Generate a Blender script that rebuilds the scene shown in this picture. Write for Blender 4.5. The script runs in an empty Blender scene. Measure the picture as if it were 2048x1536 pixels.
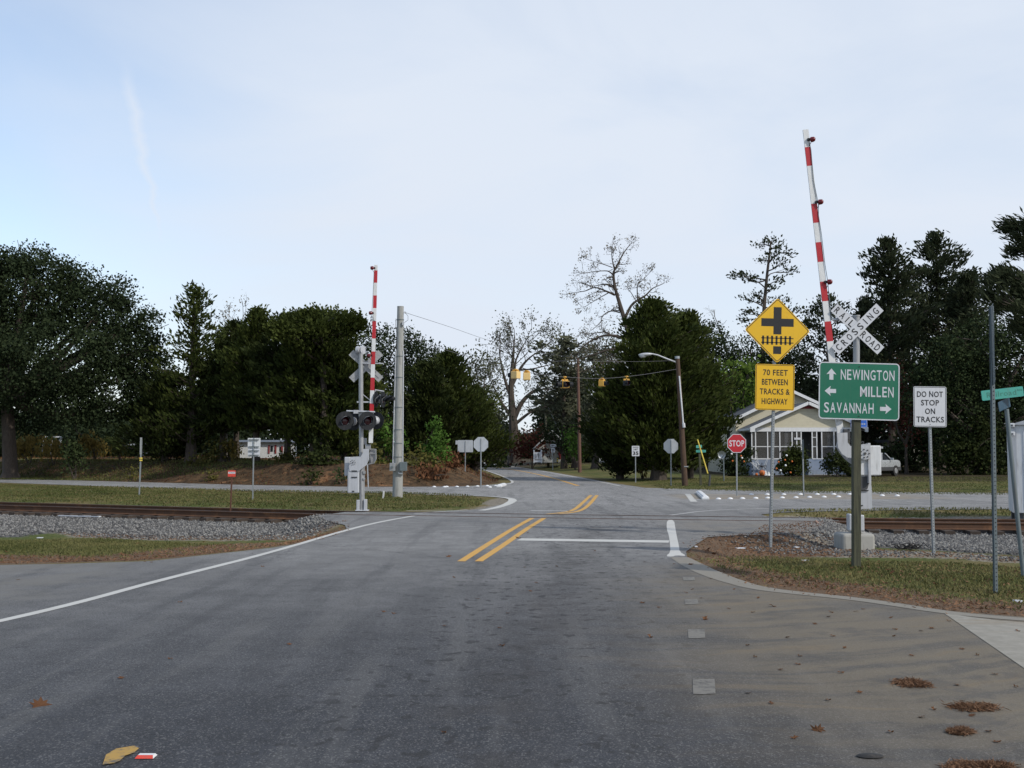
import bpy, bmesh, math, random
import numpy as np
from math import radians as R, sin, cos, pi
from mathutils import Vector, Matrix
random.seed(7); rng = np.random.default_rng(7)
S = bpy.context.scene
COL = S.collection

# ------------------------------------------------------------------ camera
F, CX, CY, HZ, EYE = 2200.0, 1024.0, 768.0, 905.0, 1.65
PITCH = math.atan((HZ - CY) / F)
cd = bpy.data.cameras.new('camera'); cam = bpy.data.objects.new('camera', cd); COL.objects.link(cam)
cd.sensor_width = 36.0; cd.lens = 36.0 * F / 2048.0
cd.clip_start = 0.1; cd.clip_end = 6000
cam.location = (0, 0, EYE); cam.rotation_euler = (pi / 2 + PITCH, 0, 0)
S.camera = cam

# ------------------------------------------------------------------ light
S.view_settings.view_transform = 'Standard'; S.view_settings.look = 'None'
S.view_settings.exposure = 0.0; S.view_settings.gamma = 1.0
SUN_AZ = Vector((0.80, -0.60, 0)).normalized(); SUN_EL = R(38)
sd_ = Vector((SUN_AZ.x * cos(SUN_EL), SUN_AZ.y * cos(SUN_EL), sin(SUN_EL)))
ld = bpy.data.lights.new('sun', 'SUN'); ld.energy = 3.0; ld.angle = R(1.5); ld.color = (1.0, 0.95, 0.86)
sun = bpy.data.objects.new('sun', ld); COL.objects.link(sun)
sun.rotation_euler = sd_.to_track_quat('Z', 'Y').to_euler(); sun.location = (30, -20, 40)

W = bpy.data.worlds.new('World'); S.world = W; W.use_nodes = True
nt = W.node_tree; nt.nodes.clear()
def wn(t, **k):
    n = nt.nodes.new(t)
    for a, b in k.items(): setattr(n, a, b)
    return n
out = wn('ShaderNodeOutputWorld'); bg = wn('ShaderNodeBackground'); bg.inputs[1].default_value = 0.1
sky = wn('ShaderNodeTexSky', sky_type='NISHITA', sun_disc=False, sun_elevation=SUN_EL, sun_rotation=math.atan2(SUN_AZ.x, SUN_AZ.y))
sky.air_density = 1.0; sky.dust_density = 0.6; sky.ozone_density = 2.0
tc = wn('ShaderNodeTexCoord')
def wmath(op, a, b=None, c=None, clamp=False):
    n = wn('ShaderNodeMath', operation=op); n.use_clamp = clamp
    for i, v in enumerate((a, b, c)):
        if v is None: continue
        if isinstance(v, (int, float)): n.inputs[i].default_value = v
        else: nt.links.new(v, n.inputs[i])
    return n.outputs[0]
def wrange(v, a, b, c, d):
    n = wn('ShaderNodeMapRange', interpolation_type='SMOOTHSTEP'); nt.links.new(v, n.inputs[0])
    for i, x in enumerate((a, b, c, d)): n.inputs[i + 1].default_value = x
    return n.outputs[0]
sep = wn('ShaderNodeSeparateXYZ'); nt.links.new(tc.outputs['Generated'], sep.inputs[0])
X_, Y_, Z_ = sep.outputs
azm = wmath('ARCTAN2', X_, Y_)                      # 0 straight ahead, + to the right
mp = wn('ShaderNodeMapping'); nt.links.new(tc.outputs['Generated'], mp.inputs[0]); mp.inputs['Scale'].default_value = (1.2, 1.2, 3.4)
mp.inputs['Rotation'].default_value = (0, 0.35, 0.2)
nz = wn('ShaderNodeTexNoise'); nt.links.new(mp.outputs[0], nz.inputs['Vector']); nz.inputs['Scale'].default_value = 2.1
nz.inputs['Detail'].default_value = 7; nz.inputs['Roughness'].default_value = 0.55; nz.inputs['Distortion'].default_value = 0.5
veil = wmath('ADD', wrange(azm, -0.62, -0.05, 0.24, 0.95), wmath('MULTIPLY', wmath('SUBTRACT', nz.outputs[0], 0.5), 0.9), clamp=True)
veil = wmath('MULTIPLY', veil, wrange(Z_, 0.75, 0.22, 0.6, 1.0))
veil = wmath('MAXIMUM', veil, wrange(Z_, 0.26, 0.0, 0.0, 0.75))
# the contrail: a thin wavering streak standing in the western sky
n2 = wn('ShaderNodeTexNoise'); n2.noise_dimensions = '1D'; nt.links.new(Z_, n2.inputs['W']); n2.inputs['Scale'].default_value = 34; n2.inputs['Detail'].default_value = 3
cx_ = wmath('ADD', wmath('MULTIPLY', Z_, -0.24), -0.268)
cx_ = wmath('ADD', cx_, wmath('MULTIPLY', wmath('SUBTRACT', n2.outputs[0], 0.5), 0.016))
dist = wmath('ABSOLUTE', wmath('SUBTRACT', azm, cx_))
wid = wrange(Z_, 0.19, 0.27, 0.0025, 0.0075)
st = wmath('SUBTRACT', 1.0, wmath('DIVIDE', dist, wid), clamp=True)
st = wmath('MULTIPLY', st, wmath('MULTIPLY', wrange(Z_, 0.16, 0.24, 0.0, 1.0), wrange(Z_, 0.33, 0.29, 0.0, 1.0)))
veil = wmath('ADD', veil, wmath('MULTIPLY', st, 0.27))
skyb = wn('ShaderNodeMix', data_type='RGBA', blend_type='MULTIPLY'); skyb.inputs[0].default_value = 1
nt.links.new(sky.outputs[0], skyb.inputs[6]); skyb.inputs[7].default_value = (2.1, 2.0, 1.9, 1)
mx = wn('ShaderNodeMix', data_type='RGBA'); nt.links.new(veil, mx.inputs[0]); nt.links.new(skyb.outputs[2], mx.inputs[6])
mx.inputs[7].default_value = (7.5, 8.2, 9.3, 1)
nt.links.new(mx.outputs[2], bg.inputs[0]); nt.links.new(bg.outputs[0], out.inputs[0])

# ------------------------------------------------------------------ pixel <-> world helpers (used to measure the place)
cP, sP = cos(PITCH), sin(PITCH)
def ray(px, py):
    a, b = (px - CX) / F, (CY - py) / F
    return Vector((a, cP - b * sP, sP + b * cP))
def at(px, py, Y):
    d = ray(px, py); k = Y / d.y
    return Vector((d.x * k, Y, EYE + d.z * k))
def g(px, py, z=0.0):
    d = ray(px, py); k = (z - EYE) / d.z
    return Vector((d.x * k, d.y * k, z))
def gY(py, z=0.0): return g(CX, py, z).y

# ------------------------------------------------------------------ material helpers
class Nt:
    def __init__(s, m): s.t = m.node_tree; s.t.nodes.clear()
    def n(s, ty, **k):
        x = s.t.nodes.new(ty)
        for a, b in k.items(): setattr(x, a, b)
        return x
    def set(s, sock, v):
        if v is None: return
        if hasattr(v, 'is_output') or isinstance(v, bpy.types.NodeSocket): s.t.links.new(v, sock)
        elif isinstance(v, tuple) and len(v) == 3 and sock.type == 'RGBA': sock.default_value = (*v, 1)
        else: sock.default_value = v
    def math(s, op, a, b=None, c=None, clamp=False):
        x = s.n('ShaderNodeMath', operation=op); x.use_clamp = clamp
        for i, v in enumerate((a, b, c)): s.set(x.inputs[i], v)
        return x.outputs[0]
    def mr(s, v, a, b, c=0.0, d=1.0):
        x = s.n('ShaderNodeMapRange', interpolation_type='SMOOTHSTEP'); s.set(x.inputs[0], v)
        for i, q in enumerate((a, b, c, d)): s.set(x.inputs[i + 1], q)
        return x.outputs[0]
    def noise(s, scale, detail=4, rough=0.6, vec=None, dist=0.0):
        x = s.n('ShaderNodeTexNoise'); s.set(x.inputs['Vector'], vec if vec is not None else s.pos())
        x.inputs['Scale'].default_value = scale; x.inputs['Detail'].default_value = detail
        x.inputs['Roughness'].default_value = rough; x.inputs['Distortion'].default_value = dist
        return x.outputs[0]
    def pos(s):
        if not hasattr(s, '_p'): s._p = s.n('ShaderNodeNewGeometry').outputs['Position']
        return s._p
    def obj(s):
        return s.n('ShaderNodeTexCoord').outputs['Object']
    def xyz(s, v=None):
        x = s.n('ShaderNodeSeparateXYZ'); s.set(x.inputs[0], v if v is not None else s.pos()); return x.outputs
    def mapv(s, scale, rot=(0, 0, 0), vec=None):
        x = s.n('ShaderNodeMapping'); s.set(x.inputs[0], vec if vec is not None else s.pos())
        x.inputs['Scale'].default_value = scale; x.inputs['Rotation'].default_value = rot; return x.outputs[0]
    def mix(s, f, a, b, mode='MIX'):
        x = s.n('ShaderNodeMix', data_type='RGBA', blend_type=mode)
        s.set(x.inputs[0], f); s.set(x.inputs[6], a); s.set(x.inputs[7], b); return x.outputs[2]
    def attr(s, name): return s.n('ShaderNodeAttribute', attribute_name=name).outputs['Fac']
    def bump(s, h, strength=0.3, dist=0.02):
        x = s.n('ShaderNodeBump'); s.set(x.inputs['Height'], h); x.inputs['Strength'].default_value = strength
        x.inputs['Distance'].default_value = dist; return x.outputs[0]
    def out(s, col, rough=0.7, metal=0.0, normal=None, spec=0.5, emit=None, trans=0.0):
        p = s.n('ShaderNodeBsdfPrincipled'); s.set(p.inputs['Base Color'], col); s.set(p.inputs['Roughness'], rough)
        s.set(p.inputs['Metallic'], metal); s.set(p.inputs['Normal'], normal); s.set(p.inputs['Specular IOR Level'], spec)
        o = s.n('ShaderNodeOutputMaterial')
        if trans:
            t = s.n('ShaderNodeBsdfTranslucent'); s.set(t.inputs[0], col)
            mm = s.n('ShaderNodeMixShader'); mm.inputs[0].default_value = trans
            s.t.links.new(p.outputs[0], mm.inputs[1]); s.t.links.new(t.outputs[0], mm.inputs[2]); s.t.links.new(mm.outputs[0], o.inputs[0])
        else: s.t.links.new(p.outputs[0], o.inputs[0])
def newmat(name):
    m = bpy.data.materials.new(name); m.use_nodes = True; return m, Nt(m)
def wear(name, col, rough=0.5, metal=0.0, var=0.18, scale=9, dirt=(0.12, 0.10, 0.08), dirtamt=0.25, streak=True, spec=0.5):
    """paint or metal with blotches, vertical streaks of grime"""
    m, t = newmat(name)
    o = t.obj()
    a = t.noise(scale, 5, 0.65, o)
    b = t.noise(3.0, 4, 0.6, t.mapv((6, 6, 0.7) if streak else (1, 1, 1), vec=o))
    c = t.mix(t.math('MULTIPLY', t.mr(b, 0.48, 0.75), dirtamt * 1.6, clamp=True), col, dirt)
    f = t.math('ADD', 1 - var * 0.5, t.math('MULTIPLY', a, var))
    cc = t.n('ShaderNodeCombineColor'); [t.set(cc.inputs[i], f) for i in range(3)]
    c = t.mix(1.0, c, cc.outputs[0], 'MULTIPLY')
    t.out(c, t.mr(a, 0.3, 0.7, rough - 0.08, min(1, rough + 0.12)), metal, t.bump(a, 0.08, 0.01), spec)
    return m
M = {}
M['white'] = wear('white_paint', (0.60, 0.61, 0.62), 0.5)
M['trim'] = wear('white_trim', (0.68, 0.685, 0.69), 0.5, dirtamt=0.1)
M['armwhite'] = wear('reflective_white', (0.66, 0.66, 0.65), 0.45, dirtamt=0.12)
M['armred'] = wear('reflective_red', (0.42, 0.012, 0.02), 0.45, dirtamt=0.1)
M['silver'] = wear('aluminium_paint', (0.32, 0.325, 0.33), 0.42, 0.35, dirtamt=0.25)
M['silver2'] = wear('light_aluminium_paint', (0.45, 0.46, 0.48), 0.45, 0.15, dirtamt=0.2)
M['galv'] = wear('galvanised_steel', (0.33, 0.35, 0.36), 0.45, 0.5, dirtamt=0.2)
M['galvdark'] = wear('weathered_steel', (0.15, 0.18, 0.19), 0.55, 0.4, dirtamt=0.3)
M['signback'] = wear('sign_back_aluminium', (0.46, 0.48, 0.50), 0.42, 0.4, dirtamt=0.15)
M['signwhite'] = wear('sign_white_sheeting', (0.56, 0.57, 0.60), 0.5, dirtamt=0.08, var=0.08)
M['yellow'] = wear('sign_yellow_sheeting', (0.74, 0.43, 0.010), 0.45, dirtamt=0.05, var=0.08)
M['green'] = wear('sign_green_sheeting', (0.004, 0.135, 0.075), 0.5, dirtamt=0.06, var=0.15)
M['teal'] = wear('faded_green_sheeting', (0.05, 0.31, 0.26), 0.55, dirtamt=0.2, var=0.25)
M['blueblade'] = wear('dark_blue_sheeting', (0.02, 0.06, 0.10), 0.55)
M['blue'] = wear('sign_blue_sheeting', (0.01, 0.12, 0.55), 0.5)
M['red'] = wear('sign_red_sheeting', (0.42, 0.010, 0.02), 0.45, dirtamt=0.05, var=0.08)
M['orange_red'] = wear('marker_red', (0.62, 0.06, 0.035), 0.5)
M['black'] = wear('black_paint', (0.012, 0.012, 0.012), 0.5, dirtamt=0.0)
M['darkhood'] = wear('hood_black', (0.012, 0.014, 0.017), 0.6, spec=0.25, dirt=(0.06, 0.06, 0.06))
M['fadedtext'] = wear('faded_lettering', (0.03, 0.16, 0.12), 0.5, dirtamt=0.1)
M['beacon'] = wear('signal_yellow', (0.62, 0.34, 0.05), 0.5, dirtamt=0.12)
M['beaconpale'] = wear('sun_faded_signal_yellow', (0.72, 0.50, 0.20), 0.5, dirtamt=0.12)
M['guard'] = wear('guy_guard_yellow', (0.72, 0.55, 0.08), 0.5)
M['rail_rust'] = wear('rail_rust', (0.085, 0.040, 0.020), 0.8, var=0.6, dirt=(0.22, 0.10, 0.04), dirtamt=0.4, streak=False, scale=4)
M['railtop'] = wear('rail_head', (0.20, 0.17, 0.16), 0.35, 0.6, streak=False)
M['rustpost'] = wear('rusty_post', (0.09, 0.035, 0.02), 0.8)
M['tie'] = wear('sleeper_wood', (0.045, 0.032, 0.024), 0.9, var=0.5)
M['concrete'] = wear('concrete', (0.33, 0.32, 0.29), 0.9, var=0.35, dirt=(0.16, 0.14, 0.11), dirtamt=0.35)
M['polecon'] = wear('pole_concrete', (0.30, 0.30, 0.285), 0.85, var=0.3, dirt=(0.12, 0.12, 0.10), dirtamt=0.4)
M['siding'] = None
M['blueblock'] = wear('blue_painted_block', (0.22, 0.265, 0.34), 0.85, var=0.25)
M['vent'] = wear('oxblood_paint', (0.22, 0.03, 0.03), 0.7)
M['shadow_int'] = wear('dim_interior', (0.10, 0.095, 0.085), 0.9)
M['wire'] = wear('cable', (0.03, 0.03, 0.03), 0.6)
M['wire_grey'] = wear('steel_cable', (0.16, 0.16, 0.17), 0.5, 0.4)
M['orangecable'] = wear('orange_cable', (0.50, 0.28, 0.18), 0.7)
M['rubber'] = wear('rubber', (0.018, 0.018, 0.018), 0.8)
M['carpaint'] = wear('silver_car_paint', (0.42, 0.44, 0.45), 0.3, 0.3, dirtamt=0.05)
M['cladding'] = wear('grey_cladding', (0.05, 0.052, 0.055), 0.6)
M['glass'] = wear('dark_glass', (0.02, 0.024, 0.028), 0.08, 0.0, dirtamt=0.0, spec=0.9)
M['redlens'] = wear('red_lens', (0.05, 0.003, 0.006), 0.18, dirtamt=0.0)
M['lamp_red'] = wear('red_lamp', (0.14, 0.008, 0.012), 0.2, dirtamt=0.0)
M['pumpkin'] = wear('pumpkin', (0.62, 0.16, 0.03), 0.6)
M['ghost'] = wear('white_ornament', (0.78, 0.80, 0.80), 0.6)
M['door_red'] = wear('red_door', (0.16, 0.008, 0.012), 0.5)
M['roofmat'] = None

def wood(name, c1, c2):
    m, t = newmat(name); o = t.obj()
    a = t.noise(6, 6, 0.7, t.mapv((5, 5, 0.35), vec=o))
    b = t.noise(40, 3, 0.6, t.mapv((4, 4, 0.2), vec=o))
    c = t.mix(t.mr(a, 0.3, 0.7), c1, c2); c = t.mix(t.mr(b, 0.5, 0.75, 0, 0.5), c, (0.02, 0.015, 0.01))
    t.out(c, 0.85, 0, t.bump(b, 0.4, 0.01)); return m
M['wood'] = wood('pole_wood', (0.10, 0.055, 0.03), (0.045, 0.028, 0.02))
M['woodgrey'] = wood('treated_post_wood', (0.085, 0.085, 0.05), (0.035, 0.036, 0.024))
M['woodred'] = wood('reddish_pole_wood', (0.17, 0.085, 0.06), (0.10, 0.055, 0.04))
M['woodolive'] = wood('olive_pole_wood', (0.15, 0.15, 0.10), (0.09, 0.09, 0.06))
M['bark'] = wood('bark', (0.085, 0.065, 0.05), (0.035, 0.026, 0.02))
M['barkpale'] = wood('pale_bark', (0.17, 0.15, 0.13), (0.085, 0.075, 0.065))

def siding(name, col, pitch):
    m, t = newmat(name); z = t.xyz()[2]
    s = t.math('FRACT', t.math('DIVIDE', z, pitch))
    a = t.noise(2.5, 5, 0.6)
    c = t.mix(t.mr(a, 0.35, 0.7, 0, 0.25), col, tuple(x * 0.7 for x in col))
    c = t.mix(t.mr(s, 0.05, 0.0, 0, 0.55), c, tuple(x * 0.35 for x in col))
    t.out(c, 0.7, 0, t.bump(s, 0.5, 0.02)); return m
M['siding'] = siding('cream_lap_siding', (0.60, 0.55, 0.41), 0.2)
M['sidingw'] = siding('white_lap_siding', (0.62, 0.62, 0.60), 0.18)
m, t = newmat('asphalt_shingle'); br = t.n('ShaderNodeTexBrick'); t.set(br.inputs['Vector'], t.mapv((1, 1, 1)))
br.inputs['Scale'].default_value = 3; a = t.noise(8, 5)
t.out(t.mix(t.mr(a, 0.3, 0.75), (0.045, 0.05, 0.058), (0.11, 0.115, 0.125)), 0.9, 0, t.bump(a, 0.4, 0.03)); M['roofmat'] = m

def leafmat(name, dark, light, trans=0.22):
    m, t = newmat(name)
    f = t.math('ADD', t.math('MULTIPLY', t.attr('tint'), 0.8), t.math('MULTIPLY', t.noise(0.35, 3), 0.3), clamp=True)
    t.out(t.mix(f, dark, light), 0.8, 0, None, 0.12, trans=trans); return m
M['oak'] = leafmat('oak_leaves', (0.010, 0.018, 0.008), (0.042, 0.058, 0.024))
M['cedar'] = leafmat('cedar_sprays', (0.011, 0.020, 0.005), (0.068, 0.084, 0.018))
M['cedar2'] = leafmat('dark_cedar_sprays', (0.008, 0.016, 0.005), (0.050, 0.062, 0.016))
M['pine'] = leafmat('pine_needles', (0.012, 0.019, 0.009), (0.052, 0.062, 0.030))
M['greyg'] = leafmat('grey_green_leaves', (0.045, 0.052, 0.032), (0.13, 0.135, 0.085))
M['magnolia'] = leafmat('magnolia_leaves', (0.006, 0.014, 0.005), (0.045, 0.062, 0.022), 0.08)
M['lime'] = leafmat('lime_leaves', (0.04, 0.08, 0.012), (0.19, 0.27, 0.05), 0.35)
M['sapling'] = leafmat('sapling_leaves', (0.03, 0.07, 0.012), (0.12, 0.22, 0.04), 0.35)
M['scrub'] = leafmat('scrub_leaves', (0.035, 0.045, 0.012), (0.15, 0.13, 0.035), 0.25)
M['goldscrub'] = leafmat('golden_weeds', (0.10, 0.07, 0.02), (0.28, 0.21, 0.06), 0.3)
M['redtwig'] = leafmat('russet_leaves', (0.04, 0.012, 0.010), (0.13, 0.045, 0.030), 0.2)
M['redweed'] = leafmat('red_brown_weeds', (0.07, 0.03, 0.018), (0.20, 0.095, 0.045), 0.2)
M['moss'] = leafmat('hanging_moss', (0.05, 0.05, 0.04), (0.14, 0.14, 0.11), 0.2)
M['drytip'] = leafmat('dry_leaves', (0.10, 0.085, 0.06), (0.22, 0.19, 0.13), 0.2)
M['grassblade'] = leafmat('grass_blades', (0.042, 0.060, 0.014), (0.175, 0.160, 0.066), 0.2)
M['strawblade'] = leafmat('straw_litter', (0.065, 0.030, 0.017), (0.25, 0.145, 0.085), 0.1)
M['deadleaf'] = leafmat('dead_leaf', (0.060, 0.026, 0.014), (0.19, 0.095, 0.048), 0.15)
M['stone'] = leafmat('ballast_stone', (0.035, 0.035, 0.038), (0.28, 0.27, 0.25), 0.0)

# ------------------------------------------------------------------ mesh builder
class MB:
    def __init__(s): s.v = []; s.f = []; s.mi = []; s.cur = 0
    def add(s, vs, fs):
        b = len(s.v); s.v += [tuple(v) for v in vs]; s.f += [tuple(b + i for i in f) for f in fs]; s.mi += [s.cur] * len(fs); return s
    def box(s, lo, hi, mtx=None):
        x0, y0, z0 = lo; x1, y1, z1 = hi
        vs = [Vector(p) for p in ((x0,y0,z0),(x1,y0,z0),(x1,y1,z0),(x0,y1,z0),(x0,y0,z1),(x1,y0,z1),(x1,y1,z1),(x0,y1,z1))]
        if mtx: vs = [mtx @ v for v in vs]
        return s.add(vs, [(0,3,2,1),(4,5,6,7),(0,1,5,4),(1,2,6,5),(2,3,7,6),(3,0,4,7)])
    def bar(s, p, q, w, h=None, up=(0, 0, 1)):
        """rectangular bar from p to q"""
        h = h or w; p = Vector(p); q = Vector(q); d = (q - p).normalized(); u = Vector(up)
        if abs(d.dot(u)) > 0.98: u = Vector((0, 1, 0))
        a = d.cross(u).normalized(); b = a.cross(d).normalized()
        vs = [e + a * (i * w / 2) + b * (j * h / 2) for e in (p, q) for i, j in ((-1,-1),(1,-1),(1,1),(-1,1))]
        return s.add(vs, [(0,3,2,1),(4,5,6,7),(0,1,5,4),(1,2,6,5),(2,3,7,6),(3,0,4,7)])
    def tube(s, pts, r, n=10, cap=True):
        pts = [Vector(p) for p in pts]; rs = r if isinstance(r, (list, tuple)) else [r] * len(pts)
        b = len(s.v); prev = None
        for i, p in enumerate(pts):
            d = (pts[min(i + 1, len(pts) - 1)] - pts[max(i - 1, 0)])
            d = d.normalized() if d.length > 1e-9 else Vector((0, 0, 1))
            if prev is None:
                u = Vector((0, 0, 1)) if abs(d.z) < 0.9 else Vector((1, 0, 0)); a = d.cross(u).normalized()
            else:
                a = (prev - d * prev.dot(d)); a = a.normalized() if a.length > 1e-6 else d.cross(Vector((1, 0, 0))).normalized()
            prev = a; c = d.cross(a)
            for k in range(n):
                t = 2 * pi * k / n; s.v.append(tuple(p + (a * cos(t) + c * sin(t)) * rs[i]))
        for i in range(len(pts) - 1):
            for k in range(n):
                k2 = (k + 1) % n; s.f.append((b + i*n + k, b + i*n + k2, b + (i+1)*n + k2, b + (i+1)*n + k)); s.mi.append(s.cur)
        if cap:
            s.f.append(tuple(b + k for k in reversed(range(n)))); s.f.append(tuple(b + (len(pts)-1)*n + k for k in range(n))); s.mi += [s.cur] * 2
        return s
    def prism(s, poly, t, axis='y'):
        """extrude a 2-D outline (u,v) -> plane XZ by thickness t along y (front at -t/2)"""
        n = len(poly)
        vs = [(u, -t / 2, v) for u, v in poly] + [(u, t / 2, v) for u, v in poly]
        fs = [tuple(range(n)), tuple(range(2 * n - 1, n - 1, -1))] + [(i, n + i, n + (i + 1) % n, (i + 1) % n) for i in range(n)]
        return s.add(vs, fs)
    def ellipsoid(s, c, r, nu=12, nv=8, mtx=None):
        c = Vector(c); r = (r, r, r) if isinstance(r, (int, float)) else r; b = len(s.v)
        for j in range(1, nv):
            ph = pi * j / nv
            for i in range(nu):
                th = 2 * pi * i / nu; p = Vector((r[0]*sin(ph)*cos(th), r[1]*sin(ph)*sin(th), r[2]*cos(ph)))
                s.v.append(tuple(c + (mtx @ p if mtx else p)))
        tp = Vector((0, 0, r[2])); 
        s.v.append(tuple(c + (mtx @ tp if mtx else tp))); s.v.append(tuple(c - (mtx @ tp if mtx else tp)))
        T, B = len(s.v) - 2, len(s.v) - 1
        for j in range(nv - 2):
            for i in range(nu):
                i2 = (i + 1) % nu; s.f.append((b+j*nu+i, b+(j+1)*nu+i, b+(j+1)*nu+i2, b+j*nu+i2)); s.mi.append(s.cur)
        for i in range(nu):
            i2 = (i + 1) % nu; s.f.append((T, b+i, b+i2)); s.f.append((B, b+(nv-2)*nu+i2, b+(nv-2)*nu+i)); s.mi += [s.cur] * 2
        return s
    def disc(s, c, nrm, r, t=0.01, n=20, r2=None):
        c = Vector(c); d = Vector(nrm).normalized(); return s.tube([c - d * t / 2, c + d * t / 2], [r, r2 or r], n)
    def xf(s, mtx, start=0):
        for i in range(start, len(s.v)): s.v[i] = tuple(mtx @ Vector(s.v[i]))
        return s
BASE = {}
def link(o, parent=None):
    COL.objects.link(o)
    if parent is not None: o.parent = parent
    return o
def root_of(o):
    while o.parent is not None: o = o.parent
    return o
def obj(name, mb, mats, parent=None, smooth=False, local=False, base=None, bevel=0.0):
    """one mesh object; vertices come in world space and are stored relative to the thing's base (unless local)"""
    me = bpy.data.meshes.new(name)
    off = Vector((0, 0, 0))
    if not local:
        if parent is not None: off = root_of(parent).location
        elif base is not None: off = Vector(base)
    me.from_pydata([tuple(Vector(v) - off) for v in mb.v], [], mb.f)
    for m_ in (mats if isinstance(mats, (list, tuple)) else [mats]): me.materials.append(M[m_] if isinstance(m_, str) else m_)
    me.polygons.foreach_set('material_index', mb.mi)
    me.validate(); me.update()
    if smooth:
        me.polygons.foreach_set('use_smooth', [True] * len(me.polygons))
        me.set_sharp_from_angle(angle=R(40))
    o = bpy.data.objects.new(name, me)
    if parent is None and not local: o.location = off
    link(o, parent)
    if bevel:
        b = o.modifiers.new('bevel', 'BEVEL'); b.width = bevel; b.segments = 2; b.limit_method = 'ANGLE'
    return o
def tag(o, label=None, cat=None, group=None, kind=None):
    if label: o['label'] = label
    if cat: o['category'] = cat
    if group: o['group'] = group
    if kind: o['kind'] = kind
    return o
def thing(name, loc, label, cat, group=None, rz=0.0):
    o = bpy.data.objects.new(name, None); o.location = loc; o.rotation_euler = (0, 0, rz); o.empty_display_size = 0.2
    COL.objects.link(o); return tag(o, label, cat, group)
def copy_tree(o, parent=None):
    c = o.copy(); COL.objects.link(c)
    if parent is not None: c.parent = parent
    for ch in [x for x in bpy.data.objects if x.parent == o]: copy_tree(ch, c)
    return c
def structure(o): o['kind'] = 'structure'; return o

def rrect(w, h, r, n=5):
    p = []
    for cx, cy, a0 in ((w/2-r, h/2-r, 0), (-w/2+r, h/2-r, 90), (-w/2+r, -h/2+r, 180), (w/2-r, -h/2+r, 270)):
        for i in range(n + 1):
            a = R(a0 + 90 * i / n); p.append((cx + r * cos(a), cy + r * sin(a)))
    return p
def ring(mb, outer, inner, y=0.0, t=0.001):
    n = len(outer)
    vs = [(u, y, v) for u, v in outer] + [(u, y, v) for u, v in inner]
    mb.add(vs, [(i, (i+1) % n, n + (i+1) % n, n + i) for i in range(n)])
def text_mesh(s, w, h, bold=0.018, rot=0.0, center=(0, 0), y=0.0, mb=None, keep=False):
    """lettering fitted into w x h metres in the local XZ plane, facing -Y"""
    c = bpy.data.curves.new('lettering', 'FONT'); c.body = s; c.size = 1; c.offset = bold; c.resolution_u = 3; c.space_character = 1.08
    o = bpy.data.objects.new('tmp_lettering', c); COL.objects.link(o)
    dg = bpy.context.evaluated_depsgraph_get(); dg.update()
    me = bpy.data.meshes.new_from_object(o.evaluated_get(dg))
    n = len(me.vertices); co = np.empty(n * 3); me.vertices.foreach_get('co', co); co = co.reshape(-1, 3)
    fs = [tuple(p.vertices) for p in me.polygons]
    bpy.data.objects.remove(o); bpy.data.curves.remove(c); bpy.data.meshes.remove(me)
    lo, hi = co.min(0), co.max(0); mid = (lo + hi) / 2
    sx, sy = w / (hi[0] - lo[0]), h / (hi[1] - lo[1])
    if keep: sx = min(sx, sy); sy = sx
    u = (co[:, 0] - mid[0]) * sx; v = (co[:, 1] - mid[1]) * sy
    cr, sr = cos(rot), sin(rot)
    U = u * cr - v * sr + center[0]; V = u * sr + v * cr + center[1]
    mb = mb or MB(); mb.add([(a, y, b) for a, b in zip(U, V)], fs); return mb
def place(o, loc, roll=0.0, yaw=0.0, pitch=0.0):
    """put a locally built panel at a world place; roll turns it clockwise as seen from the front"""
    r = root_of(o)
    o.location = Vector(loc) - (r.location if r is not o else Vector((0, 0, 0)))
    o.rotation_mode = 'XYZ'
    o.rotation_euler = (Matrix.Rotation(yaw, 3, 'Z') @ Matrix.Rotation(pitch, 3, 'X') @ Matrix.Rotation(roll, 3, 'Y')).to_euler()
    return o
# ------------------------------------------------------------------ the lie of the land
def pg(pts, z=0.0): return [tuple(g(x, y, z).xy) for x, y in pts]
TRACK = np.array([tuple(g(x, y).xy) for x, y in ((0,1010.5),(160,1015),(320,1019.5),(480,1024),(640,1028.5),(900,1032.5),(1200,1037.5),(1640,1043),(1850,1045),(2048,1046.5))])
TRACK = np.vstack([TRACK[0] + (TRACK[0] - TRACK[2]) * 6, TRACK, TRACK[-1] + (TRACK[-1] - TRACK[-3]) * 8])
# smooth the surveyed line of the near rail
def chaikin(P, k=3, closed=False):
    P = np.asarray(P, float)
    for _ in range(k):
        Q = [P[0]] if not closed else []
        n = len(P)
        for i in range(n if closed else n - 1):
            a, b = P[i], P[(i + 1) % n]; Q += [a * .75 + b * .25, a * .25 + b * .75]
        if not closed: Q.append(P[-1])
        P = np.array(Q)
    return P
RAIL1 = chaikin(TRACK, 3)
def offset(P, d):
    T = np.gradient(P, axis=0); T /= np.linalg.norm(T, axis=1)[:, None]; N = np.stack([-T[:, 1], T[:, 0]], 1); return P + N * d
RAIL2 = offset(RAIL1, 1.5)
def sdist(P, poly):
    """signed distance of points (n,2) to a closed outline: positive inside"""
    poly = np.asarray(poly, float); n = len(poly); D = np.full(len(P), 1e9); ins = np.zeros(len(P), bool)
    for i in range(n):
        a, b = poly[i], poly[(i + 1) % n]; ab = b - a; L = max((ab ** 2).sum(), 1e-12)
        t = np.clip(((P - a) @ ab) / L, 0, 1); q = a + t[:, None] * ab; D = np.minimum(D, np.hypot(*(P - q).T))
        if a[1] != b[1]:
            c = (a[1] > P[:, 1]) != (b[1] > P[:, 1])
            ins ^= c & (P[:, 0] < (b[0] - a[0]) * (P[:, 1] - a[1]) / (b[1] - a[1]) + a[0])
    return np.where(ins, D, -D)
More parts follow.
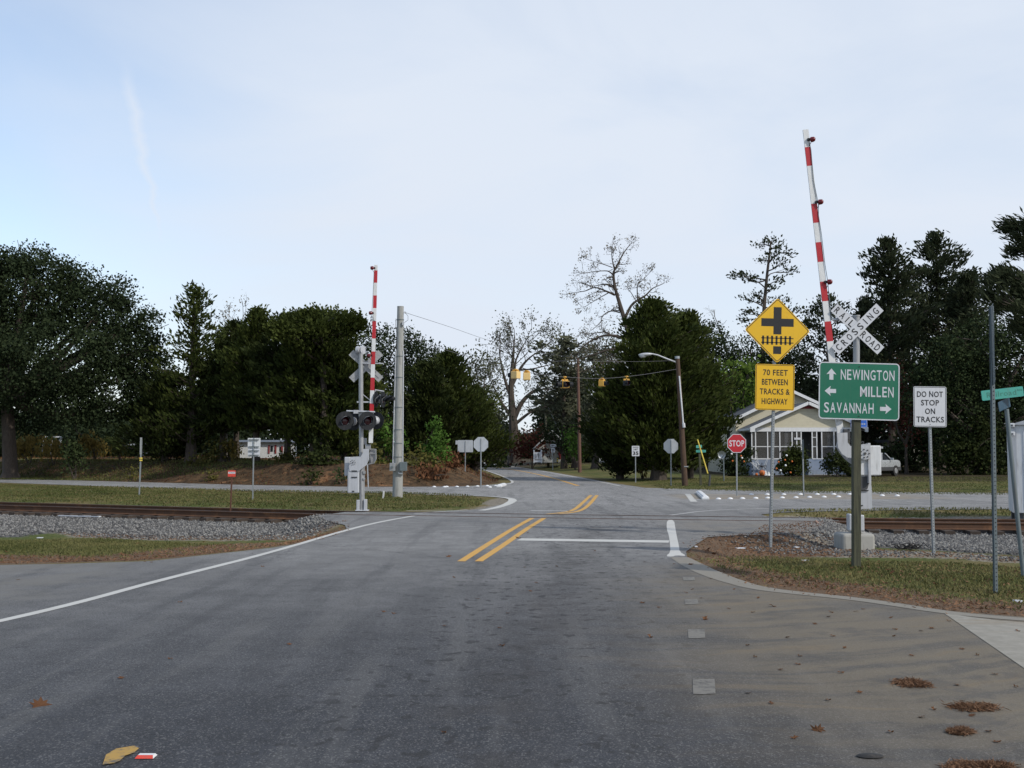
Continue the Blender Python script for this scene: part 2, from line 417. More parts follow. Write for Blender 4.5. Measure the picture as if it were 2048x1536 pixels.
def ldist(P, line):
    D = np.full(len(P), 1e9)
    for a, b in zip(line[:-1], line[1:]):
        ab = b - a; t = np.clip(((P - a) @ ab) / max((ab ** 2).sum(), 1e-12), 0, 1); D = np.minimum(D, np.hypot(*(P - (a + t[:, None] * ab)).T))
    return D
def sm(x, a, b): t = np.clip((x - a) / (b - a), 0, 1); return t * t * (3 - 2 * t)

# paved surfaces, surveyed round their edges
near = pg([(0,1130),(150,1127),(300,1122),(430,1108),(540,1096),(620,1084),(670,1070),(694,1060),(690,1050),(650,1040),(636,1031)])
far1 = pg([(690,1024),(850,1023.5),(925,1021),(968,1017),(1005,1008),(1026,1001),(1018,997),(980,993),(920,990.5),(800,987),(650,984),(500,981.5),(250,974),(0,965),(-300,953.5),(-620,945)])
far2 = pg([(-620,940),(-300,946.5),(0,957),(250,963.5),(500,970),(700,973.5),(830,973.5),(930,972.5),(985,969),(1024,965),(1012,956),(975,942.5),(940,934),(915,926.8)])
far3 = pg([(970,926.4),(1000,929.5),(1045,935),(1100,943.5),(1160,954),(1225,966),(1290,975.5),(1400,978.5),(1600,981.5),(1800,984),(2000,985.5),(2300,988)])
far4 = pg([(2300,1016),(2010,1018),(1800,1020),(1640,1022.5),(1560,1025),(1522,1029),(1534,1033),(1600,1035.5)]) + pg([(1640,1037.5)])
near2 = pg([(1655,1049),(1625,1062),(1560,1068),(1480,1070),(1415,1074),(1390,1090),(1372,1103),(1375,1116),(1425,1141),(1500,1168),(1600,1184),(1700,1193),(1780,1203),(1900,1222),(2048,1234),(2300,1250)])
ROAD = [(-34, -18), (-34, 19.5), (-14, 17.2)] + near + far1 + [(-75, 91), (-78, 104)] + far2 + [(-8.3, 176), (-30, 190), (-27, 196), (-3.5, 184)] + far3 + [(44, 43.2), (44, 32.6)] + far4 + near2 + [(22, 8.0), (34, 7.0), (34, -18)]
def track_side(P):
    D = np.full(len(P), 1e9); sgn = np.zeros(len(P))
    for a, b in zip(TRACK[:-1], TRACK[1:]):
        ab = b - a; t = np.clip(((P - a) @ ab) / (ab @ ab), 0, 1); q = a + t[:, None] * ab; d = np.hypot(*(P - q).T)
        c = ab[0] * (P[:, 1] - a[1]) - ab[1] * (P[:, 0] - a[0]); u = d < D; D[u] = d[u]; sgn[u] = np.sign(c[u])
    return D * sgn                                     # + beyond the near rail, - on the camera's side
def vnoise(x, y, s, seed=0):
    x, y = x / s + seed * 17.3, y / s + seed * 9.1; xi, yi = np.floor(x), np.floor(y); fx, fy = x - xi, y - yi
    fx, fy = fx*fx*(3-2*fx), fy*fy*(3-2*fy)
    h = lambda a, b: np.modf(np.abs(np.sin(a * 127.1 + b * 311.7 + seed * 5.3) * 43758.5453))[0]
    return (h(xi,yi)*(1-fx)+h(xi+1,yi)*fx)*(1-fy) + (h(xi,yi+1)*(1-fx)+h(xi+1,yi+1)*fx)*fy
def height(P):
    """ground height at points (n,2)"""
    P = np.atleast_2d(np.asarray(P, float)); x, y = P.T
    out_ = -sdist(P, ROAD); tr = track_side(P)
    o = sm(out_, 0.0, 1.2)
    hgt = -0.014 - 0.05 * sm(-out_, 0.1, 0.5)
    bed = np.where(tr < 0, sm(-tr, 14, 0.4), sm(tr, 5.0, 1.9))
    hgt = hgt - o * (0.19 * bed) - o * 0.06 * sm(np.abs(tr), 30, 4)
    left = sm(x - (-0.045 * (y - 50)), 1.5, -1.5) * sm(y + x * 0.55, 43, 47)     # the cut bank beyond the highway
    fh = left * (sm(out_, 0.5, 4.2) * 1.08 + sm(out_, 4, 40) * 0.25) * (0.9 + 0.25 * vnoise(x, y, 3.1, 2))
    right = (1 - left) * sm(y + x * 0.08, 46, 49)
    fh = fh + right * (sm(out_, 0.3, 6) * 0.10 + sm(out_, 2, 30) * 0.17 + sm(y, 75, 130) * 0.28 * sm(out_, 0.5, 5))
    return hgt + fh + o * 0.05 * (vnoise(x, y, 1.7) - 0.5) * (0.4 + left)
def H(x, y): return float(height([(x, y)])[0])
def grd(px, py):
    """point of the ground seen at a pixel"""
    p = g(px, py, 0)
    for _ in range(6): p = g(px, py, H(p.x, p.y))
    return p
def foot(px, Y):
    x = at(px, 900, Y).x; return Vector((x, Y, H(x, Y)))

# zones of the ground
gravelL = pg([(-400,1000),(0,1020),(640,1035),(700,1050),(694,1062),(640,1068),(560,1071),(430,1074),(330,1076),(220,1073),(100,1066),(40,1078),(-60,1082),(-400,1090)], -0.2)
gravelR = pg([(1590,1040),(1640,1046),(2048,1060),(2500,1066),(2500,1122),(2048,1108),(1960,1103),(1850,1094),(1740,1088),(1680,1090),(1640,1082),(1550,1074),(1540,1060)], -0.15)
strawL = pg([(-400,1112),(0,1110),(180,1113),(280,1100),(400,1085),(520,1079),(640,1070),(700,1058),(700,1075),(640,1090),(480,1110),(300,1130),(0,1140),(-400,1150)], -0.1)
strawR = pg([(1380,1070),(1440,1066),(1520,1068),(1640,1080),(1690,1095),(1600,1105),(1490,1112),(1530,1135),(1620,1150),(1760,1165),(1900,1190),(2100,1210),(2300,1225),(2300,1262),(1900,1240),(1700,1212),(1490,1182),(1370,1120)], -0.05)
dirtR = pg([(1600,1034),(1680,1035.5),(1850,1034),(2300,1032),(2300,1046),(1660,1044),(1560,1036)], -0.1)
dirtR2 = pg([(1560,1072),(1700,1086),(1850,1092),(2048,1106),(2300,1112),(2300,1135),(2048,1122),(1850,1108),(1700,1110),(1600,1108),(1500,1100),(1420,1085)], -0.1)
dirtR3 = pg([(1530,1058),(1610,1052),(1665,1048),(1700,1070),(1700,1092),(1560,1090),(1500,1078)], -0.1)
dirtL = pg([(100,1064),(330,1074),(560,1069),(700,1058),(640,1078),(520,1082),(300,1084),(150,1078)], -0.2)
dirtC = pg([(960,1002),(1000,993),(1026,1000),(1010,1012),(960,1019),(930,1018),(975,1010)])
def zones(P):
    z = {}
    z['gravel'] = np.maximum(sdist(P, gravelL), sdist(P, gravelR)) / 1.0
    tr = np.abs(track_side(P) - 0.75); z['gravel'] = np.maximum(z['gravel'], (1.75 - tr) / 0.8)
    z['straw'] = np.maximum(sdist(P, strawL) / 0.7, sdist(P, strawR) / 0.9)
    z['sand'] = np.maximum.reduce([sdist(P, dirtR) / 0.8, sdist(P, dirtR2) / 0.8, sdist(P, dirtR3) / 0.5, sdist(P, dirtL) / 0.7, sdist(P, dirtC) / 0.6])
    x, y = P.T; out_ = -sdist(P, ROAD)
    left = sm(x - (-0.045 * (y - 50)), 1.0, -2.0) * sm(y + x * 0.55, 43, 46)
    bank = left * sm(out_, 0.2, 0.7) * sm(out_, 5.0, 3.2)
    wood_ = sm(out_, 7, 14) * sm(y, 55, 62)
    z['bank'] = bank * 1.6 - 0.4
    z['litter'] = np.maximum(wood_, sm(y, 95, 150) * 0.6) * 1.4 - 0.4
    z['verge'] = 1.0 - out_ / 0.8
    return {k: np.clip(0.5 + 0.5 * v, 0, 1) for k, v in z.items()}

def grid_mesh(name, ys, tcols, half, mat_, zfun, attrs=None):
    Yg, Tg = np.meshgrid(ys, tcols, indexing='ij'); Xg = Tg * half(Yg); P = np.stack([Xg.ravel(), Yg.ravel()], 1)
    Z = zfun(P); n, m_ = len(ys), len(tcols)
    V = np.column_stack([P, Z]).astype(np.float32)
    i, j = np.meshgrid(np.arange(n - 1), np.arange(m_ - 1), indexing='ij'); a = (i * m_ + j).ravel()
    Fc = np.stack([a, a + 1, a + m_ + 1, a + m_], 1)
    me = mesh_np(name, V, Fc); me.materials.append(mat_)
    me.polygons.foreach_set('use_smooth', np.ones(len(Fc), bool))
    if attrs:
        for k, v in attrs(P).items():
            at_ = me.attributes.new(k, 'FLOAT', 'POINT'); at_.data.foreach_set('value', v.astype(np.float32))
    me.update(); return me
def mesh_np(name, V, Fc):
    me = bpy.data.meshes.new(name); V = np.ascontiguousarray(V, np.float32); Fc = np.ascontiguousarray(Fc, np.int32)
    k = Fc.shape[1]
    me.vertices.add(len(V)); me.vertices.foreach_set('co', V.ravel())
    me.loops.add(Fc.size); me.loops.foreach_set('vertex_index', Fc.ravel())
    me.polygons.add(len(Fc)); me.polygons.foreach_set('loop_start', np.arange(0, Fc.size, k, dtype=np.int32))
    me.update(calc_edges=True); return me

# ---- ground material
m, t = newmat('ground')
n1, n2_, n3 = t.noise(1.1, 6, 0.7), t.noise(14, 4, 0.7), t.noise(60, 2, 0.6)
def zmask(name, amt=0.9, lo=0.42, hi=0.60):
    v = t.math('ADD', t.attr(name), t.math('MULTIPLY', t.math('SUBTRACT', t.math('ADD', t.math('MULTIPLY', n1, 0.55), t.math('MULTIPLY', n2_, 0.45)), 0.5), amt)); return t.mr(v, lo, hi)
grass = t.mix(t.mr(n2_, 0.3, 0.7), (0.042, 0.060, 0.013), (0.115, 0.130, 0.032))
dry = t.mix(n3, (0.115, 0.085, 0.035), (0.24, 0.185, 0.085))
pt = t.noise(0.45, 5, 0.75, dist=0.4)
c = t.mix(t.mr(t.math('ADD', pt, t.math('MULTIPLY', t.math('SUBTRACT', n2_, 0.5), 0.5)), 0.44, 0.62, 0, 0.85), grass, dry)
c = t.mix(t.math('MULTIPLY', zmask('verge', 0.8), 0.6), c, dry)
straw = t.mix(t.mr(n3, 0.3, 0.7), (0.075, 0.048, 0.032), (0.20, 0.135, 0.085))
sand = t.mix(t.mr(n2_, 0.3, 0.7), (0.15, 0.128, 0.10), (0.30, 0.265, 0.21))
bank = t.mix(t.mr(t.noise(2.2, 6, 0.75), 0.36, 0.64), (0.040, 0.028, 0.017), (0.125, 0.076, 0.040))
bank = t.mix(t.mr(t.noise(0.6, 5, 0.7), 0.56, 0.66, 0, 0.75), bank, (0.30, 0.155, 0.075))
litter = t.mix(n2_, (0.03, 0.022, 0.012), (0.07, 0.055, 0.028))
v = t.n('ShaderNodeTexVoronoi'); t.set(v.inputs['Vector'], t.pos()); v.inputs['Scale'].default_value = 17; v.feature = 'F1'
vc = t.n('ShaderNodeSeparateColor'); t.set(vc.inputs[0], v.outputs['Color'])
grv = t.mix(vc.outputs[0], (0.09, 0.09, 0.095), (0.36, 0.34, 0.31))
grv = t.mix(t.mr(v.outputs['Distance'], 0.28, 0.55, 0, 0.85), grv, (0.05, 0.05, 0.05))
for nm, colr, am in (('litter', litter, 0.9), ('bank', bank, 0.8), ('sand', sand, 1.9), ('straw', straw, 1.9), ('gravel', grv, 1.3)):
    c = t.mix(zmask(nm, am), c, colr)
t.out(c, 0.95, 0, t.bump(t.math('ADD', t.math('MULTIPLY', n2_, 0.5), t.math('MULTIPLY', n3, 0.5)), 0.7, 0.06), 0.15)
M['ground'] = m
ys = np.concatenate([np.arange(-60, -4, 4), np.arange(-4, 8, 0.8), np.arange(8, 44, 0.13), np.arange(44, 90, 0.28), np.geomspace(90, 3000, 70)])
me = grid_mesh('ground', ys, np.linspace(-1, 1, 420), lambda y: 34 + 0.62 * np.maximum(y, 0) + 0.6 * np.maximum(y - 200, 0), M['ground'], height, zones)
ground = structure(link(bpy.data.objects.new('ground', me)))

# ---- asphalt
from mathutils.geometry import tessellate_polygon
def sheet(name, poly, z, mat_, parent=None):
    pts = [Vector((x, y, z)) for x, y in poly]; tri = tessellate_polygon([pts]); mb = MB()
    tri = [tuple(q) if (pts[q[1]] - pts[q[0]]).cross(pts[q[2]] - pts[q[0]]).z > 0 else tuple(reversed(q)) for q in tri]
    mb.add(pts, tri); return obj(name, mb, mat_, parent)
m, t = newmat('asphalt')
x_, y_, z_ = t.xyz()
agg = t.noise(55, 5, 0.8); fine = t.noise(120, 2, 0.6); blot = t.noise(0.32, 5, 0.65); mid = t.noise(2.2, 5, 0.7)
# worn surface is paler toward the crossing and along the highway; foreground shade is painted in as a darker near colour
shade_age = t.math('ADD', t.mr(t.math('SUBTRACT', y_, t.math('MULTIPLY', x_, 0.25)), 5.5, 21.0), t.math('MULTIPLY', t.math('SUBTRACT', blot, 0.5), 0.55), clamp=True)
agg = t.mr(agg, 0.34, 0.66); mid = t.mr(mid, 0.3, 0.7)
tone_step = t.mr(y_, 17.95, 18.05)  # slight step to a paler tone across the road
shade_age = t.math('ADD', t.math('MULTIPLY', shade_age, 0.88), t.math('MULTIPLY', tone_step, 0.12))
base = t.mix(shade_age, (0.041, 0.043, 0.049), (0.205, 0.201, 0.194))
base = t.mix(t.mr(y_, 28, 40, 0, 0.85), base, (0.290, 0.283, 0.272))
# grain and blotches over the base tone
f = t.math('ADD', 0.48, t.math('ADD', t.math('MULTIPLY', agg, 0.62), t.math('ADD', t.math('MULTIPLY', mid, 0.36), t.math('MULTIPLY', t.math('SUBTRACT', blot, 0.5), 0.75))))
cc = t.n('ShaderNodeCombineColor'); [t.set(cc.inputs[i], f) for i in range(3)]
c = t.mix(1.0, base, cc.outputs[0], 'MULTIPLY')
# pale aggregate specks
c = t.mix(t.mr(fine, 0.60, 0.70, 0, 0.5), c, (0.26, 0.25, 0.24))
c = t.mix(t.mr(fine, 0.42, 0.32, 0, 0.6), c, (0.014, 0.014, 0.015))
# wheel-path grime down the middle of the lane (runs from below the camera to the crossing)
lane = t.math('ABSOLUTE', t.math('SUBTRACT', x_, t.math('ADD', -0.95, t.math('MULTIPLY', y_, 0.115))))
spk = t.n('ShaderNodeTexVoronoi'); t.set(spk.inputs['Vector'], t.mapv((1, 0.7, 1))); spk.inputs['Scale'].default_value = 105
spc = t.n('ShaderNodeSeparateColor'); t.set(spc.inputs[0], spk.outputs['Color'])
c = t.mix(t.math('MULTIPLY', t.mr(spc.outputs[0], 0.80, 0.92), 0.55), c, (0.19, 0.185, 0.18)); c = t.mix(t.math('MULTIPLY', t.mr(spc.outputs[1], 0.84, 0.94), 0.6), c, (0.018, 0.018, 0.019))
wt = t.noise(1.0, 4, 0.6, t.mapv((2.2, 0.16, 1), (0, 0, R(4)))); c = t.mix(t.math('MULTIPLY', t.mr(wt, 0.5, 0.66), 0.32), c, (0.035, 0.035, 0.037)); c = t.mix(t.math('MULTIPLY', t.mr(wt, 0.5, 0.36), 0.22), c, (0.17, 0.165, 0.155))
oil = t.math('MULTIPLY', t.mr(lane, 0.75, 0.0), t.mr(t.noise(1.3, 5, 0.8), 0.38, 0.62)); oil = t.math('MULTIPLY', oil, t.mr(y_, 27.5, 24))
c = t.mix(t.math('MULTIPLY', oil, 0.5), c, (0.030, 0.025, 0.022))
spots = t.noise(7, 2, 0.5, t.mapv((1, 0.8, 1))); c = t.mix(t.math('MULTIPLY', t.mr(spots, 0.60, 0.65), t.mr(lane, 2.6, 0.6, 0, 0.7)), c, (0.022, 0.021, 0.021))
# tyre marks across the highway
tm = t.noise(3.0, 3, 0.5, t.mapv((0.06, 2.4, 1), (0, 0, R(-14)))); c = t.mix(t.math('MULTIPLY', t.mr(tm, 0.58, 0.68, 0, 0.35), t.mr(y_, 18, 24)), c, (0.05, 0.05, 0.052))
# cracks
vo = t.n('ShaderNodeTexVoronoi', feature='DISTANCE_TO_EDGE'); t.set(vo.inputs['Vector'], t.mapv((1, 1, 1)))
vo.inputs['Scale'].default_value = 0.28
wob = t.math('ADD', vo.outputs['Distance'], t.math('MULTIPLY', t.math('SUBTRACT', t.noise(3, 4), 0.5), 0.10))
c = t.mix(t.math('MULTIPLY', t.mr(t.math('ABSOLUTE', wob), 0.007, 0.0, 0, 0.45), t.mr(y_, 14, 17)), c, (0.035, 0.035, 0.035))
# washed-in sand on the right-hand side: streaks along the flow of the side street
sx = t.math('SUBTRACT', x_, t.math('ADD', 1.25, t.math('MULTIPLY', t.math('ABSOLUTE', t.math('SUBTRACT', y_, 9.2)), 0.10)))
side = t.math('MULTIPLY', t.mr(sx, -1.1, 1.9), t.mr(y_, 17.5, 14.0)); side = t.math('MULTIPLY', side, t.mr(y_, 4.5, 8.0, 0.5, 1.0))
wv = t.math('ADD', y_, t.math('ADD', t.math('MULTIPLY', t.math('MULTIPLY', sx, sx), -0.11), t.math('MULTIPLY', t.noise(0.5, 3), 1.1)))
cv = t.n('ShaderNodeCombineXYZ'); t.set(cv.inputs[0], t.math('MULTIPLY', x_, 0.13)); t.set(cv.inputs[1], wv)
sn = t.noise(2.6, 5, 0.62, cv.outputs[0])
sandm = t.math('MULTIPLY', t.mr(t.math('ADD', sn, t.math('MULTIPLY', t.noise(1.0, 4), 0.35)), 0.54, 0.72), side)
c = t.mix(t.math('MULTIPLY', sandm, 0.62), c, t.mix(n3 if False else t.noise(30, 3), (0.19, 0.152, 0.100), (0.27, 0.22, 0.152)))
c = t.mix(t.math('MULTIPLY', t.math('MULTIPLY', t.mr(sn, 0.57, 0.64), side), 0.6), c, (0.22, 0.155, 0.085))
c = t.mix(t.math('MULTIPLY', side, 0.50), c, (0.150, 0.126, 0.090))
# dusty shoulder on the left and sandy apron by the crossing
lf = t.math('MULTIPLY', t.mr(x_, -4.2, -6.2), t.mr(y_, 20.0, 17.5)); lf = t.math('MULTIPLY', lf, t.mr(t.noise(0.9, 6, 0.7), 0.42, 0.6))
c = t.mix(t.math('MULTIPLY', lf, 0.6), c, (0.165, 0.155, 0.135))
rt = t.math('MULTIPLY', t.mr(x_, 3.0, 4.4), t.math('MULTIPLY', t.mr(y_, 16, 18), t.mr(y_, 28, 26))); rt = t.math('MULTIPLY', rt, t.mr(t.noise(1.1, 6, 0.7), 0.3, 0.62))
c = t.mix(t.math('MULTIPLY', rt, 0.6), c, (0.20, 0.175, 0.14))
isl = t.math('MULTIPLY', t.math('MULTIPLY', t.mr(x_, 5.6, 6.6), t.mr(x_, 17, 14)), t.math('MULTIPLY', t.mr(y_, 38.8, 39.4), t.mr(y_, 44.4, 43.6)))
c = t.mix(t.math('MULTIPLY', isl, t.mr(t.noise(1.5, 5), 0.3, 0.6, 0.2, 0.8)), c, (0.26, 0.215, 0.155))
grit = t.noise(70, 3, 0.7); gm = t.math('MULTIPLY', side, t.mr(grit, 0.54, 0.66)); c = t.mix(t.math('MULTIPLY', gm, 0.55), c, (0.055, 0.052, 0.050))
gm2 = t.math('MULTIPLY', side, t.mr(t.noise(46, 3, 0.7), 0.58, 0.68)); c = t.mix(t.math('MULTIPLY', gm2, 0.5), c, (0.25, 0.225, 0.18))
bp = t.math('MULTIPLY', side, t.mr(t.noise(0.9, 6, 0.75), 0.52, 0.62)); c = t.mix(t.math('MULTIPLY', bp, 0.45), c, (0.062, 0.061, 0.062))
t.out(c, 0.82, 0, t.bump(t.math('ADD', agg, t.math('MULTIPLY', mid, 0.4)), 0.35, 0.012), 0.35)
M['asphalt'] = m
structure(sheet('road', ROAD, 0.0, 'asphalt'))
m, t = newmat('pale_concrete'); a = t.noise(6, 6, 0.7); b = t.noise(0.9, 5, 0.7, t.mapv((0.4, 2, 1)))
c = t.mix(t.mr(a, 0.3, 0.7), (0.22, 0.205, 0.17), (0.29, 0.27, 0.23)); c = t.mix(t.mr(b, 0.5, 0.68, 0, 0.7), c, (0.23, 0.175, 0.11))
t.out(c, 0.9, 0, t.bump(a, 0.3, 0.01)); M['paleconc'] = m
structure(sheet('concrete_apron', pg([(1888,1227),(1990,1241),(2250,1262),(2600,1290),(2600,1420),(2300,1420),(2048,1337)]), 0.004, 'paleconc'))

# ---- painted markings
def paint(name, col, worn, dirtc, thr=(0.28, 0.42)):
    m, t = newmat(name); a = t.noise(16, 6, 0.75); b = t.noise(1.6, 5, 0.7)
    c = t.mix(t.mr(t.math('ADD', t.math('MULTIPLY', a, 0.6), t.math('MULTIPLY', b, 0.4)), thr[0], thr[1]), worn, col)
    c = t.mix(t.mr(b, 0.45, 0.75, 0, 0.35), c, dirtc); t.out(c, 0.7, 0, t.bump(a, 0.2, 0.004)); return m
M['pwhite'] = paint('white_road_paint', (0.50, 0.49, 0.455), (0.30, 0.29, 0.27), (0.36, 0.33, 0.29))
M['pthin'] = paint('worn_white_road_paint', (0.43, 0.42, 0.40), (0.24, 0.235, 0.225), (0.28, 0.265, 0.24), (0.36, 0.52))
M['pcream'] = paint('dusty_white_road_paint', (0.21, 0.19, 0.155), (0.14, 0.12, 0.095), (0.17, 0.14, 0.10))
M['pyellow'] = paint('yellow_road_paint', (0.56, 0.30, 0.05), (0.30, 0.21, 0.10), (0.36, 0.25, 0.11), (0.33, 0.47))
PZ = 0.004
M['pyworn'] = paint('worn_yellow_paint', (0.40, 0.24, 0.05), (0.12, 0.10, 0.07), (0.22, 0.15, 0.07), (0.40, 0.50))
M['pdash'] = paint('worn_dash_paint', (0.17, 0.158, 0.135), (0.075, 0.07, 0.062), (0.13, 0.115, 0.09), (0.38, 0.52))
def stripe(name, pts, w, mat_, world=False, wv=0.0, smooth=2):
    P = np.array([tuple(p) if world else tuple(g(*p).xy) for p in pts]); P = chaikin(P, smooth) if len(P) > 2 else np.linspace(P[0], P[1], 14)
    T = np.gradient(P, axis=0); T /= np.linalg.norm(T, axis=1)[:, None]; N = np.stack([-T[:, 1], T[:, 0]], 1)
    ww = np.interp(np.linspace(0, 1, len(P)), np.linspace(0, 1, len(w)), w) if isinstance(w, (list, tuple)) else np.full(len(P), w)
    ja = 1 + wv * (rng.random(len(P)) - .5); jb = 1 + wv * (rng.random(len(P)) - .5)
    A, B = P + N * (ww * ja)[:, None] / 2, P - N * (ww * jb)[:, None] / 2; mb = MB(); n = len(P)
    mb.add([(*p, PZ) for p in B] + [(*p, PZ) for p in A], [(i, i + 1, n + i + 1, n + i) for i in range(n - 1)])
    return structure(obj(name, mb, mat_))
stripe('edge_line', [(-420,1330),(0,1243),(160,1205),(300,1166),(420,1136),(500,1116),(600,1088),(660,1070),(720,1053),(775,1041),(828,1032)], 0.13, 'pwhite', wv=0.12)
for a in ([(922,1123),(985,1083),(1025,1058),(1064,1036.5)], [(957,1123),(1012,1087),(1050,1060),(1088,1036.5)]): stripe('centre_line', a, 0.125, 'pyellow', wv=0.1)
stripe('centre_line', [(1090,1028.5),(1115,1026.5),(1146,1022),(1163,1008),(1182,990.5)], 0.13, 'pyellow', wv=0.12)
stripe('centre_line', [(1118,1028),(1140,1026),(1163,1021.5),(1180,1008),(1194,990.5)], 0.13, 'pyellow', wv=0.12)
stripe('centre_line', [(948,928.5),(975,932),(1010,937),(1060,945),(1110,957),(1156,971.5)], 0.2, 'pyellow', wv=0.15)
stripe('stop_line', [(1038,1079),(1338,1083.5)], 0.52, 'pwhite', wv=0.06)
stripe('stop_line', [(1062,1021.5),(1140,1022.3)], 0.25, 'pthin')
# thermoplastic edge line with a flared, squeezed-out foot
P_ = [(1334,1040),(1348,1040),(1351,1058),(1354,1075),(1358,1092),(1359,1104),(1375,1113),(1352,1111),(1345,1114),(1331,1113),(1341,1105),(1340,1088),(1338,1072),(1333,1058)]
structure(sheet('edge_line', [tuple(p) for p in chaikin(pg(P_), 1, True)], PZ, 'pwhite'))
stripe('edge_line', [(1359,1115),(1385,1130),(1420,1147),(1465,1163),(1520,1178),(1600,1187),(1700,1197),(1780,1208),(1900,1227),(2048,1240),(2300,1256)], [0.28,0.34,0.34,0.3,0.26,0.24,0.22,0.2,0.2,0.2], 'pcream', wv=0.08)
for (px, py, w, h) in ((1378,1158,24,7),(1383,1204,27,10),(1393,1268,34,18),(1408,1374,45,30)):
    structure(sheet('dashed_line', [tuple(q) for q in (pg([(px-w/2+1, py+h/2), (px, py+h/2+.5), (px+w/2+.5, py+h/2-1), (px+w/2, py), (px+w/2-1.5, py-h/2), (px, py-h/2+.3), (px-w/2, py-h/2), (px-w/2, py)]))], PZ, 'pdash'))
stripe('edge_line', [(828,1027.5),(870,1024.5),(935,1019.5)], 0.12, 'pthin')
stripe('edge_line', [(812,1021.5),(860,1021),(905,1020.5)], 0.10, 'pthin')
stripe('edge_line', [(962,1021),(990,1016.5),(1014,1009),(1028,1000.5),(1018,996),(985,993.2),(940,991.5),(850,989.2)], [.22,.22,.26,.30,.22,.16,.12,.10], 'pwhite', wv=0.1)
stripe('edge_line', [(922,927.6),(945,934),(980,943),(1014,956),(1027,963.5),(1020,968),(985,971),(940,974)], 0.15, 'pwhite')
stripe('edge_line', [(972,927),(1000,930.5),(1045,936.5),(1100,945),(1160,956),(1215,966.5),(1240,972)], 0.15, 'pwhite')
stripe('edge_line', [(640,982),(700,983.5),(760,985)], 0.12, 'pthin')
stripe('edge_line', [(1024,972),(1090,972.2),(1158,972.6)], 0.16, 'pthin')
stripe('edge_line', [(1198,990),(1280,990.2),(1382,990.6),(1500,988),(1750,987),(1990,989)], 0.12, 'pthin')
stripe('edge_line', [(1340,1030.5),(1364,1027.5),(1400,1022.5),(1470,1018.5),(1600,1015.3),(1800,1012.3),(2040,1009)], 0.12, 'pthin')
stripe('edge_line', [(1375,988),(1388,1003.5)], 0.22, 'pwhite')
stripe('edge_line', [(1388,998),(1408,1000.5),(1500,999.5),(1700,996),(1800,993)], 0.12, 'pthin')
structure(sheet('yellow_patch', pg([(205,1532),(212,1512),(232,1500),(250,1497),(268,1494),(278,1499),(268,1508),(250,1514),(240,1524),(228,1529)]), PZ + .004, 'pyworn'))

# ---- crossing: flangeways cut in the asphalt
m, t = newmat('flangeway'); a = t.noise(9, 4); t.out(t.mix(a, (0.02, 0.018, 0.016), (0.10, 0.08, 0.065)), 0.9); M['flange'] = m
def seg(P, x0, x1): return P[(P[:, 0] > x0) & (P[:, 0] < x1)]
xL, xR = g(640, 1029).x, g(1640, 1044).x
for nm, P, off in (('flangeway', RAIL1, .055), ('flangeway', RAIL2, -.055)):
    s_ = seg(offset(P, off), xL - .6, xR + .6); stripe(nm, s_, 0.12, 'flange', world=True, smooth=0, wv=.3)

# ---- the railway track: two rails, sleepers
def rail(name, P, label):
    """bull-headed T section swept along the line"""
    prof = [(-.07,-.172),(.07,-.172),(.07,-.158),(.012,-.14),(.012,-.045),(.036,-.032),(.036,0),(-.036,0),(-.036,-.032),(-.012,-.045),(-.012,-.14),(-.07,-.158)]
    T = np.gradient(P, axis=0); T /= np.linalg.norm(T, axis=1)[:, None]; N = np.stack([-T[:, 1], T[:, 0]], 1); mb = MB(); k = len(prof)
    for p, n_ in zip(P, N):
        for u, v in prof: mb.v.append((p[0] + n_[0] * u, p[1] + n_[1] * u, v + .012))
    for i in range(len(P) - 1):
        for j in range(k):
            j2 = (j + 1) % k; mb.f.append((i*k + j, i*k + j2, (i+1)*k + j2, (i+1)*k + j)); mb.mi.append(1 if j == 6 else 0)
    return obj(name, mb, ['rail_rust', 'railtop'], TRK)
TRK = thing('railway_track', (*RAIL1[len(RAIL1)//2], 0), 'rusty single railway track crossing the road on grey ballast', 'railway track')
rail('rail', RAIL1, ''); rail('rail', RAIL2, '')
mid_ = offset(RAIL1, .75); Ls = np.concatenate([[0], np.cumsum(np.hypot(*np.diff(mid_, axis=0).T))])
T_ = np.gradient(mid_, axis=0); T_ /= np.linalg.norm(T_, axis=1)[:, None]
cands = []
for d in np.arange(0.3, Ls[-1], .56):
    x = np.interp(d, Ls, mid_[:, 0]); y = np.interp(d, Ls, mid_[:, 1])
    if xL - .3 < x < xR + .3: continue
    if abs(x) > 0.5 * y + 1.5: continue
    cands.append((x, y, np.interp(d, Ls, T_[:, 0]), np.interp(d, Ls, T_[:, 1])))
for (x, y, tx, ty) in cands[:98]:
    a = math.atan2(ty, tx); mt = Matrix.Translation((x, y, -.245)) @ Matrix.Rotation(a + random.uniform(-.02, .02), 4, 'Z')
    mb = MB().box((-.115, -1.3 + random.uniform(-.06, .06), -.09), (.115, 1.3, .083), mt); obj('sleeper', mb, 'tie', TRK)
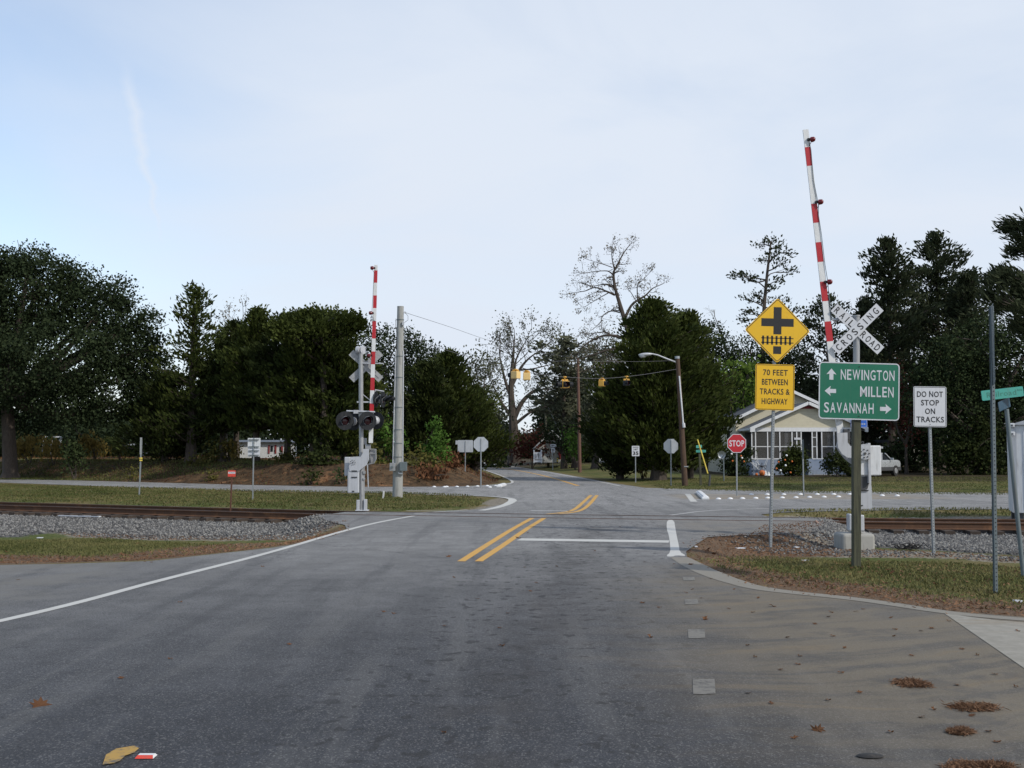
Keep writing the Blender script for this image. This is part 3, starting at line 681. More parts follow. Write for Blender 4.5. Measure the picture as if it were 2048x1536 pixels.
# ------------------------------------------------------------------ foliage
def leaf_obj(name, C, size, mat_, parent=None, base=None, dirs=None, asp=1.0, tint=None, droop=0.0):
    """one mesh of leaf-sized four-cornered faces. C centres (n,3), size (n,), dirs long axes"""
    n = len(C); 
    a = rng.normal(size=(n, 3)) if dirs is None else dirs + rng.normal(size=(n, 3)) * 0.35
    a[:, 2] -= droop; a /= np.linalg.norm(a, axis=1)[:, None] + 1e-9
    b = np.cross(a, rng.normal(size=(n, 3))); b /= np.linalg.norm(b, axis=1)[:, None] + 1e-9
    s = size[:, None] if np.ndim(size) else np.full((n, 1), size)
    A, B = a * s * asp, b * s
    V = np.stack([C - A * .5 - B * .12, C - A * .05 - B * .5, C + A * .5 + B * .05, C + A * .02 + B * .5], 1).reshape(-1, 3)
    me = mesh_np(name, V - (np.array(base) if base is not None else 0), np.arange(4 * n).reshape(n, 4)); me.materials.append(M[mat_])
    if tint is None: tint = rng.random(n)
    at_ = me.attributes.new('tint', 'FLOAT', 'FACE'); at_.data.foreach_set('value', np.clip(tint, 0, 1).astype(np.float32))
    o = bpy.data.objects.new(name, me); return link(o, parent)
def clumps(cent, per, spread, size, flat=1.0):
    """leaves gathered round clump centres; returns centres, sizes, tints"""
    n = len(cent); C = np.repeat(cent, per, 0) + rng.normal(size=(n * per, 3)) * spread * np.array([1, 1, flat])
    t_ = np.repeat(rng.random(n), per) * .6 + rng.random(n * per) * .4
    return C, size * rng.uniform(.6, 1.3, n * per), t_
def blob_clumps(blobs, dens, shell=(.72, 1.05)):
    out_ = []
    for (c, r) in blobs:
        r = np.array(r, float); n = int(dens * (r[0] * r[1] + r[0] * r[2] + r[1] * r[2]) * 4.2 / 3) + 3
        d = rng.normal(size=(n, 3)); d /= np.linalg.norm(d, axis=1)[:, None]; out_.append(np.array(c) + d * r * rng.uniform(*shell, (n, 1)))
    return np.vstack(out_)
def limb_pts(p, q, bend=.12, n=6):
    p, q = Vector(p), Vector(q); L = (q - p).length; o = Vector(rng.normal(size=3)) * L * bend
    return [p.lerp(q, i / n) + o * math.sin(pi * i / n) for i in range(n + 1)]
def pxblobs(lst, Y):
    """crown lobes measured on the photo: (px, py, rx, rz[, dy]) at depth Y"""
    r = []
    for b in lst:
        px, py, rx, rz = b[:4]; dy = b[4] if len(b) > 4 else 0; k = (Y + dy) / F
        r.append((at(px, py, Y + dy), (rx * k, max(rx, rz) * k * .9, rz * k)))
    return r
def broad_tree(name, base_px, Y, lobes, mat_, label, cat='tree', group=None, trunk_r=.3, dens=5, per=24, leaf=.2, spread=.34, bark='bark', asp=1.15, trunk=True, fork_px=None, moss=False):
    b = foot(base_px, Y); root = thing(name, b, label, cat, group); bl = pxblobs(lobes, Y)
    if trunk:
        mb = MB(); tp = sum((Vector(c) for c, r in bl), Vector()) / len(bl); fork = b.lerp(Vector((tp.x, tp.y, tp.z)), .45)
        if fork_px: fork = at(fork_px[0], fork_px[1], Y)
        mb.tube([b + Vector((0, 0, -.2)), b + Vector((0, 0, .35)), *limb_pts(b + Vector((0, 0, .6)), fork, .04, 4)], [trunk_r * 1.7, trunk_r * 1.15] + [trunk_r * (1 - .07 * i) for i in range(5)], 9)
        for c, r in bl:
            P = limb_pts(fork, Vector(c) + Vector((0, 0, r[2] * .3)), .10, 5); mb.tube(P, [trunk_r * .55 * (1 - i / 6) + .03 for i in range(6)], 6)
            for _ in range(4):
                s_ = P[3 + _ % 3]; mb.tube(limb_pts(s_, Vector(c) + Vector(rng.normal(size=3)) * Vector(r).length * .35, .12, 4), [.05, .045, .035, .025, .015], 4)
        obj('trunk', mb, bark, root, True)
    C, sz, tn = clumps(blob_clumps([((c.x, c.y, c.z), r) for c, r in bl], dens), per, spread, leaf, .8)
    leaf_obj('crown', C, sz, mat_, root, b, asp=asp, tint=tn)
    if moss:
        cc = blob_clumps([((c.x, c.y, c.z), r) for c, r in bl], .35, (.6, .95)); moss_at(cc, root, b)
    return root
def moss_at(cc, root, b, n=26, L=1.1, leaf=.16):
    k = len(cc); C = np.repeat(cc, n, 0) + rng.normal(size=(k * n, 3)) * [.10, .10, .05]; C[:, 2] -= rng.random(k * n) * np.repeat(rng.uniform(.4, L, k), n)
    leaf_obj('hanging_moss', C, np.full(k * n, leaf * .6), 'moss', root, b, dirs=np.tile([0, 0, -1.], (k * n, 1)), asp=2.2)
def conifer(name, base_px, Y, top_py, prof, mat_, label, cat='tree', group=None, nb=150, lean=0.0, up=.25, leaf=.125, per=22, step=.42, trunk_r=.22, bottom=None, jag=.35, spread=.2, asp=2.4, tips=True, droop=0.0, bark='bark', flat=.6, off=0.0):
    """prof: list of (height fraction, radius in metres); branches with sprays that turn up at the tips"""
    b = foot(base_px, Y); root = thing(name, b, label, cat, group); k = Y / F
    topz = at(base_px, top_py, Y).z; lobes_ = [(random.random(), random.uniform(0, 2*pi), random.uniform(.06, .14)) for _ in range(16)]; Hh = topz - b.z; hs, rs = zip(*prof); mb = MB()
    tx = lambda h: b.x + lean * h * Hh + off * math.sin(h * 5)
    mb.tube([Vector((tx(h), b.y, b.z - .1 + h * Hh)) for h in np.linspace(0, .97, 9)], [trunk_r * (1.25 if i == 0 else 1) * (1 - .105 * i) for i in range(9)], 8)
    cent = []; dr = []
    for i in range(nb):
        h = hs[0] + (hs[-1] - hs[0]) * ((i + rng.random()) / nb); az = rng.random() * 2 * pi
        bump = max(math.exp(-((h - q[0]) / q[2]) ** 2 - ((az - q[1] + pi) % (2*pi) - pi) ** 2 / .5) for q in lobes_); L = np.interp(h, hs, rs) * rng.uniform(1 - jag, 1 + jag * .3) * (.70 + .60 * bump); p0 = np.array([tx(h), b.y, b.z + h * Hh])
        d = np.array([cos(az), sin(az), up * rng.uniform(.3, 1.5)]); 
        P = [p0 + d * L * s_ + np.array([0, 0, .18 * L * s_ * s_ - droop * L * s_ * s_]) for s_ in (0, .35, .7, 1.0)]
        if L > .8: mb.tube([Vector(p) for p in P], [.05, .035, .022, .01], 4, cap=False)
        m_ = max(2, int(L / step))
        for s_ in np.linspace(.22, 1.02, m_):
            q = p0 + d * L * s_ + np.array([0, 0, (.18 - droop) * L * s_ * s_]); w = .16 * L * (1.05 - s_)
            cent.append(q + rng.normal(size=3) * [w, w, .06]); v = np.array([d[0], d[1], .45 + .5 * s_]) if tips else d.copy(); dr.append(v)
    obj('trunk', mb, bark, root, True)
    cent, dr = np.array(cent), np.array(dr); C, sz, tn = clumps(cent, per, spread, leaf, flat)
    leaf_obj('crown', C, sz, mat_, root, b, dirs=np.repeat(dr, per, 0), asp=asp, tint=tn); return root
def pine(name, base_px, Y, trunkpts, pads, label, mat_='pine', leaf=.22, per=46, twig=7, spread=.34, bark='bark', cat='tree', asp=1.6):
    """open pine: a trunk, crooked limbs, and pads of needles at their ends. pads: (px, py, half width px)"""
    b = foot(base_px, Y); root = thing(name, b, label, cat); mb = MB()
    T = catm([b] + [at(x, y, Y) for x, y in trunkpts]); n = len(T); mb.tube(T, [.26 * (1 - .85 * i / n) for i in range(n)], 7); cent = []; dr = []
    for (px, py, w) in pads:
        k = Y / F; c = at(px, py, Y + random.uniform(-2, 2)); s_ = min(T, key=lambda v: (v - c).length + max(0, v.z - c.z + .3) * 2)
        P = limb_pts(s_, c, .09, 5); mb.tube(P, [.07, .06, .05, .04, .03, .015], 5)
        for _ in range(max(3, int(twig * w / 14))):
            e = c + Vector((random.uniform(-1, 1) * w * k, random.uniform(-1, 1) * w * k, random.uniform(-.35, .45) * w * k)); mb.tube(limb_pts(P[3], e, .08, 3), [.03, .02, .015, .01], 3)
            cent.append(tuple(e)); dr.append(tuple((e - P[3]).normalized() + Vector((0, 0, .5))))
    obj('trunk', mb, bark, root, True)
    C, sz, tn = clumps(np.array(cent), per, spread, leaf, .75); leaf_obj('crown', C, sz, mat_, root, b, asp=asp, tint=tn, dirs=np.repeat(np.array(dr), per, 0)); return root
def grow(mb, p, d, L, r, lv, tips, spreadA=.55, gnarl=.22, ratio=.68, kids=(2, 3), up=.06):
    n = 4; P = [Vector(p)]; dd = Vector(d).normalized()
    for i in range(n):
        dd = (dd + Vector(rng.normal(size=3)) * gnarl * .5 + Vector((0, 0, up))).normalized(); P.append(P[-1] + dd * L / n)
    mb.tube(P, [max(.008, r * (1 - .12 * i)) for i in range(n + 1)], 6 if r > .06 else (4 if r > .03 else 3), cap=False)
    if lv <= 0: tips.append(P[-1]); tips.append(P[2]); return
    for k in range(random.randint(*kids) + (1 if lv > 2 else 0)):
        s_ = random.choice((2, 3, 4, 4)); nd = (dd + Vector(rng.normal(size=3)) * spreadA).normalized()
        grow(mb, P[s_], nd, L * ratio * rng.uniform(.75, 1.15), r * .6, lv - 1, tips, spreadA, gnarl, ratio, kids, up)
def bare_tree(name, base_px, Y, limbs, label, cat='tree', bark='bark', lv=3, leafmat_='drytip', leaf=.12, per=2, gnarl=.3, moss=False, group=None, side=True, subL=1.6, tiplv=None, up=.06, tipspread=.15):
    """limbs: traced lines of (px, py, radius m) from the photo at depth Y, then finer twigs grown from them"""
    b = foot(base_px, Y); root = thing(name, b, label, cat, group); mb = MB(); tips = []
    for L in limbs:
        P = []; dy = 0
        for i, q in enumerate(L): P.append(at(q[0], q[1], Y + (q[3] if len(q) > 3 else 0)))
        P = [Vector(v) for v in catm(P)]; rs = np.interp(np.linspace(0, 1, len(P)), np.linspace(0, 1, len(L)), [q[2] for q in L])
        mb.tube(P, list(rs), 7 if rs[0] > .1 else 5)
        if rs[-1] < .09:
            for _ in range(2): grow(mb, P[-1], P[-1] - P[-3], subL * .8, rs[-1] * .8, max(1, lv - 1), tips, .6, gnarl, .66, up=up)
        for i in range(len(P) // 3, len(P)):
            if rs[i] < .2 and rng.random() < (.75 if side else .3):
                d = (P[i] - P[i - 1]).normalized(); nd = (d * .5 + Vector(rng.normal(size=3)) * .8).normalized(); grow(mb, P[i], nd, subL * rng.uniform(.6, 1.2), min(.05, rs[i] * .5), lv - 1, tips, .6, gnarl, .66, up=up)
    obj('trunk', mb, bark, root, True)
    tp = np.array([tuple(v) for v in tips])
    if per: C, sz, tn = clumps(tp, per, tipspread, leaf); leaf_obj('crown', C, sz, leafmat_, root, b, tint=tn, asp=1.2)
    if moss: moss_at(tp[rng.random(len(tp)) < .25], root, b, 14, 1.4, .16)
    return root
def catm(P, k=4):
    if len(P) < 3: return [P[0].lerp(P[-1], i / 6) for i in range(7)]
    Q = [2 * P[0] - P[1]] + list(P) + [2 * P[-1] - P[-2]]; out_ = []
    for i in range(1, len(Q) - 2):
        a, b, c, d = Q[i-1:i+3]
        for j in range(k):
            t = j / k; out_.append(.5 * ((2*b) + (c-a)*t + (2*a-5*b+4*c-d)*t*t + (3*b-a-3*c+d)*t**3))
    return out_ + [P[-1]]
def bush(name, lobes, Y, mat_, label, cat='bush', group=None, leaf=.12, dens=9, per=20, spread=.2, stems=6, asp=1.3, up=False):
    bl = pxblobs(lobes, Y); c0 = bl[0][0]; b = Vector((c0.x, Y, H(c0.x, Y))); root = thing(name, b, label, cat, group); mb = MB()
    for i in range(stems):
        c, r = bl[i % len(bl)]; mb.tube(limb_pts(b + Vector((random.uniform(-.1, .1), random.uniform(-.1, .1), -.05)), Vector(c) + Vector(rng.normal(size=3)) * r[0] * .4, .08, 4), [.03, .026, .02, .015, .008], 4)
    obj('stem', mb, 'bark', root)
    C, sz, tn = clumps(blob_clumps([((c.x, c.y, c.z), r) for c, r in bl], dens, (.35, 1.05)), per, spread, leaf)
    C[:, 2] = np.maximum(C[:, 2], b.z + .03)
    leaf_obj('foliage', C, sz, mat_, root, b, asp=asp, tint=tn, dirs=np.tile([0, 0, 1.], (len(C), 1)) if up else None); return root

# ---- left of the picture
broad_tree('oak_tree', 22, 68, [(10,600,105,95),(85,590,70,85),(60,528,36,32),(2,530,34,30),(150,560,40,32),(235,594,36,34),(288,648,26,32),(312,700,16,26),(-40,560,40,40),(140,610,60,60),(195,640,60,70),(240,690,55,70),(275,720,42,60),(120,720,110,80,-2),(20,740,110,80,-2),(220,780,75,60,-1),(-90,640,120,120),(-110,780,110,90),(285,790,35,45),(150,810,70,45,-2),(60,820,60,40,2)], 'oak', 'huge dark live oak spreading over the bank at the picture\'s left edge', trunk_r=.46, dens=7.5, per=36, leaf=.145, spread=.34, fork_px=(14, 800))
conifer('cedar_tree', 382, 66, 575, [(.1,3.2),(.3,2.4),(.5,1.9),(.75,1.6),(.88,1.2),(1,.25)], 'cedar', 'open layered cedar standing between the live oak and the cedar mass', nb=120, per=16, spread=.24, leaf=.13, step=.45, trunk_r=.33, jag=.45)
bare_tree('bare_tree', 452, 72, [[(452,925,.14),(450,780,.10),(455,700,.06),(458,640,.03)],[(455,720,.07),(475,670,.05),(486,634,.03)],[(450,800,.07),(432,720,.05),(440,660,.02)]], 'thin leafless twiggy tree poking up between two cedars on the left', bark='barkpale', lv=2, leaf=.1, per=3, subL=1.2)
conifer('cedar_tree', 512, 64, 622, [(.2,3.2),(.3,2.8),(.55,2.0),(.8,1.1),(1,.12)], 'cedar', 'pointed green cedar just right of the twiggy leafless tree', nb=190, per=25, spread=.22, jag=.35)
conifer('cedar_tree', 445, 66, 690, [(.24,2.6),(.4,2.5),(.75,1.4),(1,.2)], 'cedar2', 'low dark cedar filling the gap behind the two plated sign', nb=130, per=25, spread=.23)
conifer('cedar_tree', 628, 61, 650, [(.12,3.0),(.3,3.0),(.55,2.6),(.8,2.0),(.95,1.6),(1,.8)], 'cedar', 'broad green cedar below the flat topped crown, left of the signal mast', nb=270, per=25, spread=.23, up=.12, jag=.3, trunk_r=.3)
conifer('cedar_tree', 575, 63, 636, [(.22,2.4),(.4,2.5),(.75,1.7),(1,.3)], 'cedar2', 'dark cedar tucked against the left side of the flat topped crown', nb=170, per=25, spread=.23)
pine('cedar_tree', 650, 59.5, [(648,800),(645,700),(640,650)], [(560,655,14),(580,642,16),(600,636,16),(622,634,16),(645,632,18),(668,634,16),(690,638,14),(708,645,12),(716,652,9),(690,655,16),(660,655,20),(630,660,20),(600,665,20),(575,672,18),(700,668,12),(600,690,16),(680,695,14)], 'flat topped cedar with a spreading table of foliage behind the nearer crossing arm', mat_='cedar', per=70, spread=.26, leaf=.13, twig=9)
conifer('cedar_tree', 690, 60, 690, [(.05,2.6),(.4,2.3),(.75,1.5),(1,.3)], 'cedar', 'rounded cedar directly behind the silver signal mast', nb=150, per=25, spread=.23)
conifer('cedar_tree', 330, 67, 755, [(.04,2.8),(.4,2.5),(.8,1.5),(1,.3)], 'cedar2', 'low dark cedar under the right skirt of the live oak', nb=130, per=25, spread=.23)
broad_tree('broadleaf_tree', 790, 84, [(790,710,60,55),(740,700,38,45),(838,730,42,50),(800,780,60,50),(750,780,45,60),(770,850,60,50),(870,745,30,40),(800,880,60,40)], 'oak', 'soft round topped tree behind the concrete pole', trunk_r=.3, dens=5, per=34, leaf=.15, spread=.38)
conifer('cedar_tree', 905, 72, 705, [(.04,3.0),(.3,2.8),(.55,2.2),(.8,1.2),(1,.2)], 'cedar', 'green cedar whose low boughs hang over the bend in the road', nb=210, per=25, spread=.23, off=.25)
conifer('cedar_tree', 858, 70, 728, [(.04,2.5),(.4,2.3),(.75,1.4),(1,.2)], 'cedar2', 'dark cedar beside the right edge of the concrete pole', nb=160, per=25, spread=.23)
conifer('cedar_tree', 950, 80, 775, [(.04,2.6),(.4,2.4),(.75,1.4),(1,.2)], 'cedar', 'low cedar above the two blank sign backs', nb=130, per=17, spread=.27)
broad_tree('broadleaf_tree', 955, 108, [(950,735,26,32),(968,765,30,40),(985,820,25,45),(940,790,30,40),(960,860,40,40)], 'greyg', 'grey green tree with a wispy top behind the hanging signal heads', dens=3.0, per=14, leaf=.22, spread=.55)
bare_tree('mossy_tree', 1032, 116, [[(1032,925,.62),(1028,870,.55),(1026,840,.45),(1022,780,.30),(1025,730,.20),(1028,690,.08)],[(1026,842,.30),(1044,805,.24),(1068,782,.15),(1092,778,.07)],[(1024,800,.22),(1010,760,.15),(1000,715,.08)],[(1024,770,.22),(1042,735,.15),(1060,715,.09),(1082,700,.05)],[(1028,850,.20),(1060,825,.13),(1085,815,.06)],[(1020,830,.20),(1000,800,.12),(985,770,.06)],[(1028,760,.18),(1032,720,.10),(1050,685,.05)],[(1040,740,.1),(1064,738,.08),(1098,730,.05)]], 'tall thinly leaved tree hung with grey moss behind the road bend', lv=3, leaf=.17, per=4, moss=True, subL=2.2, leafmat_='greyg', tipspread=.4)
conifer('pine_tree', 1128, 106, 680, [(.3,2.4),(.5,2.6),(.75,2.7),(.92,2.2),(1,.8)], 'greyg', 'rounded pine rising behind the yellow box signal', nb=70, per=18, spread=.36, leaf=.24, tips=False, step=.9, trunk_r=.3)
conifer('cedar_tree', 1152, 118, 742, [(.03,1.9),(.4,2.2),(.75,1.7),(1,.5)], 'cedar2', 'dark upright cedar just left of the thin reddish pole', nb=210, per=17, spread=.29, leaf=.2)
broad_tree('broadleaf_tree', 1190, 100, [(1185,730,32,40),(1212,700,32,34),(1200,790,40,45),(1185,850,28,50),(1225,740,30,50)], 'greyg', 'dark rounded tree between the thin reddish pole and the great cedar', dens=4.5, per=26, leaf=.17, spread=.42)
bare_tree('bare_tree', 1292, 82, [
 [(1290,900,0.259),(1278,780,0.238),(1264,690,0.209),(1252,650,0.180),(1240,610,0.151),(1230,575,0.115),(1227,548,0.094),(1232,535,0.072),(1248,505,0.043),(1262,487,0.022)],
 [(1230,590,0.094),(1214,583,0.072),(1190,575,0.050),(1170,582,0.036),(1148,585,0.018)],
 [(1228,575,0.065),(1212,568,0.043),(1185,572,0.029),(1160,565,0.014)],
 [(1227,550,0.065),(1215,542,0.043),(1190,543,0.029),(1168,546,0.014)],
 [(1229,540,0.058),(1224,515,0.036),(1224,492,0.022)], [(1225,535,0.036),(1205,528,0.029),(1178,520,0.014)],
 [(1218,585,0.043),(1195,598,0.029),(1172,612,0.014)], [(1214,583,0.036),(1190,585,0.022),(1165,598,0.014)],
 [(1248,640,0.122),(1262,612,0.094),(1276,600,0.079),(1292,590,0.065),(1305,577,0.043),(1325,568,0.022)],
 [(1275,600,0.050),(1275,570,0.036),(1283,562,0.029),(1295,550,0.014)], [(1299,588,0.036),(1312,606,0.029),(1320,618,0.014)], [(1272,602,0.036),(1262,585,0.029),(1256,578,0.022),(1268,575,0.014)],
 [(1240,625,0.058),(1222,622,0.050),(1205,632,0.036),(1202,645,0.022)], [(1205,640,0.036),(1190,655,0.022),(1176,665,0.014)],
 [(1258,680,0.144),(1225,671,0.101),(1198,674,0.072),(1170,690,0.050),(1155,708,0.029)], [(1222,670,0.065),(1208,664,0.043),(1180,668,0.022)],
 [(1262,700,0.115),(1225,698,0.079),(1200,705,0.058),(1165,716,0.029)], [(1265,735,0.094),(1230,722,0.058),(1200,728,0.036),(1172,742,0.014)]],
 'tall leafless tree with crooked grey limbs above the great cedar', bark='bark', lv=3, leaf=.10, per=1, gnarl=.45, subL=.62)
conifer('cedar_tree', 1316, 64, 607, [(.05,2.7),(.15,3.4),(.35,3.2),(.55,2.7),(.72,1.9),(.85,1.3),(.93,.9),(1,.3)], 'cedar', 'great dark cedar on the corner lawn left of the wooden lamp pole', nb=420, per=25, spread=.23, trunk_r=.42, jag=.28, lean=-.014, off=.15)
conifer('cedar_tree', 1378, 66, 628, [(.06,2.3),(.3,2.4),(.6,1.9),(.85,1.1),(1,.3)], 'cedar', 'cedar behind the wooden lamp pole, right shoulder of the great cedar', nb=240, per=25, spread=.23, off=.1)
conifer('cedar_tree', 1240, 68, 752, [(.05,1.6),(.25,2.2),(.5,2.0),(.8,1.3),(1,.4)], 'cedar2', 'low dark cedar over the speed limit sign', nb=230, per=17, spread=.26)
broad_tree('broadleaf_tree', 1415, 92, [(1412,680,38,36),(1440,720,35,50),(1395,740,50,60),(1430,790,50,50),(1450,850,60,50)], 'oak', 'round headed tree behind the cream house roof\'s left end', dens=4.8, per=30, leaf=.16, spread=.4)
bare_tree('bare_tree', 1452, 96, [[(1466,760,.12),(1452,700,.09),(1440,660,.06),(1430,635,.03)],[(1445,675,.05),(1436,655,.03),(1425,632,.015)]], 'dead grey treetop poking out behind the round headed tree', bark='barkpale', lv=1, per=0, subL=.9)
broad_tree('vine_tangle', 1470, 84, [(1468,745,32,32),(1495,760,30,36),(1450,780,32,30),(1485,800,40,34),(1510,830,40,40)], 'lime', 'yellow green vine tangle above the cream house roof', cat='vines', dens=2.6, per=14, leaf=.24, spread=.36, trunk_r=.12)
broad_tree('broadleaf_tree', 1500, 92, [(1500,720,50,50),(1480,790,60,50),(1545,740,50,50),(1580,720,40,50),(1560,800,60,50)], 'magnolia', 'dark leafy tree hidden behind the yellow warning sign', dens=4.5, per=30, leaf=.16, spread=.4)
pine('pine_tree', 1524, 96, [(1524,800),(1527,640),(1533,560),(1540,500),(1542,482)], [(1542,482,14),(1522,490,12),(1560,492,10),(1550,505,14),(1578,505,9),(1530,520,12),(1560,525,14),(1485,550,14),(1500,560,14),(1470,548,8),(1578,545,12),(1560,560,12),(1545,575,10),(1510,590,16),(1490,600,12),(1532,600,14),(1565,600,12),(1500,622,16),(1530,630,16),(1590,622,12),(1560,640,16),(1490,640,12),(1520,660,20),(1580,670,16)], 'tall open pine with separate tufts behind the yellow diamond sign', per=15, spread=.24, leaf=.17, twig=5)
pine('pine_tree', 1655, 86, [(1655,800),(1657,680),(1658,605)], [(1658,600,10),(1645,612,12),(1675,615,12),(1628,625,14),(1655,632,16),(1690,640,16),(1620,648,14),(1645,660,18),(1680,670,20),(1630,685,20),(1660,700,24),(1700,705,22),(1610,720,22),(1640,735,26),(1680,745,26),(1610,770,26),(1650,790,30),(1700,790,30)], 'dense pine behind the raised crossing arm and crossbuck', mat_='pine', per=30, leaf=.17, twig=6)
conifer('pine_tree', 1785, 80, 480, [(.2,2.6),(.4,2.9),(.58,2.9),(.72,2.7),(.85,2.0),(.95,1.1),(1,.2)], 'pine', 'tall dark evergreen directly above the white crossbuck', nb=150, per=24, spread=.26, leaf=.155, up=.12, jag=.5, step=.5, trunk_r=.3)
conifer('pine_tree', 1882, 84, 468, [(.2,3.0),(.4,3.4),(.6,3.4),(.75,2.9),(.9,1.6),(1,.15)], 'pine', 'tallest dark evergreen, in the middle of the right hand trees', nb=170, per=24, spread=.27, leaf=.155, up=.15, jag=.42, step=.5, trunk_r=.3)
conifer('pine_tree', 1945, 79, 545, [(.2,2.4),(.5,2.6),(.8,1.7),(1,.3)], 'pine', 'dark evergreen behind the tall perforated post', nb=130, per=24, spread=.27, leaf=.155, jag=.5)
conifer('pine_tree', 1735, 88, 600, [(.1,2.2),(.5,2.4),(.8,1.5),(1,.3)], 'pine', 'shorter dark evergreen showing between the crossbuck and the arm', nb=120, per=24, spread=.27, leaf=.155, jag=.5)
broad_tree('magnolia_tree', 1960, 71, [(1900,740,60,60),(1960,700,70,60),(2020,740,70,70),(1920,820,60,60),(1990,830,70,70),(1850,790,40,60),(2080,700,70,80),(2080,830,70,80),(1950,890,60,40),(2030,900,60,40)], 'magnolia', 'glossy dark magnolia filling the right edge above the highway', trunk_r=.35, dens=5.5, per=34, leaf=.15, spread=.34)
broad_tree('russet_tree', 1812, 73, [(1800,760,34,34),(1830,800,34,34),(1790,830,42,30),(1822,860,36,26)], 'redtwig', 'small russet leaved tree right of the green direction sign', dens=2.3, per=12, leaf=.18, spread=.4, trunk_r=.1)
bush('dark_shrub', [(1930,905,42,42),(1965,880,38,50),(1900,925,30,26),(1985,930,40,25)], 70, 'cedar2', 'big dark green shrub on the lawn right of the white warning sign', cat='shrub', leaf=.16, dens=7, per=26, spread=.25)
bush('dark_shrub', [(1835,900,45,42),(1790,915,45,30),(1860,870,30,50)], 78, 'magnolia', 'shadowy shrub behind the silver car', cat='shrub', leaf=.18, dens=6, per=24, spread=.3)
pine('pine_tree', 2150, 46, [(2150,800),(2140,600),(2120,440),(2100,380)], [(2035,455,26),(2055,480,24),(2040,500,20),(2075,440,26),(2005,545,16),(2025,560,26),(1990,560,16),(2045,585,26),(2062,560,20),(2020,610,22),(2050,620,28),(1995,590,14),(2075,600,26),(2035,650,26),(2080,660,30)], 'near pine reaching in at the right edge with long needled tufts', per=46, spread=.20, leaf=.08, twig=6, asp=4.5)
# ---- the small ones along the bank and yards
bush('sapling', [(872,868,20,24),(866,895,26,24),(880,905,22,14),(870,850,10,14)], 58, 'sapling', 'bright green sapling on the bank right of the concrete pole', cat='sapling', leaf=.13, dens=10, per=16, spread=.16)
bush('sapling', [(775,870,22,30),(770,905,26,22),(790,890,20,26)], 60, 'sapling', 'lighter green sapling on the bank beside the concrete pole\'s left side', cat='sapling', leaf=.13, dens=8, per=16, spread=.18)
G_ = 'scrub along the cut bank'
bb = [
 ([(150,915,32,22),(140,890,16,14)], 66, 'magnolia', 'dark round bush on the bank lip right of the oak trunk', .14),
 ([(60,890,28,20),(30,900,22,16)], 74, 'goldscrub', 'golden brown weeds just right of the oak trunk', .13),
 ([(190,892,24,20),(175,880,14,16)], 73, 'goldscrub', 'golden weeds right of the dark round bush', .13),
 ([(105,898,30,18)], 72, 'goldscrub', 'brown weeds between the oak trunk and the dark round bush', .13),
 ([(345,900,26,16),(320,908,18,12)], 68, 'scrub', 'olive weeds below the far shed roof', .13),
 ([(430,905,26,18),(455,900,18,16)], 66, 'scrub', 'olive scrub left of the two plated sign', .13),
 ([(462,900,14,16)], 66, 'goldscrub', 'pale yellow weeds at the left of the mobile home', .13),
 ([(590,915,24,16),(565,920,20,12)], 62, 'scrub', 'scrub below the mobile home\'s right end', .13),
 ([(640,905,34,34),(615,930,26,24),(660,940,28,24)], 58.5, 'cedar2', 'dark bramble mound left of the signal box', .13),
 ([(622,953,22,14)], 55.5, 'cedar2', 'dark bramble low on the bank face left of the signal box', .12),
 ([(684,952,14,12)], 55, 'magnolia', 'small dark bush at the foot of the bank beside the signal box', .12),
 ([(740,915,28,26),(760,940,22,16)], 58, 'scrub', 'olive scrub between the signal box and the concrete pole', .13),
 ([(835,915,26,22),(860,930,26,18)], 57, 'scrub', 'olive scrub right of the concrete pole', .13),
 ([(895,920,24,18),(905,935,20,12)], 60, 'redweed', 'red brown weeds on the bank by the bend', .12),
 ([(850,950,22,10),(880,945,22,12)], 55.5, 'redweed', 'red brown grass tussocks low on the bank near the bend', .12),
 ([(240,895,26,14)], 71, 'scrub', 'scrub behind the thin edge on sign post', .13),
 ([(395,925,30,8)], 64, 'scrub', 'low green fringe on the bank under the open cedar', .11),
 ([(262,943,12,10)], 62.5, 'scrub', 'small dark clump on the bank face by the edge on sign post', .11),
 ([(425,955,10,12)], 60, 'scrub', 'small dark clump on the bank face left of the red marker', .11),
]
for lob, Y, mt_, lab, lf_ in bb: bush('scrub_bush', lob, Y, mt_, lab, 'bush', G_, leaf=lf_, dens=9, per=16, spread=.2, up=(mt_ in ('goldscrub', 'redweed')), asp=1.9 if mt_ in ('goldscrub', 'redweed') else 1.3)
bush('russet_shrub', [(1065,885,30,28),(1040,895,26,22),(1090,895,22,20)], 112, 'redtwig', 'dark maroon shrub beyond the bend left of the white yard sign', 'shrub', leaf=.22, dens=3, per=18, spread=.45)
bush('russet_shrub', [(1020,880,26,22),(990,885,22,22)], 125, 'cedar2', 'dark shrub behind the far street name sign', 'shrub', leaf=.24, dens=3, per=18, spread=.5)
bush('green_shrub', [(1150,895,16,26),(1142,870,12,16)], 100, 'sapling', 'leafy shrub left of the thin reddish pole\'s foot', 'shrub', leaf=.18, dens=5, per=16, spread=.3)
bush('dry_shrub', [(1284,922,22,16),(1266,908,12,16)], 68, 'goldscrub', 'straw coloured shrub behind the speed limit sign', 'shrub', leaf=.14, dens=6, per=14, spread=.25, up=True, asp=2)
broad_tree('dark_tree', 1150, 106, [(1086,866,15,13),(1104,874,12,8),(1140,868,15,34),(1135,900,9,22),(1120,885,10,7)], 'oak', 'dark overhanging tree half hiding the red doored house', dens=5, per=26, leaf=.18, spread=.4)
conifer('cedar_tree', 472, 71, 648, [(.25,2.4),(.5,2.3),(.8,1.4),(1,.3)], 'cedar2', 'dark cedar rising behind the gap above the mobile home', nb=150, per=25, spread=.23)
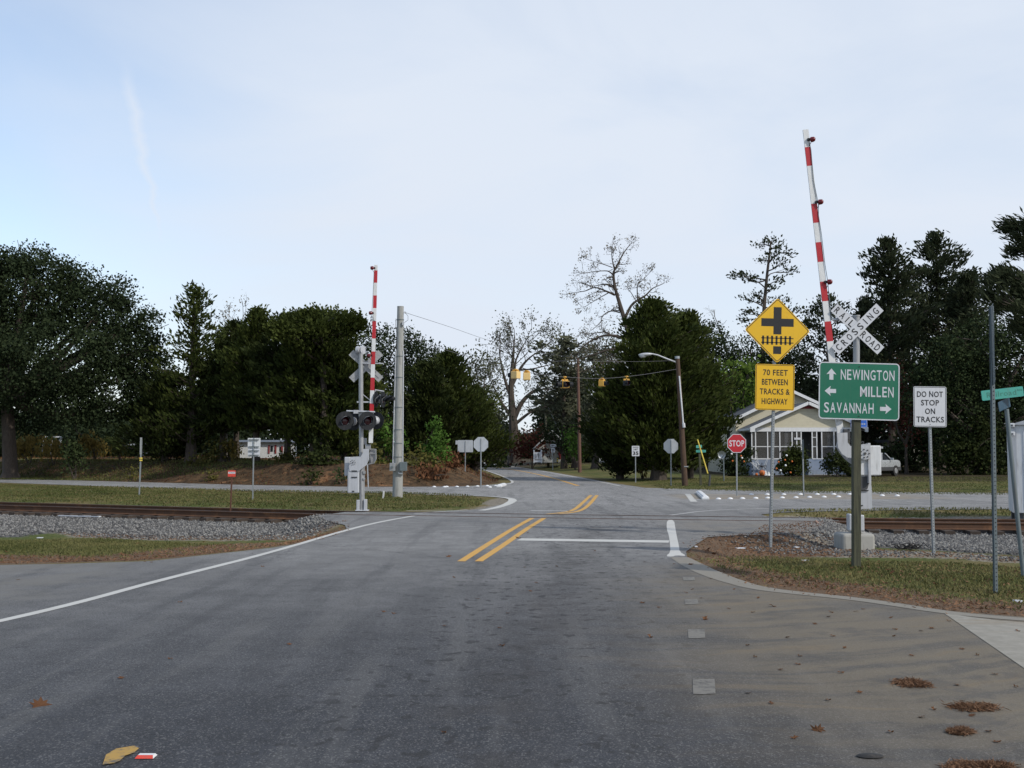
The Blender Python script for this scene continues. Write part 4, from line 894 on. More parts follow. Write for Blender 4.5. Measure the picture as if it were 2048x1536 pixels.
broad_tree('broadleaf_tree', 335, 80, [(330,745,34,34),(350,790,40,40),(300,780,40,40),(375,820,40,36)], 'oak', 'dark leafy tree between the live oak and the open layered cedar', dens=5, per=28, leaf=.16, spread=.36)
broad_tree('dark_tree', 1840, 92, [(1835,610,34,50),(1760,640,36,44),(1925,600,34,50),(1830,700,60,50),(1960,660,40,50),(1740,720,44,50),(1700,770,40,46)], 'pine', 'dark tree filling the gaps between the tall evergreens', dens=4.5, per=28, leaf=.16, spread=.42)
# a dark band of woodland closing the view
m_ = []
def wood_mass(px0, px1, Y, py0, n, nm='woodland', mt_='oak', leaf=.42):
    X0, X1 = at(px0, 900, Y).x, at(px1, 900, Y).x; top = at(1024, py0, Y).z
    cx_ = rng.uniform(X0, X1, n); hh = top * (0.62 + .38 * vnoise(cx_, cx_ * 0, 5.0, 3)); C = np.stack([cx_, Y + rng.normal(size=n) * 3.5, rng.random(n) ** .8 * hh], 1)
    C, sz, tn = clumps(C, 12, .6, leaf); C[:, 2] = np.maximum(C[:, 2], .1); o = leaf_obj(nm, C, sz, mt_, None, None, tint=tn * .6); o['kind'] = 'stuff'; return o
wood_mass(-500, 1010, 125, 800, 4600)
wood_mass(-500, 500, 103, 812, 4200, leaf=.34)
wood_mass(1080, 1500, 140, 790, 2600)
wood_mass(1480, 2600, 108, 700, 3600)
wood_mass(940, 1110, 215, 865, 1500, leaf=.6)
# ================================================================== things
def pxbox(mb, x0, y0, x1, y1, Ya, Yb):
    """box whose front face covers a surveyed rectangle at depth Ya, reaching back to Yb"""
    a, b = at(x0, y1, Ya), at(x1, y0, Ya); return mb.box((a.x, Ya, a.z), (b.x, Yb, b.z))
def pxprism(mb, pts, Ya, t):
    P = [at(x, y, Ya) for x, y in pts]; n = len(P)
    vs = [(p.x, Ya, p.z) for p in P] + [(p.x, Ya + t, p.z) for p in P]
    area = sum(P[i].x * P[(i+1)%n].z - P[(i+1)%n].x * P[i].z for i in range(n)); fr = list(range(n))
    if area < 0: fr = fr[::-1]
    mb.add(vs, [tuple(fr), tuple(n + i for i in reversed(fr))] + [(i, (i+1)%n, n+(i+1)%n, n+i) for i in range(n)]); return mb
def uchannel(mb, p, q, w=.055, d=.03):
    """perforated U-channel sign post: web with flanges and a row of punched holes shown as dark pits"""
    p, q = Vector(p), Vector(q); mb.cur = 0; L = (q - p).length; u = (q - p).normalized(); sx = Vector((1, 0, 0))
    mb.bar(p, q, w * .5, .004, up=(0, 1, 0))
    for s_ in (-1, 1):
        mb.bar(p + sx * s_ * w * .28 + Vector((0, d * .45, 0)), q + sx * s_ * w * .28 + Vector((0, d * .45, 0)), .004, d, up=(0, 1, 0)); mb.bar(p + sx * s_ * w * .39 + Vector((0, d, 0)), q + sx * s_ * w * .39 + Vector((0, d, 0)), w * .22, .004, up=(0, 1, 0))
    mb.cur = 1; k = int(L / .05)
    for i in range(1, k): c = p + u * i * L / k; mb.disc(c + Vector((0, -.003, 0)), (0, -1, 0), .008, .002, 6)
    mb.cur = 0; return mb
def post(name, root, base, top, kind='u', w=.055, mats=None):
    mb = MB()
    if kind == 'u': uchannel(mb, base, top, w); return obj(name, mb, mats or ['galv', 'black'], root)
    if kind == 'tube': mb.tube([base, top], w / 2, 12); return obj(name, mb, mats or 'galv', root, True)
    if kind == 'wood': mb.bar(base, top, w, w, up=(0, 1, 0)); return obj(name, mb, mats or 'woodgrey', root, bevel=.006)
    if kind == 'sq': mb.bar(base, top, w, w, up=(0, 1, 0)); return obj(name, mb, mats or 'galvdark', root, bevel=.004)
def panel(name, root, w, h, r, face, loc, border=None, bin_=.012, bw=.012, roll=0, yaw=0, edge=None, back='signback', t=.003, outline=None):
    """rounded sheet sign; border is an inset line; edge a rim colour"""
    mb = MB(); mb.prism(rrect(w, h, r), t); mats = [edge or face]
    mb2 = MB()
    o = obj(name, mb, mats, root, local=True)
    if edge: mb2.add([(u, -t/2 - .0012, v) for u, v in rrect(w - .02, h - .02, max(r - .01, .004))], [tuple(range(24))]); f = obj('face_sheet', mb2, face, o, local=True)
    bk = MB(); bk.add([(u, t/2 + .0012, v) for u, v in rrect(w - .004, h - .004, r)], [tuple(reversed(range(24)))]); obj('back_sheet', bk, back, o, local=True)
    if border:
        b = MB(); ring(b, rrect(w - 2*bin_, h - 2*bin_, max(r - bin_, .004)), rrect(w - 2*bin_ - 2*bw, h - 2*bin_ - 2*bw, max(r - bin_ - bw, .003)), -t/2 - .0024); obj('border', b, border, o, local=True)
    return place(o, loc, roll, yaw)
def letter(parent, items, mat_, y=-.0042, join=False):
    mb = MB(); o = None
    for it in items:
        text_mesh(it[0], it[1], it[2], center=it[3], rot=it[4] if len(it) > 4 else 0, y=y, mb=mb, bold=it[5] if len(it) > 5 else .018)
        if not join: o = obj('lettering', mb, mat_, parent, local=True); mb = MB()
    return obj('lettering', mb, mat_, parent, local=True) if join else o
def bolts(parent, pts, y=-.006, r=.008, mat_='black'):
    for u, v in pts: mb = MB(); mb.disc((u, y, v), (0, -1, 0), r, .006, 8); obj('bolt', mb, mat_, parent, local=True)

def word(parent, s, w, h, cx, cy, mat_, bold=.01, y=-.0042):
    """highway lettering: each character fitted to its own cell so wide letters keep their shape"""
    wt = [{'I': .26, 'M': 1.25, 'W': 1.5, 'E': .82, 'L': .80}.get(ch, 1.0) for ch in s]; gap = .24; tot = sum(wt) + gap * (len(s) - 1); x = cx - w / 2; mb = MB()
    for ch, q in zip(s, wt): cw = w * q / tot; text_mesh(ch, cw, h, center=(x + cw / 2, cy), y=y, mb=mb, bold=bold); x += cw + w * gap / tot
    return obj('lettering', mb, mat_, parent, local=True)
# ---- yellow warning sign: crossroads over tracks, with its plate
Y = 21.3; b = foot(1538, Y); root = thing('warning_sign', b, 'yellow diamond sign with crossroads and track symbol above a 70 FEET BETWEEN TRACKS & HIGHWAY plate', 'road sign')
top = at(1552.5, 605, Y); post('post', root, b - Vector((0, 0, .2)), top + Vector((0, .03, 0)), 'u', .065); k = Y / F
s_ = .905; c0 = at(1554.5, 661, Y) - Vector((0, .012, 0)); mb = MB()
dm = lambda a, r: [(u * cos(pi/4) - v * sin(pi/4), u * sin(pi/4) + v * cos(pi/4)) for u, v in rrect(a, a, r)]
mb.prism(dm(s_, .05), .003); pn = obj('sign_panel', mb, 'yellow', root, local=True)
bk = MB(); bk.add([(u, .003, v) for u, v in dm(s_ - .01, .05)], [tuple(reversed(range(24)))]); obj('back_sheet', bk, 'signback', pn, local=True)
bb_ = MB(); ring(bb_, dm(s_ - .03, .04), dm(s_ - .056, .03), -.0026); obj('border', bb_, 'black', pn, local=True)
sy = MB(); q = k
def rc(x0, y0, x1, y1): sy.add([((x0)*q, -.0028, (y0)*q), ((x1)*q, -.0028, (y0)*q), ((x1)*q, -.0028, (y1)*q), ((x0)*q, -.0028, (y1)*q)], [(0,1,2,3)])
sy = MB(); rc(-8, 24, 8, 47); rc(-32.5, 8, 32.5, 24); rc(-8, -8, 8, 8)
for i in range(7): rc(-28.5 + i * 9 - 2, -29, -28.5 + i * 9 + 2, -11)
rc(-32.5, -16.6, 32.5, -14.8); rc(-32.5, -25.6, 32.5, -23.8); rc(-8, -47.5, 8, -32)
obj('symbol', sy, 'black', pn, local=True); place(pn, c0, roll=R(1.6))
c1 = at(1549.3, 774.5, Y) - Vector((0, .012, 0)); w, h = 78 * k, 92 * k
pl = panel('plate', root, w, h, .035, 'yellow', c1, 'black', .012, .009, roll=R(1.6))
letter(pl, [('70 FEET', .48, .115, (.01, .285), 0, .012), ('BETWEEN', .50, .115, (0, .1), 0, .014), ('TRACKS &', .58, .115, (.0, -.085), 0, .012), ('HIGHWAY', .50, .115, (0, -.275), 0, .014)], 'black')
bolts(pl, [(0, -.32)], r=.007)

# ---- green direction sign
Y = 17.1; b = foot(1707, Y); root = thing('direction_sign', b, 'green sign reading NEWINGTON, MILLEN and SAVANNAH with arrows on a square wooden post', 'road sign'); k = Y / F
post('post', root, b - Vector((0, 0, .3)), at(1712.5, 730, Y), 'wood', .118)
c0 = at(1714.6, 783, Y) - Vector((0, .085, 0)); W_, H_ = 159 * k, 114 * k
pn = panel('sign_panel', root, W_, H_, .06, 'green', c0, 'signwhite', .0, .017, roll=R(1.7), yaw=R(-2))
word(pn, 'NEWINGTON', 106*k, 20.5*k, 16.5*k, 32.5*k, 'signwhite'); word(pn, 'MILLEN', 66*k, 20.5*k, 35*k, -.5*k, 'signwhite'); word(pn, 'SAVANNAH', 98*k, 20.5*k, -20*k, -34*k, 'signwhite')
def arrow(cx, cy, a):
    P = [(-10,-1),(0,11),(10,-1),(4,0.5),(4,-11.5),(-4,-11.5),(-4,.5)]; ca, sa = cos(a), sin(a); ar = MB()
    ar.add([((cx + u*ca - v*sa)*k, -.0042, (cy + u*sa + v*ca)*k) for u, v in P], [(1,0,6,3,2),(6,5,4,3)]); obj('arrow', ar, 'signwhite', pn, local=True)
arrow(-55, 33, 0); arrow(-57, -1, pi/2); arrow(53, -34, -pi/2); bolts(pn, [(0, 49*k), (0, -50*k)], r=.009)

# ---- DO NOT STOP ON TRACKS
Y = 20.0; b = foot(1864, Y); root = thing('regulatory_sign', b, 'white DO NOT STOP ON TRACKS sign on a steel channel post', 'road sign'); k = Y / F
post('post', root, b - Vector((0, 0, .2)), at(1859, 776, Y) + Vector((0, .02, 0)), 'u', .062)
pn = panel('sign_panel', root, 66*k, 81*k, .035, 'signwhite', at(1859.5, 813.5, Y) - Vector((0, .012, 0)), 'black', .010, .008, roll=R(.8))
letter(pn, [('DO NOT', 52*k, 11.5*k, (0, 25*k), 0, .016), ('STOP', 36*k, 11.5*k, (0, 8*k), 0, .016), ('ON', 20*k, 11.5*k, (0, -9*k), 0, .016), ('TRACKS', 55*k, 11.5*k, (0, -25.5*k), 0, .016)], 'black'); bolts(pn, [(0, 31*k), (0, -35*k)], r=.007)

# ---- STOP sign and the octagon backs
def octo(name, px, py, r_px, base_px, Y, label, front, tilt=0):
    b = foot(base_px, Y); root = thing(name, b, label, 'stop sign'); k = Y / F; r = r_px * k / cos(pi/8)
    post('post', root, b - Vector((0, 0, .2)), at(px, py - r_px * .8, Y) + Vector((0, .02 if front else -.02, 0)), 'u', .06)
    P = [(r * cos(pi/8 + i*pi/4), r * sin(pi/8 + i*pi/4)) for i in range(8)]; mb = MB(); mb.prism(P, .003); o = obj('sign_panel', mb, 'signwhite' if front else 'signback', root, local=True)
    f = MB(); s_ = -1 if front else 1; P2 = [(u * .94, s_ * .0028, v * .94) for u, v in P]; f.add(P2, [tuple(range(8))] if front else [tuple(reversed(range(8)))]); obj('face_sheet', f, 'red', o, local=True)
    if front: letter(o, [('STOP', 1.48 * r, .62 * r, (0, 0), 0, .02)], 'signwhite')
    else:
        m2 = MB(); text_mesh('STOP', 1.48 * r, .62 * r, y=0, mb=m2); m2.v = [(-u, .0045, v) for u, y, v in m2.v]; m2.f = [tuple(reversed(q)) for q in m2.f]; obj('lettering', m2, 'signwhite', o, local=True)
        bolts(o, [(0, .7 * r), (0, -.6 * r)], r=.01)
    place(o, at(px, py, Y) - Vector((0, .012 if front else -.012, 0)), roll=tilt); return root
octo('stop_sign', 1473.4, 886.8, 18.6, 1473, 42.2, 'red STOP sign facing us on the splitter island by the white buttons', True)
octo('stop_sign', 961.8, 888.5, 14.4, 962, 52.4, 'blank grey back of the octagonal sign left of the bending road', False)
octo('stop_sign', 1341.8, 892.3, 14.3, 1341.5, 54.5, 'blank grey back of the octagonal sign beside the wooden lamp pole', False)
# ---- sign backs on the left
Y = 61; b = foot(930.5, Y); root = thing('sign_back', b, 'wide rectangular sign seen from behind on the red brown bank', 'road sign'); k = Y / F
post('post', root, b - Vector((0, 0, .2)), at(930.5, 882, Y), 'u', .06); panel('sign_panel', root, 30.5*k, 24*k, .04, 'signback', at(930.7, 892.3, Y) + Vector((0, .03, 0))); panel('small_plate', root, 6*k, 8*k, .01, 'signback', at(914, 885, Y + 1) + Vector((0, .03, 0)))
Y = 40.3; b = foot(506.5, Y); root = thing('sign_back', b, 'two stacked white sign plates seen from behind on one thin post', 'road sign'); k = Y / F
post('post', root, b - Vector((0, 0, .2)), at(507.5, 876, Y), 'u', .05)
p1 = panel('sign_panel', root, 25.5*k, 20.5*k, .02, 'white', at(507.7, 886.3, Y) + Vector((0, .04, 0)), back='white'); p2 = panel('sign_panel', root, 24*k, 16*k, .02, 'signwhite', at(507.4, 905, Y) + Vector((0, .04, 0)), back='white')
mb = MB(); [mb.bar(at(497, y, Y) , at(518, y, Y), .04, .02) for y in (879, 893, 901, 910)]; obj('bracket', mb, 'galvdark', root)
Y = 44; b = foot(279.7, Y); root = thing('edge_on_sign', b, 'sign turned edge on with an orange band on its leaning thin post, left grass', 'road sign'); k = Y / F
post('post', root, b - Vector((0, 0, .2)), at(282.5, 876, Y), 'u', .06); pn = panel('sign_panel', root, .62, 34*k, .03, 'signback', at(281.2, 892, Y) + Vector((0, .05, 0)), yaw=R(101)); mb = MB(); pxbox(mb, 279, 915, 283.5, 918, Y - .03, Y + .05); pxbox(mb, 279, 919.5, 283.5, 922, Y - .03, Y + .05); obj('reflective_band', mb, 'guard', root)
Y = 31.6; b = foot(462, Y); b.z = H(b.x, Y); root = thing('cable_marker', b, 'small red marker sign with a white strip on a rusty post behind the rail', 'marker sign'); k = Y / F
post('post', root, b - Vector((0, 0, .2)), at(463.3, 950, Y) + Vector((0, .03, 0)), 'sq', .04, 'rustpost'); pn = panel('sign_panel', root, 15.5*k, 12.5*k, .01, 'orange_red', at(463.5, 947, Y)); mb = MB(); mb.add([(u*k, -.0026, v*k) for u, v in ((-7, -.5), (7, -.5), (7, 3.4), (-7, 3.4))], [(0,1,2,3)]); obj('white_strip', mb, 'signwhite', pn, local=True)
mb = MB(); [mb.add([(u*k, -.0036, (v+.9)*k) for u, v in ((a, 0), (a+w, 0), (a+w, 1.1), (a, 1.1))], [(0,1,2,3)]) for a, w in ((-4.5, 1.6), (-1.5, 1), (0, 1.4), (2.2, 1.2), (4, 1.4))]; obj('lettering', mb, 'cladding', pn, local=True)
# ---- speed limit
Y = 61; b = foot(1271, Y); root = thing('speed_sign', b, 'white SPEED LIMIT 35 sign in front of the dark cedars', 'road sign'); k = Y / F
post('post', root, b - Vector((0, 0, .2)), at(1271, 893, Y) + Vector((0, .02, 0)), 'u', .055); pn = panel('sign_panel', root, 15*k, 20.5*k, .03, 'signwhite', at(1271.2, 902, Y) - Vector((0, .012, 0)))
letter(pn, [('SPEED', 11*k, 3*k, (0, 7*k)), ('LIMIT', 9*k, 3*k, (0, 2.8*k)), ('35', 11.5*k, 7.5*k, (0, -4.5*k), 0, .04)], 'black')
# ---- street name blades
def blade(root, px, py, w, h, Y, mat_, txt, tm, yaw=0, roll=0, th=.006, small=None):
    mb = MB(); mb.prism(rrect(w, h, h * .12), th); o = obj('name_blade', mb, mat_, root, local=True)
    it = [(txt, w * .7, h * .52, (-.03 * w if small else 0, 0), 0, .0)]
    if small: it.append((small, w * .13, h * .25, (w * .41, h * .18), 0, .0))
    letter(o, it, tm, y=-th/2 - .0015); return place(o, at(px, py, Y), roll, yaw)
Y = 54; b = foot(1401, Y); root = thing('street_name_sign', b, 'two small green street name blades on a short post by the wooden lamp pole', 'street sign'); k = Y / F
post('post', root, b - Vector((0, 0, .2)), at(1399, 897, Y), 'wood', .10, 'woodgrey'); blade(root, 1398, 893, 13*k, 5.5*k, Y - .1, 'teal', 'SCOTT ST', 'signwhite', yaw=R(20), roll=R(-4)) if False else blade(root, 1398, 893, 13*k, 5.5*k, Y - .1, 'teal', 'IIIII II', 'fadedtext', yaw=R(20), roll=R(-4)); blade(root, 1402, 902.3, 19.5*k, 5*k, Y - .1, 'teal', 'IIII IIIII', 'fadedtext')
Y = 15.4; b = foot(2042, Y); root = thing('street_name_sign', b, 'faded green Railroad Ave blade on a leaning dark green pole', 'street sign'); k = Y / F
post('post', root, b - Vector((0, 0, .2)), at(2013, 818, Y), 'tube', .06, mats='galvdark'); o = blade(root, 2005, 787, 87*k, 20*k, Y - .05, 'teal', 'Railroad', 'fadedtext', roll=R(-6.5), yaw=R(4), small='Ave')
o = blade(root, 2009, 808, 38*k, 20*k, Y + .05, 'blueblade', 'Ash', 'fadedtext', roll=R(-14), yaw=R(-48)) if False else obj('cross_blade', MB().prism(rrect(46*k, 19*k, .01), .006), 'blueblade', root, local=True); place(o, at(2008.5, 809, Y + .02), R(-15), R(38))
Y = 13.55; b = foot(1985, Y); root = thing('tall_post', b, 'tall perforated steel post with its sign turned edge on, near the right edge', 'sign post')
post('post', root, b - Vector((0, 0, .2)), at(1984.5, 612, Y), 'u', .058, ['galvdark', 'black']); pn = panel('sign_panel', root, .76, 158*Y/F, .03, 'galvdark', at(1983.2, 692, Y) + Vector((0, -.02, 0)), yaw=R(69.5), back='galvdark')
Y = 42; b = foot(1606.5, Y); root = thing('edge_on_sign', b, 'thin grey post with an edge on sign between the porch bush and the steps', 'road sign')
post('post', root, b - Vector((0, 0, .2)), at(1605.5, 880, Y), 'u', .055); panel('sign_panel', root, .6, 38*Y/F, .02, 'galvdark', at(1606.5, 898, Y), yaw=R(79), back='galvdark')
Y = 52; b = foot(737.6, Y); root = thing('thin_stake', b, 'thin pale stake leaning at the foot of the bank behind the signal mast', 'stake'); post('post', root, b - Vector((0, 0, .1)), at(735, 928, Y), 'sq', .045, 'signback')
Y = 41.5; b = foot(766.5, Y); root = thing('white_stub', b, 'short white stub marker in the grass left of the concrete pole', 'marker post'); post('post', root, b - Vector((0, 0, .1)), at(767.7, 982, Y), 'sq', .06, 'white')

# ---- far signs
Y = 104; b = foot(1105.5, Y); root = thing('route_sign', b, 'white route 24 marker with an arrow plate on the far verge', 'road sign'); k = Y / F
post('post', root, b - Vector((0, 0, .2)), at(1105.5, 888, Y) + Vector((0, .02, 0)), 'u', .07); o = panel('arrow_plate', root, 10.5*k, 5.5*k, .03, 'signwhite', at(1106, 891, Y)); mb = MB(); mb.add([(u*k, -.003, v*k) for u, v in ((-3.6, 0), (-1.4, 1.7), (-1.4, .7), (3.2, .7), (3.2, -.7), (-1.4, -.7), (-1.4, -1.7))], [(0, 6, 2, 1), (6, 5, 4, 3, 2)] if False else [(0, 6, 5, 2), (0, 2, 1), (5, 4, 3, 2)]); obj('arrow', mb, 'black', o, local=True)
mb = MB(); mb.prism([(u*k, v*k) for u, v in ((-3.5,-5),(3,-5),(4.3,-2.5),(4.5,0),(2.8,4.7),(-3.8,4.7),(-4.2,2.5))], .004); o = obj('route_panel', mb, 'signwhite', root, local=True); letter(o, [('24', 5.2*k, 5*k, (0, 0), 0, .04)], 'black'); place(o, at(1106, 900, Y), 0)
Y = 102; b = foot(1075.5, Y); root = thing('yard_sign', b, 'white framed signboard between two posts on the far verge', 'yard sign'); k = Y / F
mb = MB(); pxbox(mb, 1067, 903, 1069.2, 926, Y, Y + .12); obj('leg', mb, 'white', root); mb = MB(); pxbox(mb, 1082, 903, 1084.2, 926, Y, Y + .12); obj('leg', mb, 'white', root); mb = MB(); pxbox(mb, 1068.7, 904.5, 1082.5, 919, Y + .03, Y + .07); o = obj('board', mb, 'signwhite', root); mb = MB(); pxbox(mb, 1069, 920.5, 1082.5, 924.5, Y + .03, Y + .07); obj('lower_board', mb, 'signwhite', root)
bo = at(1075.6, 911.5, Y); mb = MB(); mb.bar((bo.x - .26, Y + .015, bo.z - .26), (bo.x + .04, Y + .015, bo.z + .24), .06, .01); mb.bar((bo.x + .04, Y + .015, bo.z + .24), (bo.x + .1, Y + .015, bo.z - .26), .06, .01); mb.bar((bo.x - .25, Y + .015, bo.z + .25), (bo.x - .15, Y + .015, bo.z - .2), .05, .01); mb.bar((bo.x + .12, Y + .015, bo.z + .12), (bo.x + .25, Y + .015, bo.z - .15), .05, .01); obj('lettering', mb, 'cladding', o); mb = MB(); [mb.ellipsoid(at(x, 902, Y + .06), (.08, .08, .12), 6, 5) for x in (1068, 1083)]; obj('finial', mb, 'white', root)
Y = 150; b = foot(994, Y); root = thing('far_street_sign', b, 'green street name board on the far verge beyond the bend', 'street sign'); k = Y / F
post('post', root, b, at(995.5, 893, Y), 'sq', .09, 'woodgrey'); mb = MB(); pxbox(mb, 987, 892, 1001.5, 896, Y - .1, Y - .06); obj('name_blade', mb, 'teal', root)
b = foot(990.5, Y - 2); root = thing('far_stop_sign', b, 'tiny red stop sign beside the far green street name board', 'stop sign'); post('post', root, b, at(990.7, 897, Y - 2), 'sq', .08, 'galv'); mb = MB(); c = at(991, 900, Y - 2.1); mb.disc(c, (0.5, -1, 0), .24, .02, 8); obj('sign_panel', mb, 'red', root)
b = foot(982.5, Y - 3); root = thing('far_street_sign', b, 'small turned blade on a leaning pole left of the far stop sign', 'street sign'); post('post', root, b, at(984.5, 898, Y - 3), 'sq', .09, 'galv'); mb = MB(); pxbox(mb, 981.5, 897.5, 987, 900.5, Y - 3.1, Y - 3.05); obj('name_blade', mb, 'signback', root)
Y = 73; b = at(884.5, 921, Y); root = thing('mailbox', b, 'little white object showing over the bank weeds left of the blank signs', 'mailbox'); mb = MB(); pxbox(mb, 879.5, 911, 889, 915, Y, Y + .3); obj('box', mb, 'white', root, bevel=.04); mb = MB(); pxbox(mb, 880.5, 916.5, 889, 918.5, Y + .05, Y + .25); pxbox(mb, 883.5, 915, 885, 926, Y + .1, Y + .2); obj('bracket', mb, 'white', root)
Y = 103; root = thing('striped_post', foot(1115, Y), 'short black and yellow post by the red doored house', 'post'); mb = MB(); [pxbox(mb, 1113.5, y, 1116.5, y + 2.3, Y, Y + .12) for y in (916, 920.6)]; obj('yellow_band', mb, 'guard', root); mb = MB(); pxbox(mb, 1113.8, 914, 1116.2, 926, Y + .02, Y + .10); obj('post', mb, 'black', root)

# ================================================================== grade crossing signals
def signal_head(root, cx, cy, r, Y, yaw, name='flasher', lit=True):
    """one crossing flasher: round background, hood, red lens, drum housing"""
    c = at(cx, cy, Y); mt = Matrix.Translation(c) @ Matrix.Rotation(yaw, 4, 'Z'); 
    mb = MB(); mb.disc((0, 0, 0), (0, 1, 0), r, .012, 28); mb.xf(mt); bk = obj('backboard', mb, 'darkhood', root, True)
    mb = MB(); n = 18; ro = r * .46
    for i in range(n):
        a0, a1 = R(-35 + 250 * i / n), R(-35 + 250 * (i + 1) / n)
        f0 = -.30 * (0.35 + .65 * max(0, sin(a0))) ; f1 = -.30 * (.35 + .65 * max(0, sin(a1)))
        mb.add([(ro*cos(a0), -.006, ro*sin(a0)), (ro*cos(a1), -.006, ro*sin(a1)), (ro*cos(a1)*.98, f1*1.0 - .0, ro*sin(a1)*.98), (ro*cos(a0)*.98, f0, ro*sin(a0)*.98)], [(0,1,2,3)])
    mb.xf(mt); obj('hood', mb, 'darkhood', bk)
    mb = MB(); mb.tube([(ro*cos(R(a_)), -.012 - .10*max(0, sin(R(a_))), ro*sin(R(a_))) for a_ in range(-60, 245, 15)], .007, 5); mb.xf(mt); obj('hood_rim', mb, 'silver', bk)
    mb = MB(); mb.ellipsoid((0, -.008, 0), (ro * .93, .03, ro * .93), 18, 8); mb.xf(mt); obj('lens', mb, 'redlens', bk, True)
    mb = MB(); mb.tube([(0, .006, 0), (0, .05, 0), (0, .13, 0), (0, .17, 0)], [ro*1.08, ro*1.1, ro*.9, ro*.45], 18); mb.xf(mt); obj('housing', mb, 'silver2', bk, True)
def arm_bands(root, p, q, w0, w1, d, bands, name='gate_arm'):
    """tapering striped arm from p (bottom) to q (top); bands: [(t0, t1, 'white'|'red')]"""
    p, q = Vector(p), Vector(q); o = None
    mb = MB(); 
    for t0, t1, cl in bands:
        a, b_ = p.lerp(q, t0), p.lerp(q, t1); wa, wb = w0 + (w1 - w0) * t0, w0 + (w1 - w0) * t1; mb.cur = 1 if cl == 'red' else 0
        u = (q - p).normalized(); s_ = u.cross(Vector((0, 1, 0))).normalized()
        vs = [a - s_*wa/2 - Vector((0,d/2,0)), a + s_*wa/2 - Vector((0,d/2,0)), a + s_*wa/2 + Vector((0,d/2,0)), a - s_*wa/2 + Vector((0,d/2,0)), b_ - s_*wb/2 - Vector((0,d/2,0)), b_ + s_*wb/2 - Vector((0,d/2,0)), b_ + s_*wb/2 + Vector((0,d/2,0)), b_ - s_*wb/2 + Vector((0,d/2,0))]
        mb.add(vs, [(0,3,2,1),(4,5,6,7),(0,1,5,4),(1,2,6,5),(2,3,7,6),(3,0,4,7)])
    return obj(name, mb, ['armwhite', 'armred'], root)
def arm_lamp(root, arm, px, py, Y, side):
    c = at(px, py, Y); mb = MB(); mb.disc(c, (1, -.5, 0), .052, .05, 14); mb.ellipsoid(c + Vector((.02, -.02, 0)), (.045, .045, .05), 12, 8); o = obj('arm_lamp', mb, 'lamp_red', root, True)
    mb = MB(); mb.bar(c, c + Vector((-side * .09, .0, 0)), .035, .05); mb.tube([c, c + Vector((side * -.03, 0, -.08)), c + Vector((-side * .06, 0, -.13))], .006, 5); obj('lamp_clip', mb, 'darkhood', o)
# ---- near signal (right)
Y = 21.4; k = Y / F; b = foot(1711, Y); root = thing('crossing_signal', b, 'near railroad crossing signal with crossbuck and tall raised arm behind the green sign', 'crossing signal')
mb = MB(); f = at(1710.5, 1085, Y); mb.box((f.x - .31, Y - .25, b.z - .25), (f.x + .31, Y + .4, at(1710, 1066, Y).z)); obj('foundation', mb, 'concrete', root, bevel=.05)
mp_ = [at(1712.5, 1064, Y), at(1713, 632, Y)]; mb = MB(); mb.tube(mp_, .062, 18); mb.disc(mp_[1], (0, 0, 1), .07, .03, 18); mb.tube([mp_[0], mp_[0] + Vector((0, 0, .05))], .13, 18); obj('mast', mb, 'silver', root, True)
mb = MB(); pxbox(mb, 1714, 1030, 1729, 1062, Y - .12, Y + .14); pxbox(mb, 1699, 1028, 1706, 1062, Y - .1, Y + .1); o = obj('junction_base', mb, 'silver2', root, bevel=.02); mb = MB(); [mb.disc(at(1715.5, y, Y - .13), (0, -1, 0), .022, .03, 6) for y in (1034, 1050)]; obj('bolt', mb, 'galvdark', o)
# crossbuck
cb = at(1712.3, 659, Y) + Vector((0, -.09, 0)); L_, w_ = 1.235, .20
for nm_, ang, yy, txt in (('crossbuck_board', -43.5, .012, 'rr'), ('crossbuck_board', 44.2, -.004, 'cx')):
    mb = MB(); mb.prism([(-L_/2, -w_/2), (L_/2, -w_/2), (L_/2, w_/2), (-L_/2, w_/2)], .004); o = obj(nm_, mb, 'signwhite', root, local=True)
    if txt == 'rr': letter(o, [(ch, .085 if ch != 'I' else .02, .135, (x, 0), 0, .014) for ch, x in zip('RAILROAD', (-.53, -.385, -.27, -.155, .16, .285, .40, .525))], 'black', join=True)
    else: letter(o, [(ch, .088 if ch != 'I' else .02, .135, (x, 0), 0, .014) for ch, x in zip('CROSSING', (-.52, -.37, -.225, -.08, .075, .21, .345, .50))], 'black', join=True)
    for ch in o.children:
        if ch.name.startswith('lettering') and txt == 'rr': pass
    place(o, cb + Vector((0, yy, 0)), roll=R(-ang))
mb = MB(); mb.bar(at(1645, 640, Y + .02), at(1712, 634, Y + .02), .05, .03); mb.bar(at(1664, 640, Y - .02), at(1700, 640, Y - .02), .04, .02); obj('support_bracket', mb, 'silver2', root)
# mechanism
mb = MB(); S1 = [(1674,866),(1695,865),(1695.5,885),(1701,892),(1716,891),(1728,888),(1740,888),(1740,918),(1712,917),(1695,915),(1684,908),(1676,895)]
pxprism(mb, S1, Y - .16, .03); pxprism(mb, [(x + 3.5, y + 3) for x, y in S1[:1]] + [(1674,866),(1677,895),(1685,908),(1696,915),(1712,918),(1705,930),(1690,918),(1680,906),(1673,893)][1:], Y + .18, .03); o = obj('counterweight_arm', mb, 'silver2', root)
mb = MB(); h0 = at(1729, 907, Y - .19); mb.disc(h0, (0, -1, 0), .118, .05, 22); obj('pivot_hub', mb, 'silver2', root, True)
mb = MB(); mb.disc(h0 + Vector((0, -.03, 0)), (0, -1, 0), .026, .03, 8); [mb.disc(h0 + Vector((.08*cos(a), -.03, .08*sin(a))), (0, -1, 0), .014, .02, 6) for a in np.arange(7) * 2*pi/7]; obj('bolt', mb, 'cladding', root)
